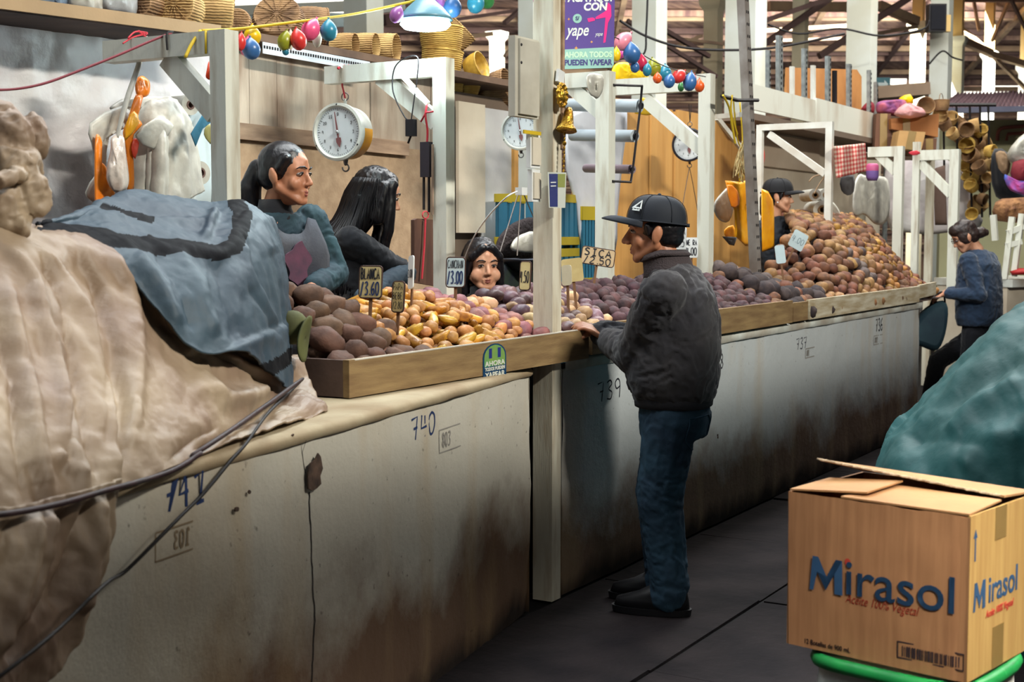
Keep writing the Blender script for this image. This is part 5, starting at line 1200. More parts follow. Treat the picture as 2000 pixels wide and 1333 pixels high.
# ================================================================== CLOTH, SACKS, FOREGROUND
import numpy as np
def bvh(*objs):
    vs_, ps = [], []
    for o in objs:
        n = len(vs_); vs_ += [o.matrix_world @ v.co for v in o.data.vertices]; ps += [tuple(n + i for i in p.vertices) for p in o.data.polygons]
    return BVHTree.FromPolygons(vs_, ps)
def hit(tr, px, py, lift=.006, default=None):
    r = ray(px, py); loc, nr, _, _ = tr.ray_cast(CAM, r)
    if loc is None: return default
    if nr.dot(r) > 0: nr = -nr
    return loc + nr * lift
def polydist(px, py, poly):
    """distance and side of pixels to a crease line, and the arc position 0..1"""
    best = np.full(px.shape, 1e9); side = np.zeros(px.shape); pos = np.zeros(px.shape); n = len(poly) - 1
    for i in range(n):
        ax, ay = poly[i]; bx, by = poly[i + 1]; dx, dy = bx - ax, by - ay; L2 = dx * dx + dy * dy
        t = np.clip(((px - ax) * dx + (py - ay) * dy) / L2, 0, 1); ex, ey = px - ax - t * dx, py - ay - t * dy
        d = np.hypot(ex, ey); s = np.sign(dx * (py - ay) - dy * (px - ax)); mk = d < best
        best = np.where(mk, d, best); side = np.where(mk, s, side); pos = np.where(mk, (i + t) / n, pos)
    return best, side, pos
def sheet(name, ctrl, folds, mats, parent, mode='Y', ku=14, kv=14, th=.008, noise_amp=.006, noise_s=6, stripe=None, crease=.004, cs=9):
    """cloth through rows of (pixel x, pixel y, plane) points; folds push it towards the viewer's side of its own surface"""
    rows = surf([[V(p) for p in r] for r in ctrl], ku, kv)
    px = np.array([[p.x for p in r] for r in rows]); py = np.array([[p.y for p in r] for r in rows]); dp = np.array([[p.z for p in r] for r in rows])
    disp = np.zeros(px.shape)
    for poly, w, a, kd in folds:
        d, s, t = polydist(px, py, poly); env = np.minimum(1, np.minimum(t, 1 - t) * 8 + .15)
        if kd == 'r': disp += a * env * np.exp(-(d / w) ** 2)                      # ridge
        elif kd == 's': disp += a * env * np.exp(-d / (w * 3)) * (.4 + .6 * np.tanh(s * d / (w * .45)))       # overlapping edge, raised on one side
        elif kd == 'v': disp -= a * env * np.exp(-d / w)                           # sharp valley
    pts = []
    for i in range(px.shape[0]):
        r_ = []
        for j in range(px.shape[1]):
            p = P(px[i, j], py[i, j], **{mode: dp[i, j]}); r_.append(p)
        pts.append(r_)
    n, m_ = px.shape; out = [[None] * m_ for _ in range(n)]
    for i in range(n):
        for j in range(m_):
            a = pts[min(i + 1, n - 1)][j] - pts[max(i - 1, 0)][j]; c = pts[i][min(j + 1, m_ - 1)] - pts[i][max(j - 1, 0)]
            nr = a.cross(c)
            if nr.length < 1e-9: nr = -FW
            nr.normalize()
            if nr.dot(CAM - pts[i][j]) < 0 and nr.y > -.05: nr = -nr
            k = disp[i, j] + noise_amp * (fbm(pts[i][j], noise_s) + .5 * fbm(pts[i][j] + V((5, 3, 1)), noise_s * 3))
            q = V((pts[i][j].x, pts[i][j].y, pts[i][j].z * .28)); q = q + V((fbm(q, 5), 0, fbm(q + V((9, 9, 9)), 5))) * .05
            k += crease * (.5 - 1.6 * abs(fbm(q, cs, 2)) + .5 * (.5 - 1.6 * abs(fbm(q + V((1, 7, 3)), cs * 2.3, 2))))
            out[i][j] = pts[i][j] + nr * k
    pts = out
    b = B(); b.grid(pts)
    if stripe is not None:
        b.bm.verts.ensure_lookup_table(); b.bm.faces.ensure_lookup_table(); f = 0
        ms = np.zeros(px.shape, bool)
        for poly, w in stripe:
            d, s, t = polydist(px, py, poly); ms |= d < w
        for i in range(n - 1):
            for j in range(m_ - 1):
                if ms[i, j]: b.bm.faces[f].material_index = 1
                f += 1
    o = b.build(name, mats, parent, smooth=True)
    md = o.modifiers.new('t', 'SOLIDIFY'); md.thickness = th; md.offset = 0
    return o
def cloth_mat(name, c, c2, rough=.6, weave=260, bump=.35, scale=3, spec=.4, twill=False):
    if name in _mats: return _mats[name]
    m = M(name, c, rough, c2=c2, scale=scale, bump=0, spec=spec, detail=8); nt = m.node_tree; L = nt.links; bs = nt.nodes['Principled BSDF']
    tc = _n(nt, 'ShaderNodeTexCoord'); w = _n(nt, 'ShaderNodeTexWave'); w.inputs['Scale'].default_value = weave / 2; w.inputs['Distortion'].default_value = .6; w.bands_direction = 'DIAGONAL' if twill else 'Z'
    L.new(tc.outputs['Object'], w.inputs['Vector'])
    n2 = _n(nt, 'ShaderNodeTexNoise'); n2.inputs['Scale'].default_value = 22; n2.inputs['Detail'].default_value = 9; L.new(tc.outputs['Object'], n2.inputs['Vector'])
    mm = _n(nt, 'ShaderNodeMath', operation='MULTIPLY_ADD'); mm.inputs[1].default_value = .05; L.new(w.outputs['Fac'], mm.inputs[0]); L.new(n2.outputs['Fac'], mm.inputs[2])
    bp = _n(nt, 'ShaderNodeBump'); bp.inputs['Strength'].default_value = bump; bp.inputs['Distance'].default_value = .008; L.new(mm.outputs[0], bp.inputs['Height']); L.new(bp.outputs[0], bs.inputs['Normal'])
    return m
m_sack = cloth_mat('sackcloth', (160, 142, 118), (122, 99, 82), .5, 320, .45, 3.2, .5)
m_blue = cloth_mat('blue_tarp', (66, 84, 96), (46, 60, 74), .55, 300, .4, 2.6, .3, True)
m_blue_d = cloth_mat('blue_tarp_stripe', (9, 11, 18), (7, 9, 14), .7, 300, .4, 2.6, .1, True)
m_teal = cloth_mat('teal_tarp', (34, 92, 94), (20, 70, 70), .62, 220, .4, 1.6, .35, True)
m_rope = M('brown_strap', (62, 40, 42), .55, c2=(40, 28, 32), scale=20)
m_cord = M('black_cord', (26, 22, 24), .6)

sk = thing('covered_sacks', 'beige sackcloth cover strapped over a mound of goods at the left', 'sack cover')
ctrl = [
 [(-520, 1000, .4), (-420, 640, .6), (-90, 520, .75), (60, 520, .75), (200, 530, .75), (300, 580, .7), (345, 650, .65), (440, 680, .6), (545, 715, .5), (592, 745, .4)],
 [(-520, 1000, -.1), (-420, 540, -.12), (-90, 440, -.05), (60, 445, -.05), (200, 470, -.04), (300, 560, -.08), (345, 620, -.14), (440, 640, -.10), (545, 690, .03), (590, 700, .12)],
 [(-520, 1040, -.34), (-420, 660, -.36), (-90, 560, -.28), (60, 560, -.26), (200, 580, -.22), (300, 640, -.22), (360, 680, -.22), (450, 720, -.18), (545, 755, -.06), (602, 735, .03)],
 [(-520, 1080, -.5), (-420, 840, -.54), (-90, 720, -.44), (60, 720, -.42), (200, 740, -.38), (300, 760, -.36), (380, 770, -.32), (470, 790, -.26), (555, 788, -.16), (618, 768, -.05)],
 [(-520, 1120, -.66), (-420, 1000, -.70), (-90, 880, -.60), (60, 870, -.57), (200, 850, -.50), (300, 850, -.46), (385, 840, -.41), (475, 830, -.35), (558, 808, -.27), (628, 790, -.12)],
 [(-520, 1150, -.76), (-420, 1130, -.79), (-90, 1018, -.68), (60, 998, -.63), (210, 962, -.56), (320, 920, -.50), (400, 885, -.45), (485, 850, -.39), (568, 822, -.31), (638, 806, -.18)]]
folds = [([(35, 450), (110, 520), (180, 620), (215, 740), (232, 860), (236, 950)], 10, .030, 's'), ([(150, 470), (200, 560), (235, 690), (250, 800), (246, 930)], 11, -.030, 's'),
 ([(0, 470), (60, 560), (105, 700), (130, 850), (165, 980)], 12, .024, 'r'), ([(60, 480), (120, 600), (150, 740), (180, 880), (195, 950)], 9, .024, 'v'), ([(-20, 560), (20, 720), (40, 880), (55, 990)], 10, .026, 'v'), ([(5, 540), (38, 690), (70, 850), (95, 980)], 13, .02, 'r'),
 ([(130, 700), (140, 820), (120, 940)], 9, .018, 'v'), ([(190, 520), (205, 700), (212, 900)], 8, .012, 'v'),
 ([(205, 490), (250, 560), (262, 700), (258, 860)], 14, .018, 'r'), ([(300, 560), (345, 640), (365, 700)], 14, .02, 'r'),
 ([(340, 660), (420, 705), (480, 740), (530, 780)], 8, .022, 's'), ([(370, 720), (430, 790), (530, 770)], 16, .018, 'r'), ([(360, 765), (440, 775), (500, 800)], 18, .015, 'r'),
 ([(380, 880), (450, 835), (530, 790), (590, 742)], 12, .03, 'v'), ([(480, 800), (540, 810), (630, 806)], 10, .018, 'v'), ([(330, 900), (390, 850), (430, 830)], 10, .016, 'v'), ([(560, 770), (590, 790), (636, 806)], 9, .02, 'r'),
 ([(430, 690), (490, 720), (560, 745)], 10, .02, 'r'), ([(60, 900), (75, 950), (82, 990)], 7, .02, 'v'), ([(110, 880), (140, 930), (150, 980)], 8, .02, 'r')]
o_sk = sheet('cover', ctrl, folds, m_sack, sk, 'Y', 22, 30, .006, .008, 5, None, .007, 8)
ctrl = [[(-300, 1075, -.77), (-90, 1000, -.69), (30, 990, -.655), (100, 972, -.63), (170, 955, -.605), (240, 935, -.575)],
 [(-300, 1190, -.79), (-90, 1100, -.72), (30, 1100, -.68), (95, 1090, -.65), (160, 1080, -.625), (215, 1060, -.59)],
 [(-300, 1330, -.80), (-90, 1230, -.73), (10, 1220, -.69), (70, 1220, -.66), (125, 1210, -.63), (180, 1180, -.60)],
 [(-300, 1480, -.81), (-90, 1360, -.74), (-10, 1350, -.70), (40, 1345, -.67), (90, 1330, -.645), (150, 1260, -.61)]]
fs = [([(125, 990), (105, 1080), (60, 1200), (20, 1300)], 14, .035, 'v'), ([(60, 1000), (50, 1100), (20, 1200), (-10, 1280)], 12, .03, 'r'), ([(170, 980), (150, 1080), (110, 1200)], 12, .035, 'v'), ([(195, 970), (180, 1090), (150, 1200)], 10, .025, 'r'), ([(90, 1000), (85, 1100), (40, 1240)], 10, .03, 'r'), ([(20, 1010), (10, 1100), (-20, 1200)], 10, .025, 'v')]
o_hem = sheet('hanging_hem', ctrl, fs, m_sack, sk, 'Y', 24, 20, .006, .008, 7, None, .011, 9)
# gathered knots at the top
b = B(); kk = pxsize(P(30, 320, Y=-.1))
for (px, py, rx, ry, dz) in ((18, 268, 42, 52, -.10), (62, 268, 30, 46, -.10), (0, 240, 30, 40, -.08), (52, 375, 40, 46, -.14), (10, 400, 38, 44, -.13), (72, 392, 22, 28, -.16), (24, 320, 52, 40, -.11), (44, 330, 36, 50, -.09), (-30, 330, 50, 130, -.05), (20, 436, 40, 30, -.13)):
    b.ell(P(px, py, Y=dz), (rx * kk, rx * kk, ry * kk))
b.cap(P(-40, 362, Y=-.165), 13 * kk, P(20, 346, Y=-.185), 13 * kk); b.cap(P(20, 346, Y=-.185), 13 * kk, P(66, 330, Y=-.15), 10 * kk)
remeshed(b, 'knotted_neck', m_sack, .005, 8, sk, disp=lambda c, n: .014 * (.6 - 2.0 * abs(fbm(V((c.x + c.z * .3, c.y, c.z * .4)), 15, 2))) + .006 * (.5 - 1.5 * abs(fbm(V((c.x, c.y + c.z, c.z * .5)), 34, 2))))
bl = thing('blue_tarp', 'slate blue tarpaulin with dark stripes thrown over the sackcloth mound', 'tarpaulin')
ctrl = [
 [(90, 470, .45), (160, 460, .7), (215, 440, .85), (262, 430, .85), (332, 440, .85), (412, 450, .85), (472, 445, .8), (522, 470, .75), (534, 470, .8)],
 [(75, 440, .02), (150, 418, .15), (213, 388, .3), (258, 373, .34), (330, 384, .31), (410, 400, .29), (470, 393, .27), (518, 423, .28), (532, 430, .5)],
 [(74, 442, .0), (143, 433, .06), (212, 418, .1), (262, 422, .1), (332, 435, .08), (410, 440, .08), (475, 425, .1), (532, 468, .14), (546, 475, .42)],
 [(73, 446, -.03), (135, 452, -.02), (210, 448, -.03), (262, 470, -.07), (334, 485, -.09), (408, 492, -.10), (480, 482, -.05), (545, 528, .05), (558, 535, .32)],
 [(72, 448, -.05), (128, 468, -.07), (207, 472, -.09), (262, 508, -.16), (337, 560, -.22), (404, 590, -.23), (486, 595, -.17), (556, 640, .0), (566, 640, .22)],
 [(70, 450, -.07), (120, 482, -.11), (205, 494, -.14), (262, 548, -.20), (342, 648, -.28), (400, 692, -.30), (478, 690, -.27), (560, 756, -.10), (568, 742, .08)]]
folds = [([(140, 425), (230, 424), (330, 436), (440, 440)], 7, .014, 'r'), ([(80, 446), (200, 470), (320, 484), (430, 496), (470, 466)], 12, .012, 'r'),
 ([(476, 470), (486, 530), (512, 580), (545, 640)], 7, .022, 's'), ([(470, 420), (500, 440), (530, 500)], 12, .018, 'r'), ([(420, 408), (412, 440), (398, 470)], 9, .02, 'r'),
 ([(260, 500), (310, 560), (350, 640)], 14, .02, 'r'), ([(340, 490), (390, 560), (420, 660)], 16, .018, 'r'), ([(430, 500), (440, 580), (470, 670)], 18, .016, 'v'), ([(300, 490), (350, 560), (380, 650)], 12, .014, 'v'),
 ([(450, 680), (520, 650), (556, 635)], 7, .02, 's'), ([(505, 655), (520, 700), (525, 735)], 5, .012, 'v'), ([(200, 410), (260, 425), (330, 432)], 6, .012, 'v'), ([(480, 560), (520, 620), (540, 660)], 8, .014, 'v')]
o_bl = sheet('tarp', ctrl, folds, [m_blue, m_blue_d], bl, 'Y', 22, 26, .006, .006, 6, crease=.006, cs=8,
  stripe=[([(75, 443), (130, 456), (220, 470), (320, 482), (420, 494), (452, 484), (466, 455), (468, 410), (458, 396)], 15), ([(200, 408), (235, 418), (290, 432)], 8), ([(480, 735), (530, 715), (566, 690)], 14)])
tr = bvh(o_sk, o_bl, o_hem, wallA, copA)
def surf_line(pts, k=8, lift=.012, win=3):
    """a taut line over the goods: it bridges the hollows of the cloth"""
    q = spline([V((x, y, 0)) for x, y in pts], k); ds = []
    for p in q:
        loc = tr.ray_cast(CAM, ray(p.x, p.y))[0]; ds.append((loc - CAM).length if loc is not None else None)
    for i, d in enumerate(ds):
        if d is None: ds[i] = ds[i - 1] if i and ds[i - 1] else next((x for x in ds if x), 3.0)
    mn = [min(ds[max(0, i - win):i + win + 1]) for i in range(len(ds))]
    sm = [sum(mn[max(0, i - win):i + win + 1]) / len(mn[max(0, i - win):i + win + 1]) for i in range(len(mn))]
    return [CAM + ray(p.x, p.y) * (d - lift) for p, d in zip(q, sm)]
st = thing('strap', 'dark brown rubber strap tied round the foot of the sackcloth cover', 'strap')
B().tube(surf_line([(-60, 1012), (30, 1002), (120, 984), (210, 958), (290, 936), (345, 916), (392, 886)]), .0062, 8).build('strap', m_rope, st, smooth=True)
st = thing('strap', 'flat brown strap running up to the corner of the sackcloth by the tray', 'strap')
B().tube(surf_line([(372, 893), (410, 868), (455, 838), (500, 806), (545, 774), (590, 741)], 6, .014), [.003] + [.0065] * 28 + [.005] * 2, 8).build('strap', m_rope, st, smooth=True)
st = thing('black_rope', 'thin black cord running diagonally down the painted counter to the floor', 'cord')
a = surf_line([(592, 740), (560, 772), (520, 812), (480, 868), (450, 902), (400, 962), (350, 1012), (250, 1112), (205, 1142), (100, 1242), (-30, 1345)], 8, .02)
B().tube(a, .0042, 6).build('cord', m_cord, st, smooth=True)
hl = thing('felt_hat', 'olive green brimmed hat wedged between the sack cover and the potato tray', 'hat')
kk = pxsize(P(598, 660, Y=.0)); c = P(596, 662, Y=-.01)
b = B(); rows_ = []
for i in range(7):
    rr = i / 6; r_ = []
    for j in range(24):
        a = 2 * math.pi * j / 24; x = 27 * kk * rr * math.cos(a); z = 44 * kk * rr * math.sin(a)
        q = V((x * .9 + z * .35, 0, z)); r_.append(c + V((q.x, .25 * q.x + 8 * (x * x) - .01 * rr, q.z)))
    rows_.append(r_)
b.grid(rows_, closed=True); o = b.build('brim', M('olive_felt', (88, 92, 52), .8, c2=(64, 66, 40), scale=8), hl, smooth=True); md = o.modifiers.new('t', 'SOLIDIFY'); md.thickness = .006
b = B(); b.ell(P(572, 640, Y=.06), (30 * kk, .05, 34 * kk)); b.build('crown', M('olive_felt', (0, 0, 0)), hl, smooth=True)

# ---- teal covered stack at right
tt = thing('covered_stack', 'tall teal tarpaulin draped over goods behind the cardboard box', 'tarpaulin')
def Zp(px, D): return 460 + 1.5 * FPX / D
ctrl = [
 [(1745, 1090, 6.7), (1770, 1088, 6.7), (1820, 1088, 6.7), (1880, 1088, 6.7), (1955, 1088, 6.7), (2030, 1088, 6.7), (2130, 1088, 6.7)],
 [(1738, 905, 6.2), (1765, 868, 6.3), (1820, 815, 6.3), (1880, 760, 6.3), (1955, 690, 6.3), (2030, 635, 6.3), (2130, 585, 6.3)],
 [(1714, 902, 5.75), (1736, 852, 5.75), (1790, 797, 5.75), (1850, 742, 5.75), (1925, 664, 5.75), (2000, 604, 5.75), (2100, 552, 5.75)],
 [(1708, 980, 5.5), (1745, 920, 5.25), (1825, 865, 5.15), (1895, 815, 5.1), (1970, 755, 5.05), (2045, 705, 5.0), (2150, 670, 5.0)],
 [(1700, 1150, 5.4), (1750, 1080, 5.0), (1850, 1020, 4.85), (1930, 965, 4.8), (2010, 920, 4.75), (2090, 890, 4.7), (2200, 860, 4.7)],
 [(1690, 1218, 5.35), (1750, 1280, 4.95), (1850, 1300, 4.82), (1930, 1305, 4.8), (2010, 1310, 4.76), (2100, 1320, 4.72), (2200, 1320, 4.71)]]
folds = [([(1990, 615), (1930, 700), (1870, 760), (1770, 850)], 16, .03, 'r'), ([(2000, 690), (1920, 750), (1830, 800), (1770, 880)], 14, .022, 'v'), ([(2000, 740), (1920, 790), (1850, 850)], 16, .025, 'r'), ([(1760, 850), (1850, 860), (1940, 880)], 22, .02, 'v'), ([(2000, 850), (1930, 860), (1880, 920)], 18, .02, 'r')]
sheet('tarp', ctrl, folds, m_teal, tt, 'D', 18, 18, .006, .02, 2.4, None, .012, 4)

# ---- cardboard box on a green rimmed white sack
m_kraft = M('kraft_board', (176, 128, 88), .75, c2=(158, 112, 76), scale=3, stretch=(20, 20, 1.2), bump=.25, bscale=90, bdist=.002)
m_kraft_y = M('kraft_board_top', (182, 138, 92), .75, c2=(162, 118, 78), scale=4, bump=.2)
m_torn = M('torn_paper', (206, 186, 158), .9, bump=.6, bscale=120)
m_bxblue = M('print_blue', (48, 84, 122), .7, var=.1); m_bxred = M('print_red', (184, 62, 48), .7, var=.1); m_bxdk = M('print_dark', (52, 40, 48), .7)
bx = thing('cardboard_box', 'large open flapped cardboard oil box printed in blue in the foreground', 'box')
A_ = P(1896, 1010, D=2.9); ztop = A_.z; Bq = P(1540, 960, Z=ztop); C_ = P(2000, 946, Z=ztop); zbot = P(1893, 1336, D=2.9).z
ux = (A_ - Bq); fw_ = ux.length; ux = ux.normalized(); uy = UP.cross(ux).normalized()
if uy.dot(FW) < 0: uy = -uy
dep = .36; hh = ztop - zbot
O = V((Bq.x, Bq.y, zbot)); mtb = Matrix(((ux.x, uy.x, 0, O.x), (ux.y, uy.y, 0, O.y), (0, 0, 1, O.z), (0, 0, 0, 1)))
def T(x, y, z): return mtb @ V((x, y, z))
th = .006
def panel(nm, p, mat):
    b = B(); b.verts([T(*q) for q in p], [(0, 3, 2, 1), (4, 5, 6, 7), (0, 1, 5, 4), (1, 2, 6, 5), (2, 3, 7, 6), (3, 0, 4, 7)]); return b.build(nm, mat, bx, bevel=.0012)
def slab(nm, x0, x1, y0, y1, z0, z1, mat): return panel(nm, [(x0, y0, z0), (x1, y0, z0), (x1, y1, z0), (x0, y1, z0), (x0, y0, z1), (x1, y0, z1), (x1, y1, z1), (x0, y1, z1)], mat)
b = B(); rows_ = []
for i in range(31):
    x = fw_ * i / 30; r_ = []
    for j in range(17):
        z = hh * j / 16; d = .004 * math.sin(math.pi * i / 30) * math.sin(math.pi * j / 16) + .0016 * fbm((x, z, 1), 14)
        if j > 13: d -= .004 * max(0, fbm((x * 1.4, 3, 0), 9)) * (j - 13) / 3
        if abs(x - fw_ * .955) < .008: d -= .004
        r_.append(T(x + (.006 * (1 - z / hh) if i == 0 else 0), -d, z - (.006 * abs(fbm((x, 9, 0), 8)) if j == 16 else 0)))
    rows_.append(r_)
b.grid(rows_); o = fpan = b.build('front_panel', m_kraft, bx, smooth=True); slab('front_liner', th, fw_ - th, .002, .007, 0, hh - .004, m_kraft); slab('side_panel', fw_ - th, fw_, .002, dep, 0, hh, M('kraft_side_lit', (194, 158, 96), .7, c2=(176, 138, 80), scale=3, stretch=(20, 20, 1.2), bump=.2, bscale=90, bdist=.002))  # right side coloured paler and yellower for light falling from the right
slab('side_panel', 0, th, .002, dep, 0, hh, m_kraft); slab('back_panel', th, fw_ - th, dep - th, dep, 0, hh, m_kraft); slab('bottom_panel', th, fw_ - th, .006, dep - th, 0, th, m_kraft)
panel('front_flap', [(.135, .002, hh + .001), (fw_ - .004, .002, hh + .001), (fw_ - .004, .17, hh + .008), (.165, .17, hh + .010), (.135, .002, hh + .005), (fw_ - .004, .002, hh + .005), (fw_ - .004, .17, hh + .012), (.165, .17, hh + .015)], m_kraft_y)
panel('left_flap', [(.002, .004, hh + .002), (.185, .03, hh + .013), (.20, .175, hh + .022), (.002, .19, hh + .004), (.002, .004, hh + .006), (.185, .03, hh + .017), (.20, .175, hh + .026), (.002, .19, hh + .008)], m_kraft_y)
panel('back_flap', [(-.01, .165, hh + .050), (fw_ - .004, .185, hh + .014), (fw_ - .004, dep, hh + .002), (.004, dep, hh + .002), (-.01, .165, hh + .055), (fw_ - .004, .185, hh + .019), (fw_ - .004, dep, hh + .006), (.004, dep, hh + .006)], m_kraft_y)
b = B()
for i in range(52):
    u = i / 51; x = -.01 + (fw_ - .01) * u; b.box(T(x, .162 + .02 * u + uni(-.003, .003), hh + .0545 - .036 * u), (.004, uni(.010, .02), .003), Matrix.Rotation(uni(-.5, .5), 3, 'Z'))
b.build('torn_edge', m_torn, bx)
mtf = mtb @ Matrix(((1, 0, 0, 0), (0, 0, -1, -.0058), (0, 1, 0, 0), (0, 0, 0, 1)))
def fpos(px, py):
    p = P(px, py, D=1); r = (p - CAM); n_ = -uy; t = (T(0, 0, 0) - CAM).dot(n_) / r.dot(n_); q = mtb.inverted() @ (CAM + r * t); return q.x, q.z
x0, z0 = fpos(1583, 1125); x1, z1 = fpos(1866, 1160); xm, zm = (x0 + x1) / 2, (z0 + z1) / 2
lt = text('brand_lettering', 'irasol', .1, m_bxblue, Matrix.Identity(4), None, bold=.0007, th=.0004, space=1.0)
wd = max(v.co.x for v in lt.data.vertices) - min(v.co.x for v in lt.data.vertices); ht = max(v.co.y for v in lt.data.vertices) - min(v.co.y for v in lt.data.vertices)
x1_, x0_ = x1, x0; x0 = x0 + (x1 - x0) * .27; xm = (x0 + x1) / 2; sx_ = (x1 - x0) / wd; sy_ = abs(fpos(1610, 1085)[1] - fpos(1610, 1152)[1]) / ht * 1.02
lt.data.transform(mtf @ Matrix.Translation((xm, zm, 0)) @ Matrix.Diagonal((sx_, sy_, 1, 1))); lt.parent = bx
zc_ = zm - .5 * ht * sy_; Mw = (x1_ - x0_) * .245
B().prism([(x0_ + Mw * a, zc_ + ht * sy_ * c_ * .98) for a, c_ in [(0, 0), (.08, 1), (.26, 1), (.52, .46), (.78, 1), (.97, 1), (1, 0), (.76, 0), (.75, .56), (.50, .06), (.23, .56), (.12, 0)]], .0016, mtf).build('brand_lettering', m_bxblue, bx)
q = fpos(1657, 1098); B().prism([(q[0] + .0075 * math.cos(a), q[1] + .0085 * math.sin(a)) for a in [2 * math.pi * i / 14 for i in range(14)]], .0022, mtf).build('red_dot', m_bxred, bx)
q = fpos(1722, 1182); text('slogan_lettering', 'Aceite 100% Vegetal', .030, m_bxred, mtf @ Matrix.Translation((*q, 0)), bx, shear=.35, xs=.70)
q = fpos(1615, 1262); text('small_lettering', '12 Botellas de 900 mL', .0165, m_bxdk, mtf @ Matrix.Translation((*q, 0)), bx, xs=.80, bold=.0003)
q0 = fpos(1753, 1254); q1 = fpos(1882, 1309); q0 = (q0[0], q0[1]); bw_, bh_ = q1[0] - q0[0], .036
b = B(); 
for (xa_, xb_, za_, zb_) in ((0, bw_, 0, .003), (0, bw_, -bh_, -bh_ + .003), (0, .003, -bh_, 0), (bw_ - .003, bw_, -bh_, 0)): b.prism([(q0[0] + xa_, q0[1] + za_), (q0[0] + xb_, q0[1] + za_), (q0[0] + xb_, q0[1] + zb_), (q0[0] + xa_, q0[1] + zb_)], .0015, mtf)
x = q0[0] + .012
while x < q0[0] + bw_ - .012:
    w = random.choice((.0015, .0025, .004)); b.prism([(x, q0[1] - bh_ + .006), (x + w, q0[1] - bh_ + .006), (x + w, q0[1] - .006), (x, q0[1] - .006)], .0015, mtf); x += w + random.choice((.0015, .003))
b.build('barcode', m_bxdk, bx)
trf = bv(fpan)
for c_ in bx.children:
    if c_.name.split('.')[0] in ('brand_lettering', 'slogan_lettering', 'small_lettering', 'barcode', 'red_dot'): drape(c_, trf, -uy, .0025 if c_.name.startswith('brand') else .0009)
mts = mtb @ Matrix(((0, 0, 1, fw_ + .0006), (1, 0, 0, 0), (0, 1, 0, 0), (0, 0, 0, 1)))
text('brand_lettering', 'irasol', .085, m_bxblue, mts @ Matrix.Translation((.183, hh * .50, 0)), bx, bold=.0009, xs=.88)
B().prism([(.024 + .062 * a, hh * .50 - .0315 + .063 * c_) for a, c_ in [(0, 0), (.08, 1), (.26, 1), (.52, .46), (.78, 1), (.97, 1), (1, 0), (.76, 0), (.75, .56), (.50, .06), (.23, .56), (.12, 0)]], .0012, mts).build('brand_lettering', m_bxblue, bx)
text('slogan_lettering', 'Aceite 100% Vegetal', .024, m_bxred, mts @ Matrix.Translation((.165, hh * .36, 0)), bx, shear=.35, xs=.75)
B().prism([(.024, hh * .72), (.029, hh * .72), (.029, hh * .86), (.036, hh * .86), (.0265, hh * .91), (.017, hh * .86), (.024, hh * .86)], .001, mts).build('arrow_mark', m_bxblue, bx)
m_tape = M('sticky_tape', (150, 122, 72), .25, spec=.6, bump=0)
for (xx, za_, zb_) in ((.13, hh * .80, hh), (.13, .0, hh * .26)): B().prism([(xx, za_), (xx + .06, za_), (xx + .06, zb_), (xx, zb_)], .001, mts).build('tape_strip', m_tape, bx)
# sack it stands on
sb = thing('woven_sack', 'white woven sack with a bright green rim under the cardboard box', 'sack')
cs = T(fw_ * .55, dep * .48, -hh * 0); cs = V((cs.x, cs.y, 0))
b = B(); loft(b, [(cs + UP * z, ux, uy, fw_ * .46 * k, dep * .56 * k) for z, k in ((0, .96), (.03, 1.02), (.15, 1.06), (.3, 1.05), (.42, 1.0), (zbot - .03, .97), (zbot - .012, .96))], 40, 3.2)
b.build('sack_body', M('woven_white', (214, 216, 210), .5, c2=(190, 190, 184), scale=9, bump=.4, bscale=90), sb, smooth=True)
b = B(); rim = [cs + UP * (zbot - .022 + .004 * math.sin(3 * a)) + ux * (fw_ * .455 * math.copysign(abs(math.cos(a)) ** .62, math.cos(a))) + uy * (dep * .55 * math.copysign(abs(math.sin(a)) ** .62, math.sin(a))) for a in [2 * math.pi * i / 48 for i in range(49)]]
b.tube(rim, .017, 8, caps=False); b.build('green_rim', M('green_hem', (28, 146, 70), .45, c2=(20, 116, 58), scale=12), sb, smooth=True)
# ================================================================== HANGING GOODS, SCALES, BASKETS, BALLOONS
def pillow(name, outline, th, mat, parent, Y=None, D=None, k=4, rings=9, wr=.009, ws=14, tilt=0, X=None):
    """puffy bag, cloth or pack: a closed outline given real depth"""
    kw = dict(Y=Y) if Y is not None else (dict(D=D) if D is not None else dict(X=X))
    pts = [P(x, y, **kw) for x, y in outline]; pts = spline(pts, k, True) if k > 1 else pts
    c = sum(pts, V()) / len(pts); nrm = (CAM - c); nrm.z = 0; nrm.normalize(); b = B(); R_ = []
    pf = lambda s: th * .5 * (1 - s ** 5) ** .5 * (.72 + .28 * (1 - s))
    for i in range(rings + 1): s = i / rings; R_.append([c + (p - c) * s + nrm * pf(s) for p in pts])
    for i in range(rings - 1, -1, -1): s = i / rings; R_.append([c + (p - c) * s - nrm * pf(s) for p in pts])
    R_ = [[p + nrm * (wr * (fbm(V((p.x, p.y, p.z * .22)), ws * 1.6) - .7 * abs(fbm(V((p.x * 1.3, p.y, p.z * .3 + 2)), ws * 2.6)))) + UP * (wr * .3 * fbm(p + V((4, 4, 4)), ws)) for p in r] for r in R_]
    b.grid(R_, closed=True); return b.build(name, mat, parent, smooth=True)
m_plw = M('plastic_white', (196, 194, 182), .45, c2=(166, 164, 156), scale=12, bump=.5, bscale=14, bdist=.01, spec=.5)
m_plo = M('plastic_orange', (240, 142, 30), .35, c2=(222, 116, 20), scale=9, bump=.5, bscale=14, bdist=.01, spec=.5)
m_ply2 = M('plastic_yellow', (246, 178, 30), .35, c2=(232, 150, 20), scale=9, bump=.5, bscale=14, bdist=.01, spec=.5)
m_clear = M('plastic_clear', (214, 206, 196), .25, c2=(180, 160, 146), scale=8, bump=.6, bscale=18, bdist=.012, spec=.6)
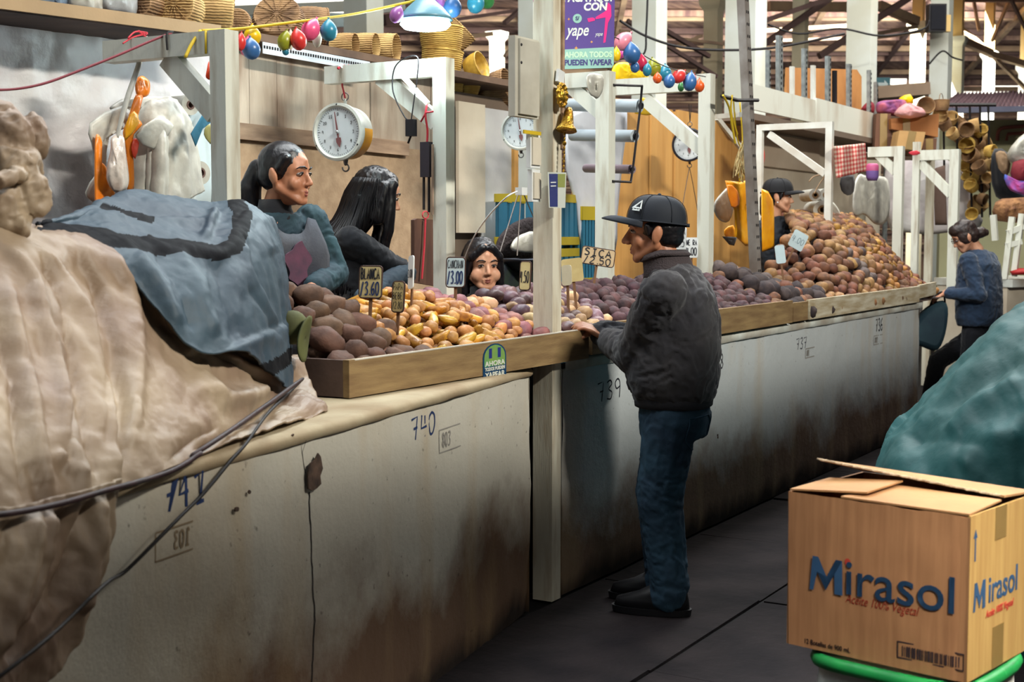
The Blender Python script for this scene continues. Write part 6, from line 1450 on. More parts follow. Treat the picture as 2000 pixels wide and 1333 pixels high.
m_red = M('red_cord', (196, 48, 62), .6); m_yel = M('yellow_cord', (206, 176, 40), .6); m_wht = M('white_plastic', (226, 230, 230), .4)
# bags hung on the left frame
YA = f1[2] - .06
def one(name, label, cat, outline, th, mat, group=None, **kw):
    o = pillow(name, outline, th, mat, None, **kw); tag(o, label, cat, group); return o
def hung(label, ctrl, folds, mat=m_plw, th=.02):
    o = sheet('carrier_bag', ctrl, folds, mat, None, 'Y', 16, 14, th, .006, 9, None, .006, 10); return tag(o, label, 'bag')
hung('wad of white carrier bags hung lowest on the left frame', [[(284, 204, YA + .03), (306, 196, YA), (330, 192, YA), (348, 206, YA + .04)], [(268, 240, YA + .03), (302, 232, YA - .03), (345, 226, YA - .03), (372, 246, YA + .05)], [(262, 310, YA + .03), (300, 305, YA - .05), (345, 300, YA - .05), (384, 300, YA + .05)], [(258, 400, YA + .03), (302, 402, YA - .05), (348, 396, YA - .05), (393, 374, YA + .05)]],
 [([(292, 240), (284, 320), (280, 400)], 5, .016, 'v'), ([(312, 230), (310, 320), (308, 400)], 6, .018, 'r'), ([(328, 220), (332, 310), (330, 398)], 4, .016, 'v'), ([(346, 226), (356, 310), (360, 392)], 6, .014, 'r'), ([(300, 236), (298, 320), (294, 400)], 4, .014, 'v'), ([(276, 250), (270, 330), (268, 400)], 5, .014, 'r')])
one('carrier_bag', 'folded flap of white bags in front of the hanging white wad', 'bag', [(264, 266), (304, 230), (340, 245), (300, 292)], .03, m_plw, Y=YA - .06, k=2)
one('carrier_bag', 'white bag with drooping corner at the left of the hanging bags', 'bag', [(175, 240), (240, 205), (262, 240), (215, 262), (207, 325), (198, 325), (192, 268), (184, 300), (178, 280)], .04, m_plw, Y=YA, k=2)
one('carrier_bag', 'white bag end sticking out above the left orange bag', 'bag', [(217, 206), (255, 190), (335, 190), (345, 215), (300, 235), (225, 218)], .05, m_plw, Y=YA + .07, k=3)
one('carrier_bag', 'small white bag corner low on the left behind the orange one', 'bag', [(186, 342), (166, 376), (176, 392), (200, 402), (200, 350)], .03, m_plw, Y=YA + .03, k=2)
one('orange_bag', 'orange bag strip hanging lowest at the left of the bundle', 'bag', [(186, 268), (194, 264), (200, 282), (196, 312), (208, 326), (212, 360), (226, 384), (196, 412), (186, 408), (184, 330)], .035, m_plo, Y=YA - .03, k=3)
ob = thing('orange_bag', 'knotted orange bag twisted down the middle of the hanging bundle', 'bag')
pillow('knot', [(264, 160), (276, 148), (292, 160), (290, 186), (268, 188)], .05, m_plo, ob, Y=YA - .02, wr=.012, ws=30)
pillow('bag', [(266, 184), (280, 190), (268, 226), (278, 244), (262, 262), (260, 300), (262, 370), (248, 372), (246, 300), (240, 260), (248, 236), (254, 216)], .04, m_plo, ob, Y=YA - .03, k=3)
pillow('fold', [(246, 240), (262, 215), (272, 240), (244, 276)], .04, m_ply2, ob, Y=YA - .06, k=2)
pillow('red_side', [(262, 270), (272, 280), (264, 312), (256, 290)], .02, M('plastic_red', (214, 70, 50), .4), ob, Y=YA - .05, k=2)
cbg = thing('clear_bag', 'clear plastic sock of bags with a long white tail tied to the left frame', 'bag')
pillow('bag', [(218, 268), (240, 264), (246, 300), (252, 350), (244, 372), (222, 374), (208, 350), (210, 320), (216, 292)], .07, m_clear, cbg, Y=YA - .08, wr=.014, ws=22)
b = B(); b.tube(spline([P(286, 72, Y=YA - .05), P(270, 130, Y=YA - .06), P(245, 205, Y=YA - .08), P(228, 270, Y=YA - .08)], 8), [.008 + .006 * math.sin(i / 24 * 3.1) for i in range(25)], 8, flat=.5); b.build('tail', m_plw, cbg, smooth=True)
b = B()
for q in (((288, 66), (262, 72), (240, 85)), ((288, 64), (265, 62), (250, 75)), ((286, 68), (270, 60), (285, 72))): b.tube(spline([P(x, y, Y=YA - .08) for x, y in q], 6), .003, 5)
b.build('red_tie', m_red, cbg, smooth=True)
# plastic rolls on a rack behind the post of the left frame
for i, (px, py, r, lab) in enumerate(((372, 205, 20, 'upper white plastic roll beside the left frame post'), (392, 338, 23, 'lower white plastic roll beside the left frame post'))):
    t = thing('plastic_roll', lab, 'roll'); c = P(px, py, Y=1.05); kk = pxsize(c)
    ax = (RT * .75 - FW * .65).normalized(); m4 = Matrix.Translation(c) @ ax.to_track_quat('Z', 'Y').to_matrix().to_4x4()
    R_ = r * kk; B().lathe([(R_ * .45, 0), (R_, 0), (R_, -.30), (R_ * .45, -.30), (R_ * .45, 0)], 28, m4).build('roll', m_plw, t, auto=40)
    B().lathe([(R_ * .30, .004), (R_ * .45, .004), (R_ * .45, -.30), (R_ * .30, -.30), (R_ * .30, .004)], 20, m4).build('core', M('card_core', (110, 84, 76), .8), t, auto=40)
pillow_ = one('plastic_sheet', 'pale blue plastic sheeting hanging below the rolls at the left post', 'sheet', [(352, 215), (412, 205), (414, 404), (365, 396), (392, 330)], .03, M('plastic_pale_blue', (206, 222, 226), .4, bump=.4, bscale=12), Y=1.12, k=2)
one('cloth_pennant', 'blue pennant cloth hanging beside the left frame post', 'cloth', [(400, 216), (416, 236), (396, 252), (382, 288), (372, 262)], .015, M('cloth_petrol', (52, 112, 140), .8), Y=.80, k=1)
one('cloth_pennant', 'small olive and white rag just below the blue pennant', 'cloth', [(402, 246), (414, 244), (414, 280), (406, 276), (398, 262)], .02, M('rag_olive', (150, 146, 90), .8), Y=.82, k=2)
one('balloon', 'small red and orange balloon caught in the brace of the left frame', 'balloon', [(408, 120), (413, 135), (412, 155), (402, 152), (404, 135)], .03, M('bal_redorange', (226, 74, 40), .35), Y=.78)

# ------------------------------------------------ hanging dial scales
def dial_scale(label, px, py, rpx, Y, ncol, swing=.38, body=None, ticks=True, top=None):
    t = thing('hanging_scale', label, 'scale'); c = P(px, py, Y=Y); R_ = rpx * pxsize(c)
    n_ = (-FW * .93 - RT * swing).normalized(); x = UP.cross(n_).normalized(); m4 = Matrix(((x.x, 0, n_.x, c.x), (x.y, 0, n_.y, c.y), (x.z, 1, n_.z, c.z), (0, 0, 0, 1)))
    d = R_ * .95
    b = B(); b.lathe([(0, -d), (R_ * .80, -d), (R_ * .93, -d * .86), (R_ * .98, -d * .2), (R_ * 1.0, 0), (R_ * .90, .004)], 48, m4)
    b.bm.faces.ensure_lookup_table(); inv = m4.inverted()
    for f in b.bm.faces:
        q = inv @ f.calc_center_median()
        if body and q.y < R_ * .15 and q.z < -d * .12: f.material_index = 1
    b.build('drum', [ncol, body or ncol], t, auto=40)
    b = B(); b.lathe([(R_ * .88, -.002), (R_ * .88, .010), (R_ * .93, .016), (R_ * 1.02, .012), (R_ * 1.03, -.004), (R_ * .98, -.012)], 48, m4); b.build('bezel', ncol, t, auto=40)
    B().lathe([(0, .003), (R_ * .89, .003)], 48, m4).build('dial_face', M('dial_white', (206, 212, 214), .4, bump=0), t)
    b = B()
    for i in range(60):
        a = 2 * math.pi * i / 60; r0, r1 = R_ * (.74 if i % 5 == 0 else .79), R_ * .84
        b.ribbon([m4 @ V((r0 * math.sin(a), r0 * math.cos(a), .0035)), m4 @ V((r1 * math.sin(a), r1 * math.cos(a), .0035))], R_ * .016, n_, .0006)
    b.build('tick_marks', m_dark, t)
    for i in range(12):
        a = 2 * math.pi * i / 12; s = str(i if i else 0); b = B(); h_ = R_ * .11
        strokes(b, s, m4 @ Matrix.Translation((R_ * .63 * math.sin(a) - h_ * .3 * len(s), R_ * .63 * math.cos(a) - h_ / 2, .0035)), h_, R_ * .018, smooth=False); b.build('dial_number', m_dark, t)
    a = -.16; u = V((math.sin(a), math.cos(a), 0)); v = V((math.cos(a), -math.sin(a), 0))
    b = B(); b.prism([tuple((u * (R_ * yy) + v * (R_ * xx)).xy) for xx, yy in ((-.03, -.2), (-.10, -.22), (-.10, -.36), (0, -.56), (.10, -.36), (.10, -.22), (.03, -.2), (.04, 0), (.012, .72), (-.012, .72), (-.04, 0))], .002, m4 @ Matrix.Translation((0, 0, .009)))
    b.build('needle', M('needle_brown', (120, 76, 76), .5), t)
    b = B(); b.ell(m4 @ V((0, 0, .011)), R_ * .07); b.build('hub', M('chrome', (200, 204, 206), .25, metal=.9, bump=0), t, smooth=True)
    for a in (math.pi / 2, -math.pi * .16, math.pi * 1.16):
        b = B(); b.ell(m4 @ V((R_ * .965 * math.cos(a), R_ * .965 * math.sin(a), .014)), R_ * .03); b.build('bezel_screw', m_dark, t)
    tp = c + UP * (R_ * 1.0) - n_ * (d * .5)
    b = B(); b.cap(tp - UP * .01, R_ * .07, tp + UP * R_ * .14, R_ * .06); b.build('hanger_stud', ncol, t, smooth=True)
    ring = [tp + UP * (R_ * (.14 + .14)) + x * (R_ * .14 * math.cos(q)) + UP * (R_ * .14 * math.sin(q)) for q in [2 * math.pi * i / 20 for i in range(21)]]
    B().tube(ring, R_ * .022, 6).build('hanger_ring', M('steel_dark', (110, 108, 108), .4, metal=.8), t, smooth=True)
    bt = c - UP * (R_ * 1.0) - n_ * (d * .5)
    b = B(); b.cap(bt + UP * .006, R_ * .10, bt - UP * R_ * .10, R_ * .07); hk = [bt - UP * (R_ * (.12 + .12)) + x * (R_ * .13 * math.sin(q)) + UP * (R_ * .13 * math.cos(q)) for q in [4.9 * i / 16 for i in range(17)]]; b.tube(hk, R_ * .03, 6); b.build('load_hook', M('steel_dark', (0, 0, 0)), t, smooth=True)
    return t, tp + UP * (R_ * .40), bt - UP * (R_ * .34), R_
m_enam = M('enamel_grey', (206, 210, 202), .35, c2=(184, 184, 174), scale=10, spec=.5)
YS = f2[2] - .04
s1 = dial_scale('large round dial scale with yellow underside hung on a red cord over the vendors', 661, 258, 55, YS, m_enam, .42, M('enamel_yellow', (232, 160, 26), .4))
cd = thing('red_twine', 'red cord tied round the frame arm holding the big dial scale', 'cord'); a0 = P(667, 128, Y=YS)
b = B(); b.tube(spline([s1[1] - UP * .02, P(671, 178, Y=YS), P(669, 160, Y=YS - .04), a0 - V((0, .04, 0))], 6), .0045, 6); b.tube(spline([P(660, 134, Y=YS - .05), P(667, 128, Y=YS - .05), P(674, 130, Y=YS - .05)], 4), .006, 6); b.build('cord', m_red, cd, smooth=True)
b = B(); b.box(P(668, 130, Y=YS - .055), (.035, .01, .018), Matrix.Rotation(.4, 3, 'Y')); b.build('white_tag', m_wht, cd)
s2 = dial_scale('pale dial scale half hidden behind the grey meter box', 1016, 256, 37, .8, m_enam, .1)
s3 = dial_scale('black rimmed dial scale hanging in front of the orange plywood', 1345, 283, 32, f4[2] - .02, M('enamel_black', (40, 40, 48), .35), .25)
for s, label, nm in ((s2, 'cord holding the pale scale behind the meter box', 'cord'), (s3, 'looped cord holding the black rimmed scale', 'cord')):
    cdo = thing('scale_twine', label, nm); b = B(); b.tube([s[1], s[1] + V((.02, .0, .12))], .003, 5); b.tube([s[1], s[1] + V((-.02, .0, .12))], .003, 5); b.build('cord', m_cord, cdo)
pn = thing('weighing_pan', 'dark weighing pan on chains under the scale behind the main post', 'pan'); pc = P(1026, 512, Y=.95); kk = pxsize(pc); R_ = 52 * kk
B().lathe([(0, -.05), (R_ * .5, -.045), (R_ * .92, .0), (R_, .012), (R_ * .98, .018), (R_ * .9, .006), (R_ * .5, -.036), (0, -.04)], 36, Matrix.Translation(pc)).build('pan', M('pan_steel', (60, 62, 70), .35, metal=.7, c2=(40, 40, 48), scale=8), pn, smooth=True)
for q, e in ((P(1014, 372, Y=.92), P(975, 498, Y=.93)), (P(1018, 372, Y=.95), P(1010, 500, Y=.88)), (P(1020, 372, Y=.95), P(1074, 500, Y=.98))): B().tube([q, e], .0035, 5).build('chain', M('chain', (120, 112, 108), .5, metal=.6), pn)
ch = thing('scale_chain', 'thin chains dangling from the black rimmed scale', 'chain')
for q, e in ((s3[2], P(1330, 420, Y=f4[2])), (s3[2], P(1365, 425, Y=f4[2]))): B().tube([q, q.lerp(e, .3) + UP * .01, e], .0028, 5).build('chain', M('chain', (0, 0, 0)), ch)

# ------------------------------------------------ things on the second frame
t = thing('phone_charger', 'black charger brick dangling on a looped lead from the scale frame', 'charger')
X2 = f2[1] - .04; b = B(); c = P(803, 250, X=X2); b.box(c, (.028, .04, .07)); b.build('brick', m_dark, t, bevel=.004)
b = B(); b.tube(spline([c + UP * .03, P(790, 228, X=X2), P(768, 180, X=X2), P(770, 135, X=X2), P(790, 114, X=X2 - .01), P(815, 112, X=X2 - .01), P(815, 150, X=X2), P(808, 200, X=X2), c + UP * .03], 8), .003, 5); b.tube([c - UP * .03, P(797, 280, X=X2)], .005, 6); b.build('lead', m_cord, t, smooth=True)
t = thing('frame_strut', 'slim white metal strut bracing the scale frame arm', 'strut'); B().beam(P(788, 150, X=X2 + .005), P(836, 203, X=X2 + .005), .014, .02, (1, 0, 0)).build('strut', m_white_metal, t)
t = thing('folding_knife_pouch', 'long dark pouch on straps hanging by a red string from the scale frame post', 'pouch')
c = P(833, 312, X=X2); b = B(); b.box(c, (.03, .045, .145)); b.build('pouch', M('pouch', (52, 46, 54), .7), t, bevel=.006)
b = B(); b.tube([P(828, 345, X=X2), P(828, 410, X=X2)], .006, 5); b.tube([P(838, 345, X=X2), P(838, 415, X=X2)], .006, 5); b.build('strap', m_dark, t)
b = B(); b.tube([P(845, 282, X=X2 - .005), P(845, 420, X=X2 - .005)], .006, 6); b.build('rope', M('rope_tan', (150, 128, 110), .8), t)
b = B(); b.tube(spline([P(834, 205, X=X2), P(831, 225, X=X2 - .01), P(835, 255, X=X2), P(834, 280, X=X2)], 4), .005, 6); b.tube([P(822, 238, X=X2 - .01), P(832, 220, X=X2 - .01), P(846, 218, X=X2 - .01)], .004, 5); b.build('red_string', m_red, t, smooth=True)
t = thing('chopping_board', 'dark brown wooden board hanging by a red cord behind the golden tubers', 'board')
q = [(806, 430), (812, 427), (850, 430), (853, 436), (853, 560), (806, 552)]
pts = [P(x, y, Y=.95) for x, y in q]; c = sum(pts, V()) / 6
B().prism([(p.x - c.x, p.z - c.z) for p in pts], .02, Matrix(((1, 0, 0, c.x), (0, 0, -1, c.y), (0, 1, 0, c.z), (0, 0, 0, 1)))).build('board', M('board_brown', (104, 74, 60), .7, c2=(80, 56, 48), scale=5, stretch=(4, 4, 1)), t, bevel=.003)
b = B(); b.tube([P(831, 428, Y=.92), P(829, 480, Y=.92), P(824, 545, Y=.92)], .005, 6); b.tube([P(831 + 6 * math.cos(a), 420 + 7 * math.sin(a), Y=.93) for a in [2 * math.pi * i / 12 for i in range(13)]], .003, 5); b.build('cord', m_red, t)

# ------------------------------------------------ on the main post
t = thing('meter_box', 'long grey steel meter box screwed to the main post', 'box'); xa, xb = P(1008, 150, Y=.04).x, P(1054, 150, Y=.04).x; za, zb = P(1020, 228, Y=.04).z, P(1020, 71, Y=.04).z
m_gbox = M('grey_box', (196, 194, 182), .5, c2=(170, 166, 154), scale=5)
B().bb(xa, xb, .045, .075, za, zb).build('box', m_gbox, t, bevel=.004); B().bb(xa + .022, xb - .012, .034, .046, za + .01, zb - .01).build('cover', m_gbox, t, bevel=.003)
for pz in (87, 122):
    p = P(1020, pz, Y=.03); B().ell((p.x, .034, p.z), (.006, .004, .006)).build('screw', m_dark, t)
for i, (y0, y1, lab) in enumerate(((262, 328, 'upper white outlet box on the main post'), (331, 394, 'lower white outlet box with a charger plugged in'))):
    t = thing('outlet_box', lab, 'box'); x0_, x1_ = P(1036 + i * 3, 300, Y=.03).x, P(1055, 300, Y=.03).x
    B().bb(x0_, x1_, .03, .05, P(1040, y1, Y=.03).z, P(1040, y0, Y=.03).z).build('box', m_wht, t, bevel=.005)
    B().bb(x0_ + .008, x1_ - .004, .023, .031, P(1040, y1 - 6, Y=.03).z, P(1040, y0 + 6, Y=.03).z).build('faceplate', M('plate_ivory', (214, 206, 188), .5), t, bevel=.003)
t = thing('yellow_tape', 'strip of yellow tape at the top of the upper outlet box', 'tape'); B().bb(P(1022, 258, Y=.02).x, P(1055, 258, Y=.02).x, .015, .022, P(1040, 263, Y=.02).z, P(1040, 256, Y=.02).z).build('tape', m_yel, t)
t = thing('usb_charger', 'white plug charger with a white cable looping down past the child', 'charger'); c = P(1018, 374, Y=.03); B().box(c, (.042, .03, .03)).build('plug', m_wht, t, bevel=.005)
b = B(); b.tube(spline([P(1010, 374, Y=.03), P(990, 385, Y=.05), P(960, 415, Y=.15), P(935, 448, Y=.3), P(918, 478, Y=.42), P(905, 510, Y=.5)], 8), .003, 6); b.build('cable', m_wht, t, smooth=True)
t = thing('price_sticker', 'blue and white printed card in a clear sleeve stuck on the main post', 'card'); c = P(1088, 371, Y=-.045); kk = pxsize(c); mt = basis(c, RT * .9 + FW * .3, UP)
B().prism([(-17 * kk, -35 * kk), (17 * kk, -35 * kk), (19 * kk, 34 * kk), (-20 * kk, 34 * kk)], .003, mt).build('sleeve', M('sleeve_clear', (206, 212, 204), .2, spec=.7), t)
B().prism([(-15 * kk, -33 * kk), (1 * kk, -33 * kk), (1 * kk, 31 * kk), (-17 * kk, 31 * kk)], .0045, mt).build('blue_print', M('print_navy', (42, 52, 112), .4), t)
B().prism([(1 * kk, 5 * kk), (16 * kk, 5 * kk), (17 * kk, 31 * kk), (1 * kk, 31 * kk)], .0045, mt).build('green_print', M('print_olive', (140, 148, 80), .4), t)
b = B(); 
for i in range(2): b.ribbon([mt @ V((-14 * kk, (14 - 7 * i) * kk, .003)), mt @ V((-3 * kk, (14.5 - 7 * i) * kk, .003))], .004, mt.to_3x3() @ V((0, 0, 1)))
b.build('white_lines', m_wht, t)
t = thing('bell_ornament', 'gold tinsel bell ornament hanging on the main post', 'ornament')
m_gold = M('gold_foil', (206, 166, 60), .28, metal=.85, c2=(150, 110, 40), scale=30, bump=.9, bscale=60, bdist=.01)
c = P(1109, 232, Y=-.05); kk = pxsize(c)
b = B(); b.lathe([(0, 24), (5, 22), (9, 14), (11, 0), (13, -12), (19, -20), (21, -24), (17, -26), (0, -22)], 24, Matrix.Translation(c) @ Matrix.Rotation(.25, 4, 'Y') @ Matrix.Diagonal((kk, kk, kk, 1))); b.build('bell', m_gold, t, smooth=True)
c2 = P(1098, 186, Y=-.04); b = B(); b.tube([c2 + V((15 * kk * math.cos(a), 0, 20 * kk * math.sin(a))) for a in [2 * math.pi * i / 24 for i in range(25)]], [4 * kk + 2 * kk * (i % 2) for i in range(25)], 6, caps=False); b.ell(c2, (11 * kk, .012, 14 * kk)); b.build('tinsel_wreath', m_gold, t, smooth=False)
b = B()
for i in range(9): b.ell(P(1103 - i * .3, 262 + i * 9, Y=-.04), (2.2 * kk, 2.2 * kk, 3.5 * kk) if i != 2 else (4.5 * kk, 4 * kk, 5 * kk))
b.tube([P(1104, 258, Y=-.04), P(1101, 345, Y=-.04)], .0022, 5); b.build('bead_tail', m_gold, t, smooth=True)
b = B(); b.box(P(1094, 150, Y=-.02), (.05, .012, .05), Matrix.Rotation(.2, 3, 'Y')); b.build('paper_bow', m_wht, t)
one('carrier_bag', 'pale scrap of plastic tied to the frame under the purple sign', 'bag', [(1146, 148), (1176, 146), (1178, 172), (1168, 192), (1150, 180)], .04, m_plw, Y=.40, wr=.02, ws=30, group=None)
# ------------------------------------------------ purple payment sign
t = thing('payment_sign', 'purple and mint payment sign hanging beside the main post', 'sign')
c = P(1148, 50, Y=.30); kk = pxsize(c); sx = (RT * .985 - FW * .17).normalized(); sx = (sx + UP * -.01).normalized(); mt = basis(c, sx, UP); W = 52 * kk; 
B().prism([(-W, -46 * kk), (W, -42 * kk), (W, 120 * kk), (-W, 120 * kk)], .006, mt).build('purple_panel', M('sign_purple', (88, 68, 132), .5, var=.06), t)
B().prism([(-W, -84 * kk), (W * .93, -82 * kk), (W, -76 * kk), (W, -42 * kk), (-W, -46 * kk)], .006, mt).build('mint_panel', M('sign_mint', (142, 182, 168), .5, var=.05), t)
ms1 = M('sign_cream', (222, 226, 214), .5, bump=0); ms2 = M('sign_mintlight', (196, 226, 190), .5, bump=0); ms3 = M('sign_deep', (72, 66, 118), .5, bump=0); mpk = M('sign_pink', (232, 48, 128), .5, bump=0); mor = M('sign_gold', (228, 160, 84), .5, bump=0)
def sl_(px, py): q = mt.inverted() @ P(px, py, Y=.30); return q.x, q.y
def st_(nm, s, px, py, size, mat_, **kw): x, y = sl_(px, py); return text(nm, s, size * kk, mat_, mt @ Matrix.Translation((x, y, .0034)), t, **kw)
st_('sign_lettering', 'PAGA AQUÍ', 1148, -4, 22, ms1, bold=.002, xs=.82); st_('sign_lettering', 'CON', 1167, 20, 20, ms1, bold=.002, shear=.1)
st_('sign_lettering', 'yape', 1121, 52, 32, ms1, bold=.001, shear=.3, xs=.72); st_('sign_lettering', 'AHORA TODOS', 1150, 108, 15, ms2, bold=.0014, xs=.86); st_('sign_lettering', 'PUEDEN YAPEAR', 1149, 123, 15, ms3, bold=.0014, xs=.82)
x, y = sl_(1121, 28); B().prism([(x + 9 * kk * math.cos(a), y + 9 * kk * math.sin(a)) for a in [2 * math.pi * i / 18 for i in range(18)]], .0085, mt).build('speech_bubble', M('sign_mint', (0, 0, 0)), t)
text('sign_lettering', 'S/', 10 * kk, ms3, mt @ Matrix.Translation((x, y, .005)), t, bold=.0005)
for px, py, s in ((1192, 10, 8), (1118, 86, 4), (1158, 85, 3), (1098, 22, 3)):
    x, y = sl_(px, py); B().prism([(x + s * kk * (1 if i % 2 == 0 else .38) * math.cos(i * math.pi / 4), y + s * kk * (1 if i % 2 == 0 else .38) * math.sin(i * math.pi / 4)) for i in range(8)], .0075, mt).build('sign_star', mor, t)
for poly in ([(1147, 36), (1160, 38), (1166, 42), (1166, 46), (1150, 44)], [(1168, 40), (1192, 36), (1199, 22), (1205, 30), (1206, 50), (1198, 60), (1192, 95), (1187, 95), (1192, 48), (1168, 44)]):
    B().prism([sl_(*q) for q in poly], .0078, mt).build('pink_arm', mpk, t)
st_('sign_lettering', 'yape', 1176, 75, 11, ms1, shear=.3, xs=.7)
b = B(); b.tube([mt @ V((-W * .8, 110 * kk, 0)), mt @ V((-W * .8, 160 * kk, 0))], .004, 5); b.tube([mt @ V((W * .8, 110 * kk, 0)), mt @ V((W * .8, 160 * kk, 0))], .004, 5); b.build('hanging_wire', m_cord, t)
# arched sticker on the tray front, part of the tray
c = P(966, 708, Y=-.0565); kk = pxsize(c); mt = basis(c, (1, 0, .008), UP)
W = abs(P(944, 708, Y=-.0565).x - P(989, 708, Y=-.0565).x) / 2; H0 = 37 * kk
pl_ = [(-W, -H0 * .94), (-W * .9, -H0), (W * .9, -H0), (W, -H0 * .94), (W, H0 * .3)] + [(W * math.cos(a), H0 * .3 + H0 * .7 * math.sin(a)) for a in [math.pi * i / 10 for i in range(1, 10)]] + [(-W, H0 * .3)]
stk = B().prism(pl_, .002, mt).build('arched_sticker', M('sticker_navy', (28, 66, 104), .35, bump=0), tA)
B().prism([(x * .9, max(y, -H0 * .2) * .93) for x, y in pl_], .0026, mt).build('sticker_green', M('sticker_green', (132, 160, 72), .35, c2=(60, 140, 110), scale=14, bump=0), stk)
for i, (s, y) in enumerate((('AHORA', -.05), ('TODOS PUEDEN', -.33), ('YAPEAR', -.66))): text('sticker_lettering', s, H0 * (.36, .25, .42)[i], ms1, mt @ Matrix.Translation((0, H0 * y, .002)), stk, bold=.0008, xs=W / H0 * (1.35, .92, 1.12)[i])
for s in (-.38, .38): B().prism([(W * s + W * .13 * xx, H0 * .50 + H0 * .26 * yy) for xx, yy in ((-1, -1), (1, -1), (1, 1), (-1, 1))], .0034, mt).build('sticker_mark', M('sticker_blue', (48, 58, 130), .4, bump=0), stk)

# ------------------------------------------------ hanging lamp
lp = thing('hanging_lamp', 'glaring fluorescent lamp hanging among balloons over the stall', 'lamp')
c = P(831, 46, Y=.55); kk = pxsize(c); m4 = Matrix.Translation(c) @ Matrix.Diagonal((kk, kk, kk, 1))
b = B(); b.lathe([(0, -14), (24, -13), (42, -10), (50, -2), (46, 6), (30, 8), (0, 8)], 36, m4); b.build('tube', M('lamp_glow', (240, 255, 255), .4, emit=((214, 250, 255), 14), bump=0), lp, smooth=True)
b = B(); b.lathe([(46, 8), (54, 6), (50, 14), (36, 30), (20, 44), (10, 50), (10, 60), (0, 60)], 36, m4); b.build('shade', M('lamp_shade', (104, 150, 168), .3), lp, smooth=True)
b = B(); b.tube([c + UP * 58 * kk, c + UP * 160 * kk], .004, 6); b.build('flex', m_cord, lp)
l = bpy.data.lights.new('lamp_light', 'POINT'); l.energy = 24; l.color = (.78, .96, 1.0); l.shadow_soft_size = .09; lo = bpy.data.objects.new('lamp_light', l); COL.objects.link(lo); lo.location = c - UP * .075

# ------------------------------------------------ balloons and their strings
def balloon_mesh(col):
    nm = 'bal_%d_%d_%d' % col; b = B()
    b.lathe([(0, -1.05), (.45, -.93), (.80, -.62), (.98, -.15), (1.0, .15), (.88, .55), (.62, .92), (.32, 1.2), (.12, 1.36), (.08, 1.42), (.17, 1.52), (0, 1.48)], 20)
    return b.mesh(nm, M(nm, col, .32, var=.08, bump=0, spec=.5), True)
BALC = dict(red=(214, 56, 52), pink=(238, 92, 140), yellow=(240, 196, 30), blue=(58, 104, 160), olive=(146, 150, 40), white=(224, 222, 204), teal=(48, 132, 160), purple=(150, 92, 160), green=(60, 130, 70), crimson=(196, 40, 78), orange=(232, 96, 40), magenta=(226, 90, 170), rose=(226, 134, 150))
BALM = {k: balloon_mesh(v) for k, v in BALC.items()}
def balloons(lst, Y, where, group, d0=0):
    for i, (px, py, r, col, tilt, fl, word) in enumerate(lst):
        c = P(px, py, Y=Y + (i % 3 - 1) * .045 + d0 * i); k = r * pxsize(c)
        o = bpy.data.objects.new('balloon', BALM[col]); COL.objects.link(o); tag(o, word + ' ' + where, 'balloon', group)
        o.matrix_world = Matrix.Translation(c) @ Matrix.Rotation(-ANG, 4, 'Z') @ Matrix.Rotation(tilt, 4, 'Y') @ Matrix.Diagonal((k * fl, k * fl, k, 1))
balloons([(470, 84, 15, 'red', .1, .7, 'half hidden red balloon leftmost'), (480, 92, 17, 'pink', .25, .6, 'slim pink balloon'), (493, 72, 17, 'yellow', 0, 1, 'round yellow balloon'), (491, 98, 18, 'blue', -.1, 1, 'blue balloon below the yellow one'), (556, 82, 17, 'olive', .2, .85, 'olive green balloon'), (568, 80, 17, 'white', 0, .35, 'flat white balloon left of the red one'), (583, 80, 18, 'red', -.2, .9, 'big red balloon'), (606, 60, 20, 'pink', .5, .9, 'big pink balloon'), (619, 74, 18, 'white', 0, .55, 'white balloon between pink and teal'), (642, 62, 18, 'teal', 0, .95, 'teal balloon at the right'), (558, 101, 7, 'teal', 0, 1, 'tiny teal balloon under the olive one')], .62, 'on the yellow string over the vendors', 'balloons over the vendors')
balloons([(774, 30, 15, 'purple', .5, .9, 'purple balloon left of the lamp'), (822, 0, 18, 'teal', .1, 1, 'pale teal balloon above the lamp'), (858, 6, 14, 'purple', 0, .9, 'mauve balloon above the lamp'), (884, 16, 18, 'blue', 0, 1, 'blue balloon right of the lamp'), (929, 8, 18, 'teal', .3, .95, 'teal balloon near the grey meter box'), (950, 0, 17, 'green', -.5, .9, 'green balloon next to the meter box'), (1049, -2, 14, 'magenta', 0, .6, 'magenta balloon behind the main post')], .62, 'at the top edge', 'balloons by the lamp')
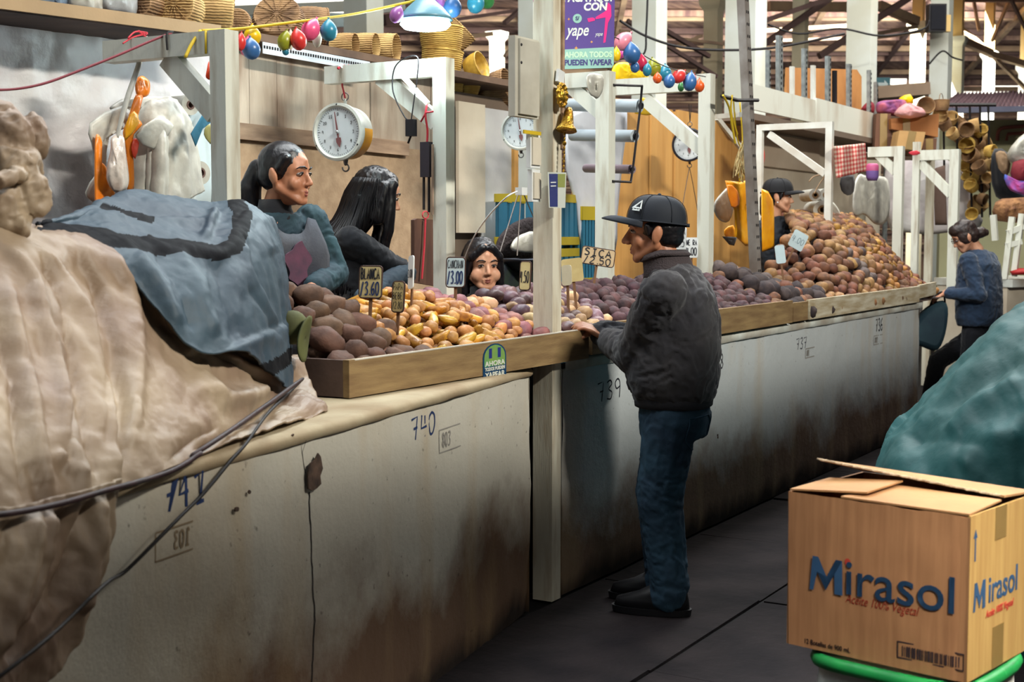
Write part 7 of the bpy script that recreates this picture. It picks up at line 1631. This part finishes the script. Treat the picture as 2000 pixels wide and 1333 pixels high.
balloons([(1204, 108, 12, 'yellow', 0, .7, 'yellow balloon against the purple sign'), (1216, 82, 19, 'rose', .8, .85, 'rose pink balloon'), (1214, 104, 11, 'magenta', .3, .6, 'slim magenta balloon'), (1234, 106, 18, 'blue', -.2, .95, 'big blue balloon below the rose one'), (1254, 124, 16, 'crimson', -.3, .65, 'crimson balloon'), (1249, 127, 11, 'yellow', .2, .6, 'thin yellow balloon behind the crimson one'), (1240, 132, 10, 'blue', 0, .9, 'small blue balloon under the orange one'), (1236, 122, 9, 'orange', 0, .9, 'small orange balloon peeking out'), (1277, 134, 15, 'olive', -.2, .95, 'yellow green balloon'), (1264, 138, 11, 'teal', .1, .8, 'teal balloon left of the yellow green one'), (1284, 154, 9, 'orange', 0, 1, 'little round orange balloon'), (1299, 145, 14, 'teal', 0, .95, 'teal balloon in the middle'), (1307, 160, 12, 'blue', .2, .95, 'blue balloon hanging low'), (1325, 150, 14, 'red', .9, .9, 'red balloon'), (1330, 171, 8, 'green', 0, .8, 'small green balloon hanging lowest'), (1347, 162, 16, 'blue', .2, .85, 'big blue balloon near the frame post'), (1366, 169, 11, 'orange', 0, .9, 'orange red balloon on the frame post'), (1353, 156, 9, 'red', .3, .8, 'small red balloon above the last blue one')], .42, 'on the string right of the purple sign', 'balloons right of the purple sign')
t = thing('yellow_twine', 'yellow cord carrying the balloons from the left frame past the lamp', 'cord')
b = B(); b.tube(spline([P(x, y, Y=.62) for x, y in ((395, 60), (470, 56), (560, 45), (640, 35), (700, 26), (790, 6), (880, -14))], 6), .006, 6); b.tube(spline([P(x, y, Y=.60) for x, y in ((392, 60), (375, 85), (362, 112))], 5), .006, 6)
for px in (402, 408): b.tube([P(px, 60, Y=.55), P(px, 105, Y=.55)], .004, 5)
b.build('cord', m_yel, t, smooth=True)
t = thing('red_twine', 'thin dark red cord sagging across the white tarpaulin', 'cord'); b = B(); b.tube(spline([P(x, y, Y=.75) for x, y in ((-30, 176), (30, 174), (90, 162), (160, 136), (230, 108), (290, 82), (335, 64))], 6), .0045, 6); b.build('cord', M('cord_maroon', (124, 52, 62), .7), t, smooth=True)
t = thing('hook', 'small black hook on the arm of the left frame', 'hook'); b = B(); b.tube(spline([P(338, 62, Y=.72), P(326, 66, Y=.72), P(327, 98, Y=.72)], 5), .004, 6); b.build('hook', m_dark, t)
t = thing('balloon_string', 'thin string holding the balloons right of the purple sign', 'cord'); b = B(); b.tube(spline([P(x, y, Y=.42) for x, y in ((1196, 70), (1230, 88), (1260, 110), (1300, 130), (1340, 142), (1378, 150))], 5), .003, 5); b.build('string', m_cord, t)
one('balloon', 'red balloon half hidden by the thin white frame', 'balloon', [(1484, 286), (1492, 292), (1494, 310), (1488, 328), (1480, 320), (1478, 300)], .12, M('bal_214_56_52', (0, 0, 0)), Y=f5[2] + .15)

# ------------------------------------------------ baskets on the shelves
def basket_mat(nm, c, c2):
    if nm in _mats: return _mats[nm]
    m = M(nm, c, .8, c2=c2, scale=9, bump=0); nt = m.node_tree; L = nt.links; bs = nt.nodes['Principled BSDF']
    tc = _n(nt, 'ShaderNodeTexCoord'); w = _n(nt, 'ShaderNodeTexWave'); w.wave_type = 'BANDS'; w.bands_direction = 'Z'; w.inputs['Scale'].default_value = 28; w.inputs['Distortion'].default_value = 2.5; L.new(tc.outputs['Object'], w.inputs['Vector'])
    bp = _n(nt, 'ShaderNodeBump'); bp.inputs['Strength'].default_value = .7; bp.inputs['Distance'].default_value = .01; L.new(w.outputs['Fac'], bp.inputs['Height']); L.new(bp.outputs[0], bs.inputs['Normal']); return m
m_bk = basket_mat('basket_straw', (198, 164, 106), (148, 112, 68)); m_bk2 = basket_mat('basket_gold', (214, 180, 92), (164, 126, 58)); m_bk3 = basket_mat('basket_brown', (160, 124, 84), (110, 82, 58))
def basket(label, c, R_, h, axis, mat, handle=False, taper=.82, group=None, name='basket'):
    t = thing(name, label, 'basket', group); q = V(axis).normalized().to_track_quat('Z', 'Y').to_matrix().to_4x4(); m4 = Matrix.Translation(c) @ q
    n = 14; prof = [(0, -h / 2)]
    for i in range(5): prof.append((R_ * taper * (i + 1) / 5 * (1 + .015 * (i % 2)), -h / 2 + .004 * (i % 2)))
    for i in range(n + 1):
        u = i / n; prof.append((R_ * (taper + (1 - taper) * u + .06 * math.sin(math.pi * u)) * (1 + .022 * (i % 2)), -h / 2 + h * u))
    prof += [(R_ * .94, h / 2), (R_ * .90, h / 4), (R_ * taper * .9, -h / 2 + .02), (0, -h / 2 + .02)]
    B().lathe(prof, 28, m4).build('body', mat, t, smooth=True)
    b = B(); b.tube([m4 @ V((R_ * .99 * math.cos(a), R_ * .99 * math.sin(a), h / 2)) for a in [2 * math.pi * i / 28 for i in range(29)]], [R_ * .05 + R_ * .014 * (i % 2) for i in range(29)], 6, caps=False); b.build('rim', mat, t, smooth=True)
    b = B()
    for i in range(14): a = 2 * math.pi * i / 14; b.tube([m4 @ V((R_ * .10 * math.cos(a), R_ * .1 * math.sin(a), -h / 2 - .003)), m4 @ V((R_ * taper * .95 * math.cos(a), R_ * taper * .95 * math.sin(a), -h / 2 - .003))], R_ * .018, 4)
    b.build('base_spokes', mat, t)
    if handle: b = B(); b.tube([m4 @ V((R_ * .98 * math.cos(a), 0, h / 2 + R_ * .8 * math.sin(a))) for a in [math.pi * i / 16 for i in range(17)]], R_ * .045, 6); b.build('handle', mat, t, smooth=True)
    return t
def bk(label, px, py, rpx, hpx, ax, mat, Y=1.7, **kw):
    c = P(px, py, Y=Y); k = pxsize(c); return basket(label, c, rpx * k, hpx * k, ax, mat, **kw)
FR = (-FW + UP * .05)
bk('round straw basket seen bottom on, on the left shelf', 346, 14, 47, 60, FW - UP * .06, m_bk, 1.32)
bk('brown straw basket half hidden left of the bottom on basket', 282, 8, 30, 50, FW + RT * .2, m_bk3, 1.36)
bk('tall straw basket lying on its side at the end of the left shelf', 420, 22, 40, 66, -RT + UP * .1 - FW * .3, m_bk, 1.34, taper=.9)
bk('squat straw basket just past the tall one over the left frame', 465, 42, 26, 34, FW - RT * .2, m_bk3, 1.75)
bk('large domed basket upside down behind the olive balloon', 545, 46, 54, 62, -UP * .5 + FW * .85, m_bk3, 1.85)
bk('ribbed basket leaning behind the pink balloon', 604, 52, 40, 60, RT * .9 - UP * .1 + FW * .3, m_bk3, 1.95)
for i, (px, py, r, l) in enumerate(((672, 88, 22, 'woven straw roll behind the teal balloon'), (712, 90, 24, 'woven straw roll right of the teal balloon'), (752, 94, 27, 'woven straw roll ending in a dark open mouth'))): bk(l, px, py, r, 46, (RT * .95 - FW * .25 - UP * .02), m_bk, 1.66, taper=.98)
bk('golden lidded basket under the lamp', 862, 128, 40, 56, UP + RT * .1, m_bk2, 1.75)
bk('handled straw basket behind the lamp', 862, 80, 42, 50, UP, m_bk2, 1.75, handle=True)
bk('tan basket leaning against the lidded golden one', 888, 72, 32, 46, UP * .6 + RT * .6, m_bk, 1.95)
bk('glossy round gold basket right of the lidded one', 928, 132, 27, 30, RT * .8 + UP * .3 - FW * .4, M('gold_rib', (196, 160, 66), .4, c2=(150, 116, 44), scale=20), 1.62)
bk('small straw basket at the shelf edge', 884, 176, 21, 42, UP, m_bk2, 1.60)
bk('small angular straw basket next to the shelf edge one', 916, 178, 19, 36, UP + RT * .3, m_bk2, 1.58)
bk('dark brown basket on its side beside the meter box', 966, 178, 36, 60, RT * .8 + UP * .25 - FW * .3, m_bk3, 1.62)
for i, (x0_, x1_, y0_, mat_, lab) in enumerate(((-20, 60, 4, M('wrap_grey', (120, 116, 116), .4, bump=.5, bscale=16), 'grey plastic bundle at the far left of the shelf'), (60, 130, 2, M('wrap_blue', (112, 130, 150), .4, bump=.5, bscale=16), 'bluish plastic bundle on the left shelf'), (130, 200, 0, m_plw, 'pale plastic wrapped bundle in the middle of the left shelf'), (198, 262, -2, M('wrap_silver', (176, 178, 178), .3, bump=.6, bscale=20), 'silvery crumpled plastic bundle left of the baskets'))):
    one('wrapped_bundle', lab, 'bundle', [(x0_, -40), (x1_, -40), (x1_ + 4, 10 + y0_ + i * 7), (x0_ + (x1_ - x0_) / 2, 13 + y0_ + i * 6), (x0_, 8 + y0_ + i * 5)], .2, mat_, Y=1.34, wr=.03, ws=9)
# ------------------------------------------------ behind the main post: crates, sack, pot
def crate(label, c, ax, w, d, h, mat, mat2):
    t = thing('plastic_crate', label, 'crate'); x = V(ax).normalized(); y = UP.cross(x); R3 = Matrix((x, y, UP)).transposed()
    def bx_(nm, ox, oy, oz, sx_, sy_, sz_, m_): B().box(V(c) + x * ox + y * oy + UP * oz, (sx_, sy_, sz_), R3).build(nm, m_, t, bevel=.004)
    for s in (-1, 1):
        bx_('band', 0, s * d / 2, h * .42, w, .02, h * .16, mat2); bx_('band', 0, s * d / 2, -h * .42, w, .02, h * .16, mat2); bx_('band', s * w / 2, 0, h * .42, .02, d, h * .16, mat2); bx_('band', s * w / 2, 0, -h * .42, .02, d, h * .16, mat2)
        for k in range(5): bx_('slat', -w * .4 + k * w * .2, s * d / 2, 0, w * .13, .016, h * .8, mat)
        for k in range(4): bx_('slat', s * w / 2, -d * .36 + k * d * .24, 0, .016, d * .15, h * .8, mat)
    bx_('base', 0, 0, -h / 2 + .01, w - .03, d - .03, .02, mat); return t
m_cb = M('crate_blue', (48, 110, 138), .5); m_cy = M('crate_yellow', (176, 156, 44), .5)
zf = .33
c = P(1050, 400, Y=1.25)
for k, (dz, lab) in enumerate(((1.44, 'topmost blue and yellow crate of the stack behind the main post'), (1.13, 'blue and yellow crate under the top one behind the main post'))): crate(lab, V((c.x, 1.25, dz + .15)), (1, .15, 0), .44, .34, .29, m_cb, m_cy)
crate('lowest crates column behind the main post holding up the stack', V((c.x, 1.25, .66)), (1, .15, 0), .44, .34, .64, m_cb, m_cy)
c3 = P(1118, 450, Y=1.2); crate('blue and yellow crate standing on end right of the main post', V((c3.x, 1.22, 1.42)), (1, -.2, 0), .14, .3, .5, m_cb, m_cy); 
t = thing('crate_stand', 'dark plinth under the crate right of the main post', 'stand'); B().bb(c3.x - .1, c3.x + .1, 1.05, 1.38, .33, 1.165).build('plinth', m_batten, t)
one('white_sack', 'small white sack tied shut behind the weighing pan', 'sack', [(1000, 475), (1012, 462), (1040, 452), (1052, 470), (1054, 492), (1002, 490)], .12, m_plw, Y=1.02)
one('dark_bundle', 'dark woolly bundle behind the small white sack', 'bundle', [(968, 480), (980, 455), (1010, 432), (1050, 430), (1056, 500), (970, 505)], .14, M('wool_dark', (52, 42, 44), .9, bump=.9, bscale=60, bdist=.02), Y=1.12)
one('green_bag', 'dark bag with green leaves beside the child', 'bag', [(975, 520), (1010, 515), (1050, 525), (1050, 570), (975, 570)], .12, M('bag_dark_green', (42, 56, 44), .8, c2=(26, 30, 40), scale=18), Y=1.02)
# plastic roll rack by the third frame
t = thing('roll_rack', 'black wire rack for plastic rolls beside the third frame', 'rack'); X3 = f3[1] + .10
b = B(); q = [P(1198, 166, Y=.46), P(1254, 168, Y=.46), P(1250, 215, Y=.46), P(1236, 330, Y=.46), P(1232, 356, Y=.46), P(1196, 354, Y=.46)]; b.tube(q, .007, 6); b.build('wire', m_dark, t)
for i, (py, x0_, x1_, r, mat_, lab) in enumerate(((207, 1112, 1250, 13, M('roll_silver', (178, 190, 198), .35), 'top silvery plastic roll on the wire rack'), (266, 1118, 1240, 12, M('roll_silver', (0, 0, 0)), 'middle silvery plastic roll on the wire rack'), (331, 1145, 1234, 9, M('roll_mauve', (140, 122, 132), .4), 'lowest mauve plastic roll on the wire rack'))):
    tr_ = thing('plastic_roll', lab, 'roll'); a, c = P(x0_, py - 2, Y=.95), P(x1_, py, Y=.48); kk = pxsize(c); q = (a - c).to_track_quat('Z', 'Y').to_matrix().to_4x4(); L_ = (a - c).length; R_ = r * kk
    B().lathe([(R_ * .5, 0), (R_, 0), (R_, L_), (0, L_)], 24, Matrix.Translation(c) @ q).build('film', mat_, tr_, auto=40); B().lathe([(0, .02), (R_ * .5, .02), (R_ * .5, -.012), (R_ * .42, -.012), (0, .0)], 16, Matrix.Translation(c) @ q).build('core', m_dark, tr_, auto=40)
one('plastic_sheet', 'pale translucent plastic film hanging from the rolls behind the third frame', 'sheet', [(1112, 215), (1180, 205), (1225, 220), (1218, 300), (1206, 420), (1200, 500), (1140, 500), (1125, 400), (1105, 330)], .05, M('film_pale', (204, 208, 216), .3, bump=.5, bscale=10, spec=.6), Y=1.1, k=2, wr=.02, ws=5)
one('yellow_bag', 'bright yellow bags bunched above the third frame', 'bag', [(1198, 128), (1225, 122), (1258, 136), (1266, 166), (1200, 168)], .12, M('plastic_lemon', (250, 206, 30), .4), Y=1.3, wr=.02)
one('yellow_bag', 'yellow bag corner hanging below the arm near the roll rack', 'bag', [(1246, 196), (1262, 192), (1284, 222), (1240, 222)], .06, M('plastic_lemon', (0, 0, 0)), Y=1.3, k=2)
# ------------------------------------------------ middle stall: yellow bags
YM = .95
yb = thing('yellow_bag', 'big orange yellow carrier bag hanging by the slotted pole', 'bag')
pillow('bag', [(1416, 352), (1445, 356), (1474, 350), (1478, 372), (1462, 396), (1466, 440), (1472, 478), (1456, 482), (1436, 462), (1434, 410), (1424, 390)], .06, m_ply2, yb, Y=.55, k=1, wr=.03, ws=12)
pillow('orange_lining', [(1420, 360), (1440, 372), (1444, 400), (1428, 404)], .04, m_plo, yb, Y=.52, k=2)
b = B(); 
for q in (((1445, 356), (1442, 320), (1450, 280), (1445, 200)), ((1450, 354), (1456, 310), (1440, 270), (1432, 190))): b.tube(spline([P(x, y, Y=.55) for x, y in q], 5), .005, 5)
b.build('yellow_ties', m_yel, yb, smooth=True)
one('carrier_bag', 'white carrier bag behind the big orange yellow one', 'bag', [(1393, 402), (1410, 376), (1430, 362), (1434, 400), (1424, 432), (1404, 430)], .08, m_plw, Y=.66, k=3)
one('yellow_bag', 'yellow bag lower corner under the big orange yellow one', 'bag', [(1414, 450), (1432, 440), (1440, 466), (1420, 466)], .05, m_ply2, Y=.70, k=2)
one('black_rag', 'black rag hooked under the yellow bag', 'cloth', [(1410, 462), (1440, 464), (1434, 480), (1424, 478)], .03, m_black_cl, Y=.68, k=1)
one('yellow_sheet', 'long yellow sheet hanging at the back of the person in black cap', 'sheet', [(1487, 368), (1500, 374), (1509, 390), (1512, 410), (1513, 486), (1488, 493)], .05, m_ply2, Y=.60, k=1)
t = thing('straw_bunch', 'bunch of dry straw and string tied to the slotted pole', 'bunch'); b = B()
for i in range(22): b.tube(spline([P(1452 + uni(-3, 3), 282 + uni(-8, 8), Y=.5), P(1446 + uni(-10, 12), 315 + uni(-10, 10), Y=.5 + uni(-.04, .04)), P(1444 + uni(-14, 14), 345 + uni(-14, 12), Y=.5 + uni(-.05, .05))], 3), .0028, 4)
stuff(b.build('straw', M('straw', (190, 170, 120), .8), t))
t = thing('tie_cords', 'yellow and black cords wound round the slotted pole', 'cord'); b = B(); b.tube([P(1410, 188, Y=.37), P(1440, 196, Y=.37), P(1480, 196, Y=.37)], .012, 6); b.build('black_cord', m_cord, t)
b = B(); b.tube(spline([P(1412, 186, Y=.36), P(1424, 210, Y=.36), P(1430, 245, Y=.36), P(1436, 280, Y=.36)], 5), .007, 6); b.tube(spline([P(1430, 186, Y=.36), P(1428, 220, Y=.36), P(1440, 262, Y=.36)], 5), .006, 6); b.build('yellow_cord', m_yel, t)
t = thing('metal_bracket', 'white angled metal bracket left of the slotted pole', 'bracket'); B().beam(P(1398, 228, Y=.8), P(1446, 224, Y=.5), .03, .02, (0, 0, 1)).build('arm', m_white_metal, t); B().beam(P(1400, 230, Y=.8), P(1446, 288, Y=.8), .02, .035, None).build('brace', m_white_metal, t)
# far stall
for i, (px, py, r, lab) in enumerate(((1592, 381, 12, 'left small white plastic roll hanging in the far stall'), (1613, 381, 13, 'right small white plastic roll hanging in the far stall'), (1606, 410, 18, 'bigger white plastic roll below the two small ones'))):
    t = thing('plastic_roll', lab, 'roll'); c = P(px, py, Y=.72); kk = pxsize(c); q = (-FW + RT * .05).to_track_quat('Z', 'Y').to_matrix().to_4x4(); R_ = r * kk
    B().lathe([(R_ * .5, 0), (R_, 0), (R_, -.3), (R_ * .5, -.3), (R_ * .5, 0)], 24, Matrix.Translation(c) @ q).build('film', m_plw, t, auto=40); B().lathe([(R_ * .3, .01), (R_ * .5, .01), (R_ * .5, -.3), (0, -.3), (R_ * .3, -.02)], 18, Matrix.Translation(c) @ q).build('core', M('core_tan', (132, 104, 70), .8), t, auto=40)
t = thing('string_bunch', 'tangle of strings tying the white rolls to the metal frame', 'cord'); b = B()
for q in (((1614, 340), (1600, 360), (1590, 378)), ((1616, 342), (1616, 360), (1614, 378)), ((1612, 340), (1590, 345), (1580, 355)), ((1615, 345), (1625, 370), (1610, 400))): b.tube(spline([P(x, y, Y=.68) for x, y in q], 4), .005, 5)
b.build('strings', M('string_tan', (156, 128, 96), .8), t)
one('plastic_film', 'clear plastic film and yellow tube dangling under the bigger roll', 'film', [(1606, 398), (1626, 394), (1642, 420), (1636, 450), (1622, 446), (1610, 430)], .08, m_plw, Y=.78, wr=.02)
ck = thing('checked_cloth', 'red checked cloth hanging over the end of the far stall frame', 'cloth')
b = B(); rows_ = []
for i in range(15):
    r_ = []
    for j in range(21):
        u, v = i / 14, j / 20; x_ = 1630 + 4 * u + 60 * v; y_ = 286 - 6 * v + (62 - 8 * v) * u
        r_.append(P(x_, y_, Y=.42 + .02 * math.sin(v * 14 + u * 2)))
    rows_.append(r_)
b.grid(rows_); b.bm.faces.ensure_lookup_table()
for i, f in enumerate(b.bm.faces):
    a, c = (i // 20) % 2, (i % 20) % 2; f.material_index = 0 if a and c else (1 if a or c else 2)
o = b.build('cloth', [M('check_red', (188, 70, 70), .85), M('check_mid', (210, 136, 124), .85), M('check_pale', (226, 204, 186), .85)], ck, smooth=True); md = o.modifiers.new('t', 'SOLIDIFY'); md.thickness = .008
one('black_bag', 'black bag hanging under the red checked cloth', 'bag', [(1642, 348), (1668, 342), (1668, 374), (1655, 382), (1643, 372)], .08, m_black_cl, Y=.5, k=2)
cu = thing('plastic_cup', 'purple and pink plastic cup hanging from the far frame', 'cup'); c = P(1704, 336, Y=.3); kk = pxsize(c)
B().lathe([(0, -17), (9, -17), (12, -10), (12, 2)], 20, Matrix.Translation(c) @ Matrix.Diagonal((kk, kk, kk, 1))).build('cup', M('cup_purple', (118, 92, 158), .5), cu, smooth=True); B().lathe([(12, 2), (12, 12), (9, 16), (0, 17)], 20, Matrix.Translation(c) @ Matrix.Diagonal((kk, kk, kk, 1))).build('lid', M('cup_pink', (186, 84, 128), .5), cu, smooth=True)
one('carrier_bag', 'cluster of white carrier bags hanging right of the vendor in the cap', 'bag', [(1676, 342), (1700, 346), (1734, 352), (1736, 424), (1712, 440), (1690, 420), (1668, 420), (1666, 380)], .14, m_plw, Y=.55, wr=.03, ws=8)
# cartons and bundles stacked past the parapet
def carton(label, pts, D, d, mat):
    t = thing('carton', label, 'carton'); q = [P(x, y, D=D) for x, y in pts]; b = B(); n_ = len(q); b.verts(q + [p + FW * d + RT * .02 for p in q], [tuple(range(n_)), tuple(range(2 * n_ - 1, n_ - 1, -1))] + [(i, (i + 1) % n_, n_ + (i + 1) % n_, n_ + i) for i in range(n_)]); b.build('carton', mat, t, bevel=.01)
    a, c_ = q[0].lerp(q[1], .5), q[-1].lerp(q[-2], .5); b = B(); b.ribbon([a - FW * .004, c_ - FW * .004], .07, -FW, .002); b.build('tape', m_tape, t)
m_ct = M('carton_brown', (176, 118, 64), .75, c2=(150, 96, 54), scale=2); m_ct2 = M('carton_dark', (112, 78, 60), .8); m_ct3 = M('carton_tan', (196, 154, 100), .75)
carton('dark brown carton at the left of the stacked cartons', [(1712, 222), (1740, 222), (1742, 290), (1708, 292)], 13.4, .5, m_ct2)
carton('wide orange brown carton on the stack past the parapet', [(1740, 232), (1800, 226), (1834, 222), (1832, 268), (1800, 262), (1741, 252)], 13.3, .5, m_ct)
carton('tan carton leaning in front of the stacked cartons', [(1757, 255), (1808, 258), (1800, 292), (1750, 292)], 13.0, .3, m_ct3)
carton('lower brown carton behind the last frames', [(1800, 272), (1830, 270), (1828, 300), (1802, 300)], 13.2, .4, m_ct2)
pl2 = thing('pallet_rack', 'rack shelf carrying the cartons past the parapet', 'shelf')
a, c = P(1700, 296, D=13.5), P(1836, 302, D=13.5); B().beam(a - UP * .03 + FW * .1, c - UP * .01 + FW * .1, .7, .05, None).build('shelf_board', m_batten, pl2)
for q in (a + FW * .3, c + FW * .3): B().beam((q.x, q.y, 0), (q.x, q.y, q.z), .07, .07, (1, 0, 0)).build('post', m_post, pl2)
one('cloth_bundle', 'red and purple cloth bundle on top of the cartons', 'bundle', [(1712, 204), (1730, 196), (1768, 196), (1770, 226), (1742, 224), (1714, 222)], .3, M('bundle_red', (168, 84, 92), .8, c2=(110, 70, 130), scale=7), D=13.5, wr=.06, ws=5)
one('cloth_bundle', 'rose cloth bundle draped over the orange brown carton', 'bundle', [(1746, 222), (1770, 200), (1795, 210), (1808, 226), (1776, 232)], .25, M('bundle_rose', (206, 150, 150), .8), D=13.2, wr=.06, ws=5)
one('yellow_bag', 'small yellow bag on top of the red cloth bundle', 'bag', [(1756, 192), (1778, 184), (1784, 202), (1762, 204)], .15, M('plastic_lemon', (0, 0, 0)), D=13.7, k=2)
one('red_bundle', 'dark red round bundle at the end of the parapet', 'bundle', [(1682, 212), (1696, 198), (1708, 204), (1706, 222), (1686, 220)], .2, M('bundle_dark_red', (140, 44, 56), .8), D=13.9)
bk('round brown basket on top of the cartons', 1806, 210, 17, 24, UP * .3 - FW, m_bk3, .68); bk('dark handled basket right of the round brown one', 1838, 206, 16, 20, UP, m_bk3, .59, handle=True)
# curtain of hung basketry
t_spots = [(1838, 222, 14), (1846, 244, 13), (1858, 232, 13), (1872, 240, 15), (1886, 252, 15), (1902, 246, 14), (1914, 256, 13), (1876, 268, 14), (1862, 262, 12), (1890, 282, 15), (1910, 280, 15), (1926, 276, 13), (1934, 296, 13), (1898, 304, 16), (1920, 306, 14), (1893, 326, 16), (1914, 328, 14), (1932, 322, 12), (1896, 346, 15), (1916, 350, 13), (1930, 346, 11), (1898, 364, 13), (1922, 366, 10), (1908, 402, 18), (1898, 418, 12), (1918, 388, 11)]
for i, (px, py, r) in enumerate(t_spots):
    c = P(px, py, D=14.2 + (i % 4) * .1); k = pxsize(c) * r
    basket(('small woven straw basket in the hanging cluster at the far right' if i > 0 else 'small woven straw basket in the hanging cluster at the far right'), c, k, k * 1.3, (uni(-1, 1) * RT + UP * uni(-.3, .8) - FW * uni(.2, .9)), (m_bk2, m_bk, m_bk3)[(i * 5) % 3 if px > 1880 else 1 + i % 2], handle=i % 3 == 0, group='hanging straw baskets')
t = thing('hanging_net', 'dark net line the straw baskets hang from', 'net'); b = B()
for x_ in (1842, 1868, 1894, 1914, 1930): b.tube([P(x_, 205, D=14.4), P(x_ + 4, 425, D=14.4)], .012, 5)
b.tube([P(1830, 205, D=14.4), P(1945, 205, D=14.4)], .02, 5); b.build('lines', m_cord, t)
# right edge stall
for lab, nm, q, th_, mat_, D in (('white crumpled sack high at the right edge', 'white_sack', [(1966, 300), (1990, 268), (2030, 250), (2040, 330), (1980, 320)], .3, m_plw, 13.5), ('dark red woven bag at the right edge', 'red_bag', [(1978, 318), (2020, 314), (2020, 356), (1978, 356)], .25, M('bag_maroon', (132, 44, 54), .8, bump=.5, bscale=60), 13.4), ('pink and blue striped bundle at the right edge under the red bag', 'striped_bundle', [(1962, 340), (1990, 352), (2020, 358), (2020, 385), (1985, 378), (1966, 360)], .2, M('bundle_pink', (206, 60, 120), .8, c2=(70, 90, 170), scale=7), 13.35), ('black draped cloth at the right edge behind the baskets', 'black_cloth', [(1942, 292), (1970, 300), (1960, 345), (1990, 375), (2020, 400), (1985, 402), (1945, 385), (1935, 330)], .25, m_black_cl, 13.9), ('brown fibre bundle left of the red woven bag', 'fibre_bundle', [(1944, 298), (1962, 296), (1974, 320), (1966, 345), (1950, 330)], .15, M('fibre', (150, 124, 96), .9, bump=.8, bscale=50), 13.6), ('orange brown heap of produce at the right edge', 'produce_heap', [(1944, 395), (1975, 386), (2020, 392), (2020, 432), (1944, 430)], .3, M('heap_tan', (162, 118, 78), .85, c2=(110, 74, 52), scale=14, bump=.9, bscale=20, bdist=.03), 13.2)):
    one(nm, lab, nm.split('_')[-1] if nm != 'produce_heap' else 'heap', q, th_, mat_, D=D, wr=.06, ws=5, k=2)
cc = thing('market_counter', 'cream counter with white rails at the right edge behind the navy sweater', 'counter')
a = P(1925, 560, D=12.9); c = P(2080, 535, D=13.6); b = B(); zt = 1.02
b.beam(V((a.x, a.y, zt / 2)) + FW * .4, V((c.x, c.y, zt / 2)) + FW * .4, .8, zt, None); b.build('body', m_cream, cc)
b = B(); b.beam(V((a.x, a.y, zt + .03)) + FW * .38, V((c.x, c.y, zt + .03)) + FW * .38, .9, .07, None); b.build('top_slab', m_copingB, cc, bevel=.01)
for (q, e) in (((1977, 424), (1962, 545)), ((1996, 418), (1980, 540)), ((1968, 455), (1998, 442)), ((1965, 480), (1994, 472)), ((1940, 420), (1944, 470))): cc_ = B().beam(P(*q, D=13.0), P(*e, D=13.0), .07, .05, None).build('rail', m_white_wood, cc)
one('red_tray', 'red tray on the cream counter at the right edge', 'tray', [(1972, 530), (1990, 524), (2040, 524), (2040, 536), (1975, 538)], .3, M('tray_red', (170, 40, 40), .6), D=13.0, k=1)
one('white_tarp', 'long pale tarpaulin hung behind the last frames', 'tarpaulin', [(1800, 300), (1880, 330), (1900, 400), (1920, 430), (1890, 450), (1740, 450), (1730, 330)], .08, m_tarpw, D=14.6, k=2, wr=.04, ws=3)
one('brown_curtain', 'brown curtain between the last two frames', 'curtain', [(1822, 330), (1846, 322), (1850, 440), (1826, 440)], .1, M('curtain_brown', (108, 88, 80), .9), D=14.2, k=1)
one('red_string', 'red string tied on the last wooden frame', 'cord', [(1774, 298), (1790, 294), (1798, 300), (1784, 304)], .02, m_red, D=12.4, k=2)
# wires across the hall
for i, (lab, pts, D, r) in enumerate((('slack cable running across the upper right of the hall', [(1210, 40), (1260, 70), (1330, 92), (1420, 98), (1520, 92), (1650, 66)], 12.5, .012), ('dark cable drooping in front of the white columns', [(1200, 115), (1255, 108), (1262, 60), (1265, -10)], 12, .009), ('thin cable looped between columns under the loudspeaker', [(1500, 48), (1560, 66), (1640, 56), (1720, 70), (1800, 58), (1815, 40)], 15.6, .012), ('cable bundle hanging from the loudspeaker column', [(1815, 125), (1840, 100), (1860, 112), (1880, 118)], 18.5, .012))):
    t = thing('cable', lab, 'cable'); B().tube(spline([P(x, y, D=D) for x, y in pts], 6), r, 5).build('cable', m_cord, t, smooth=True)
finish()
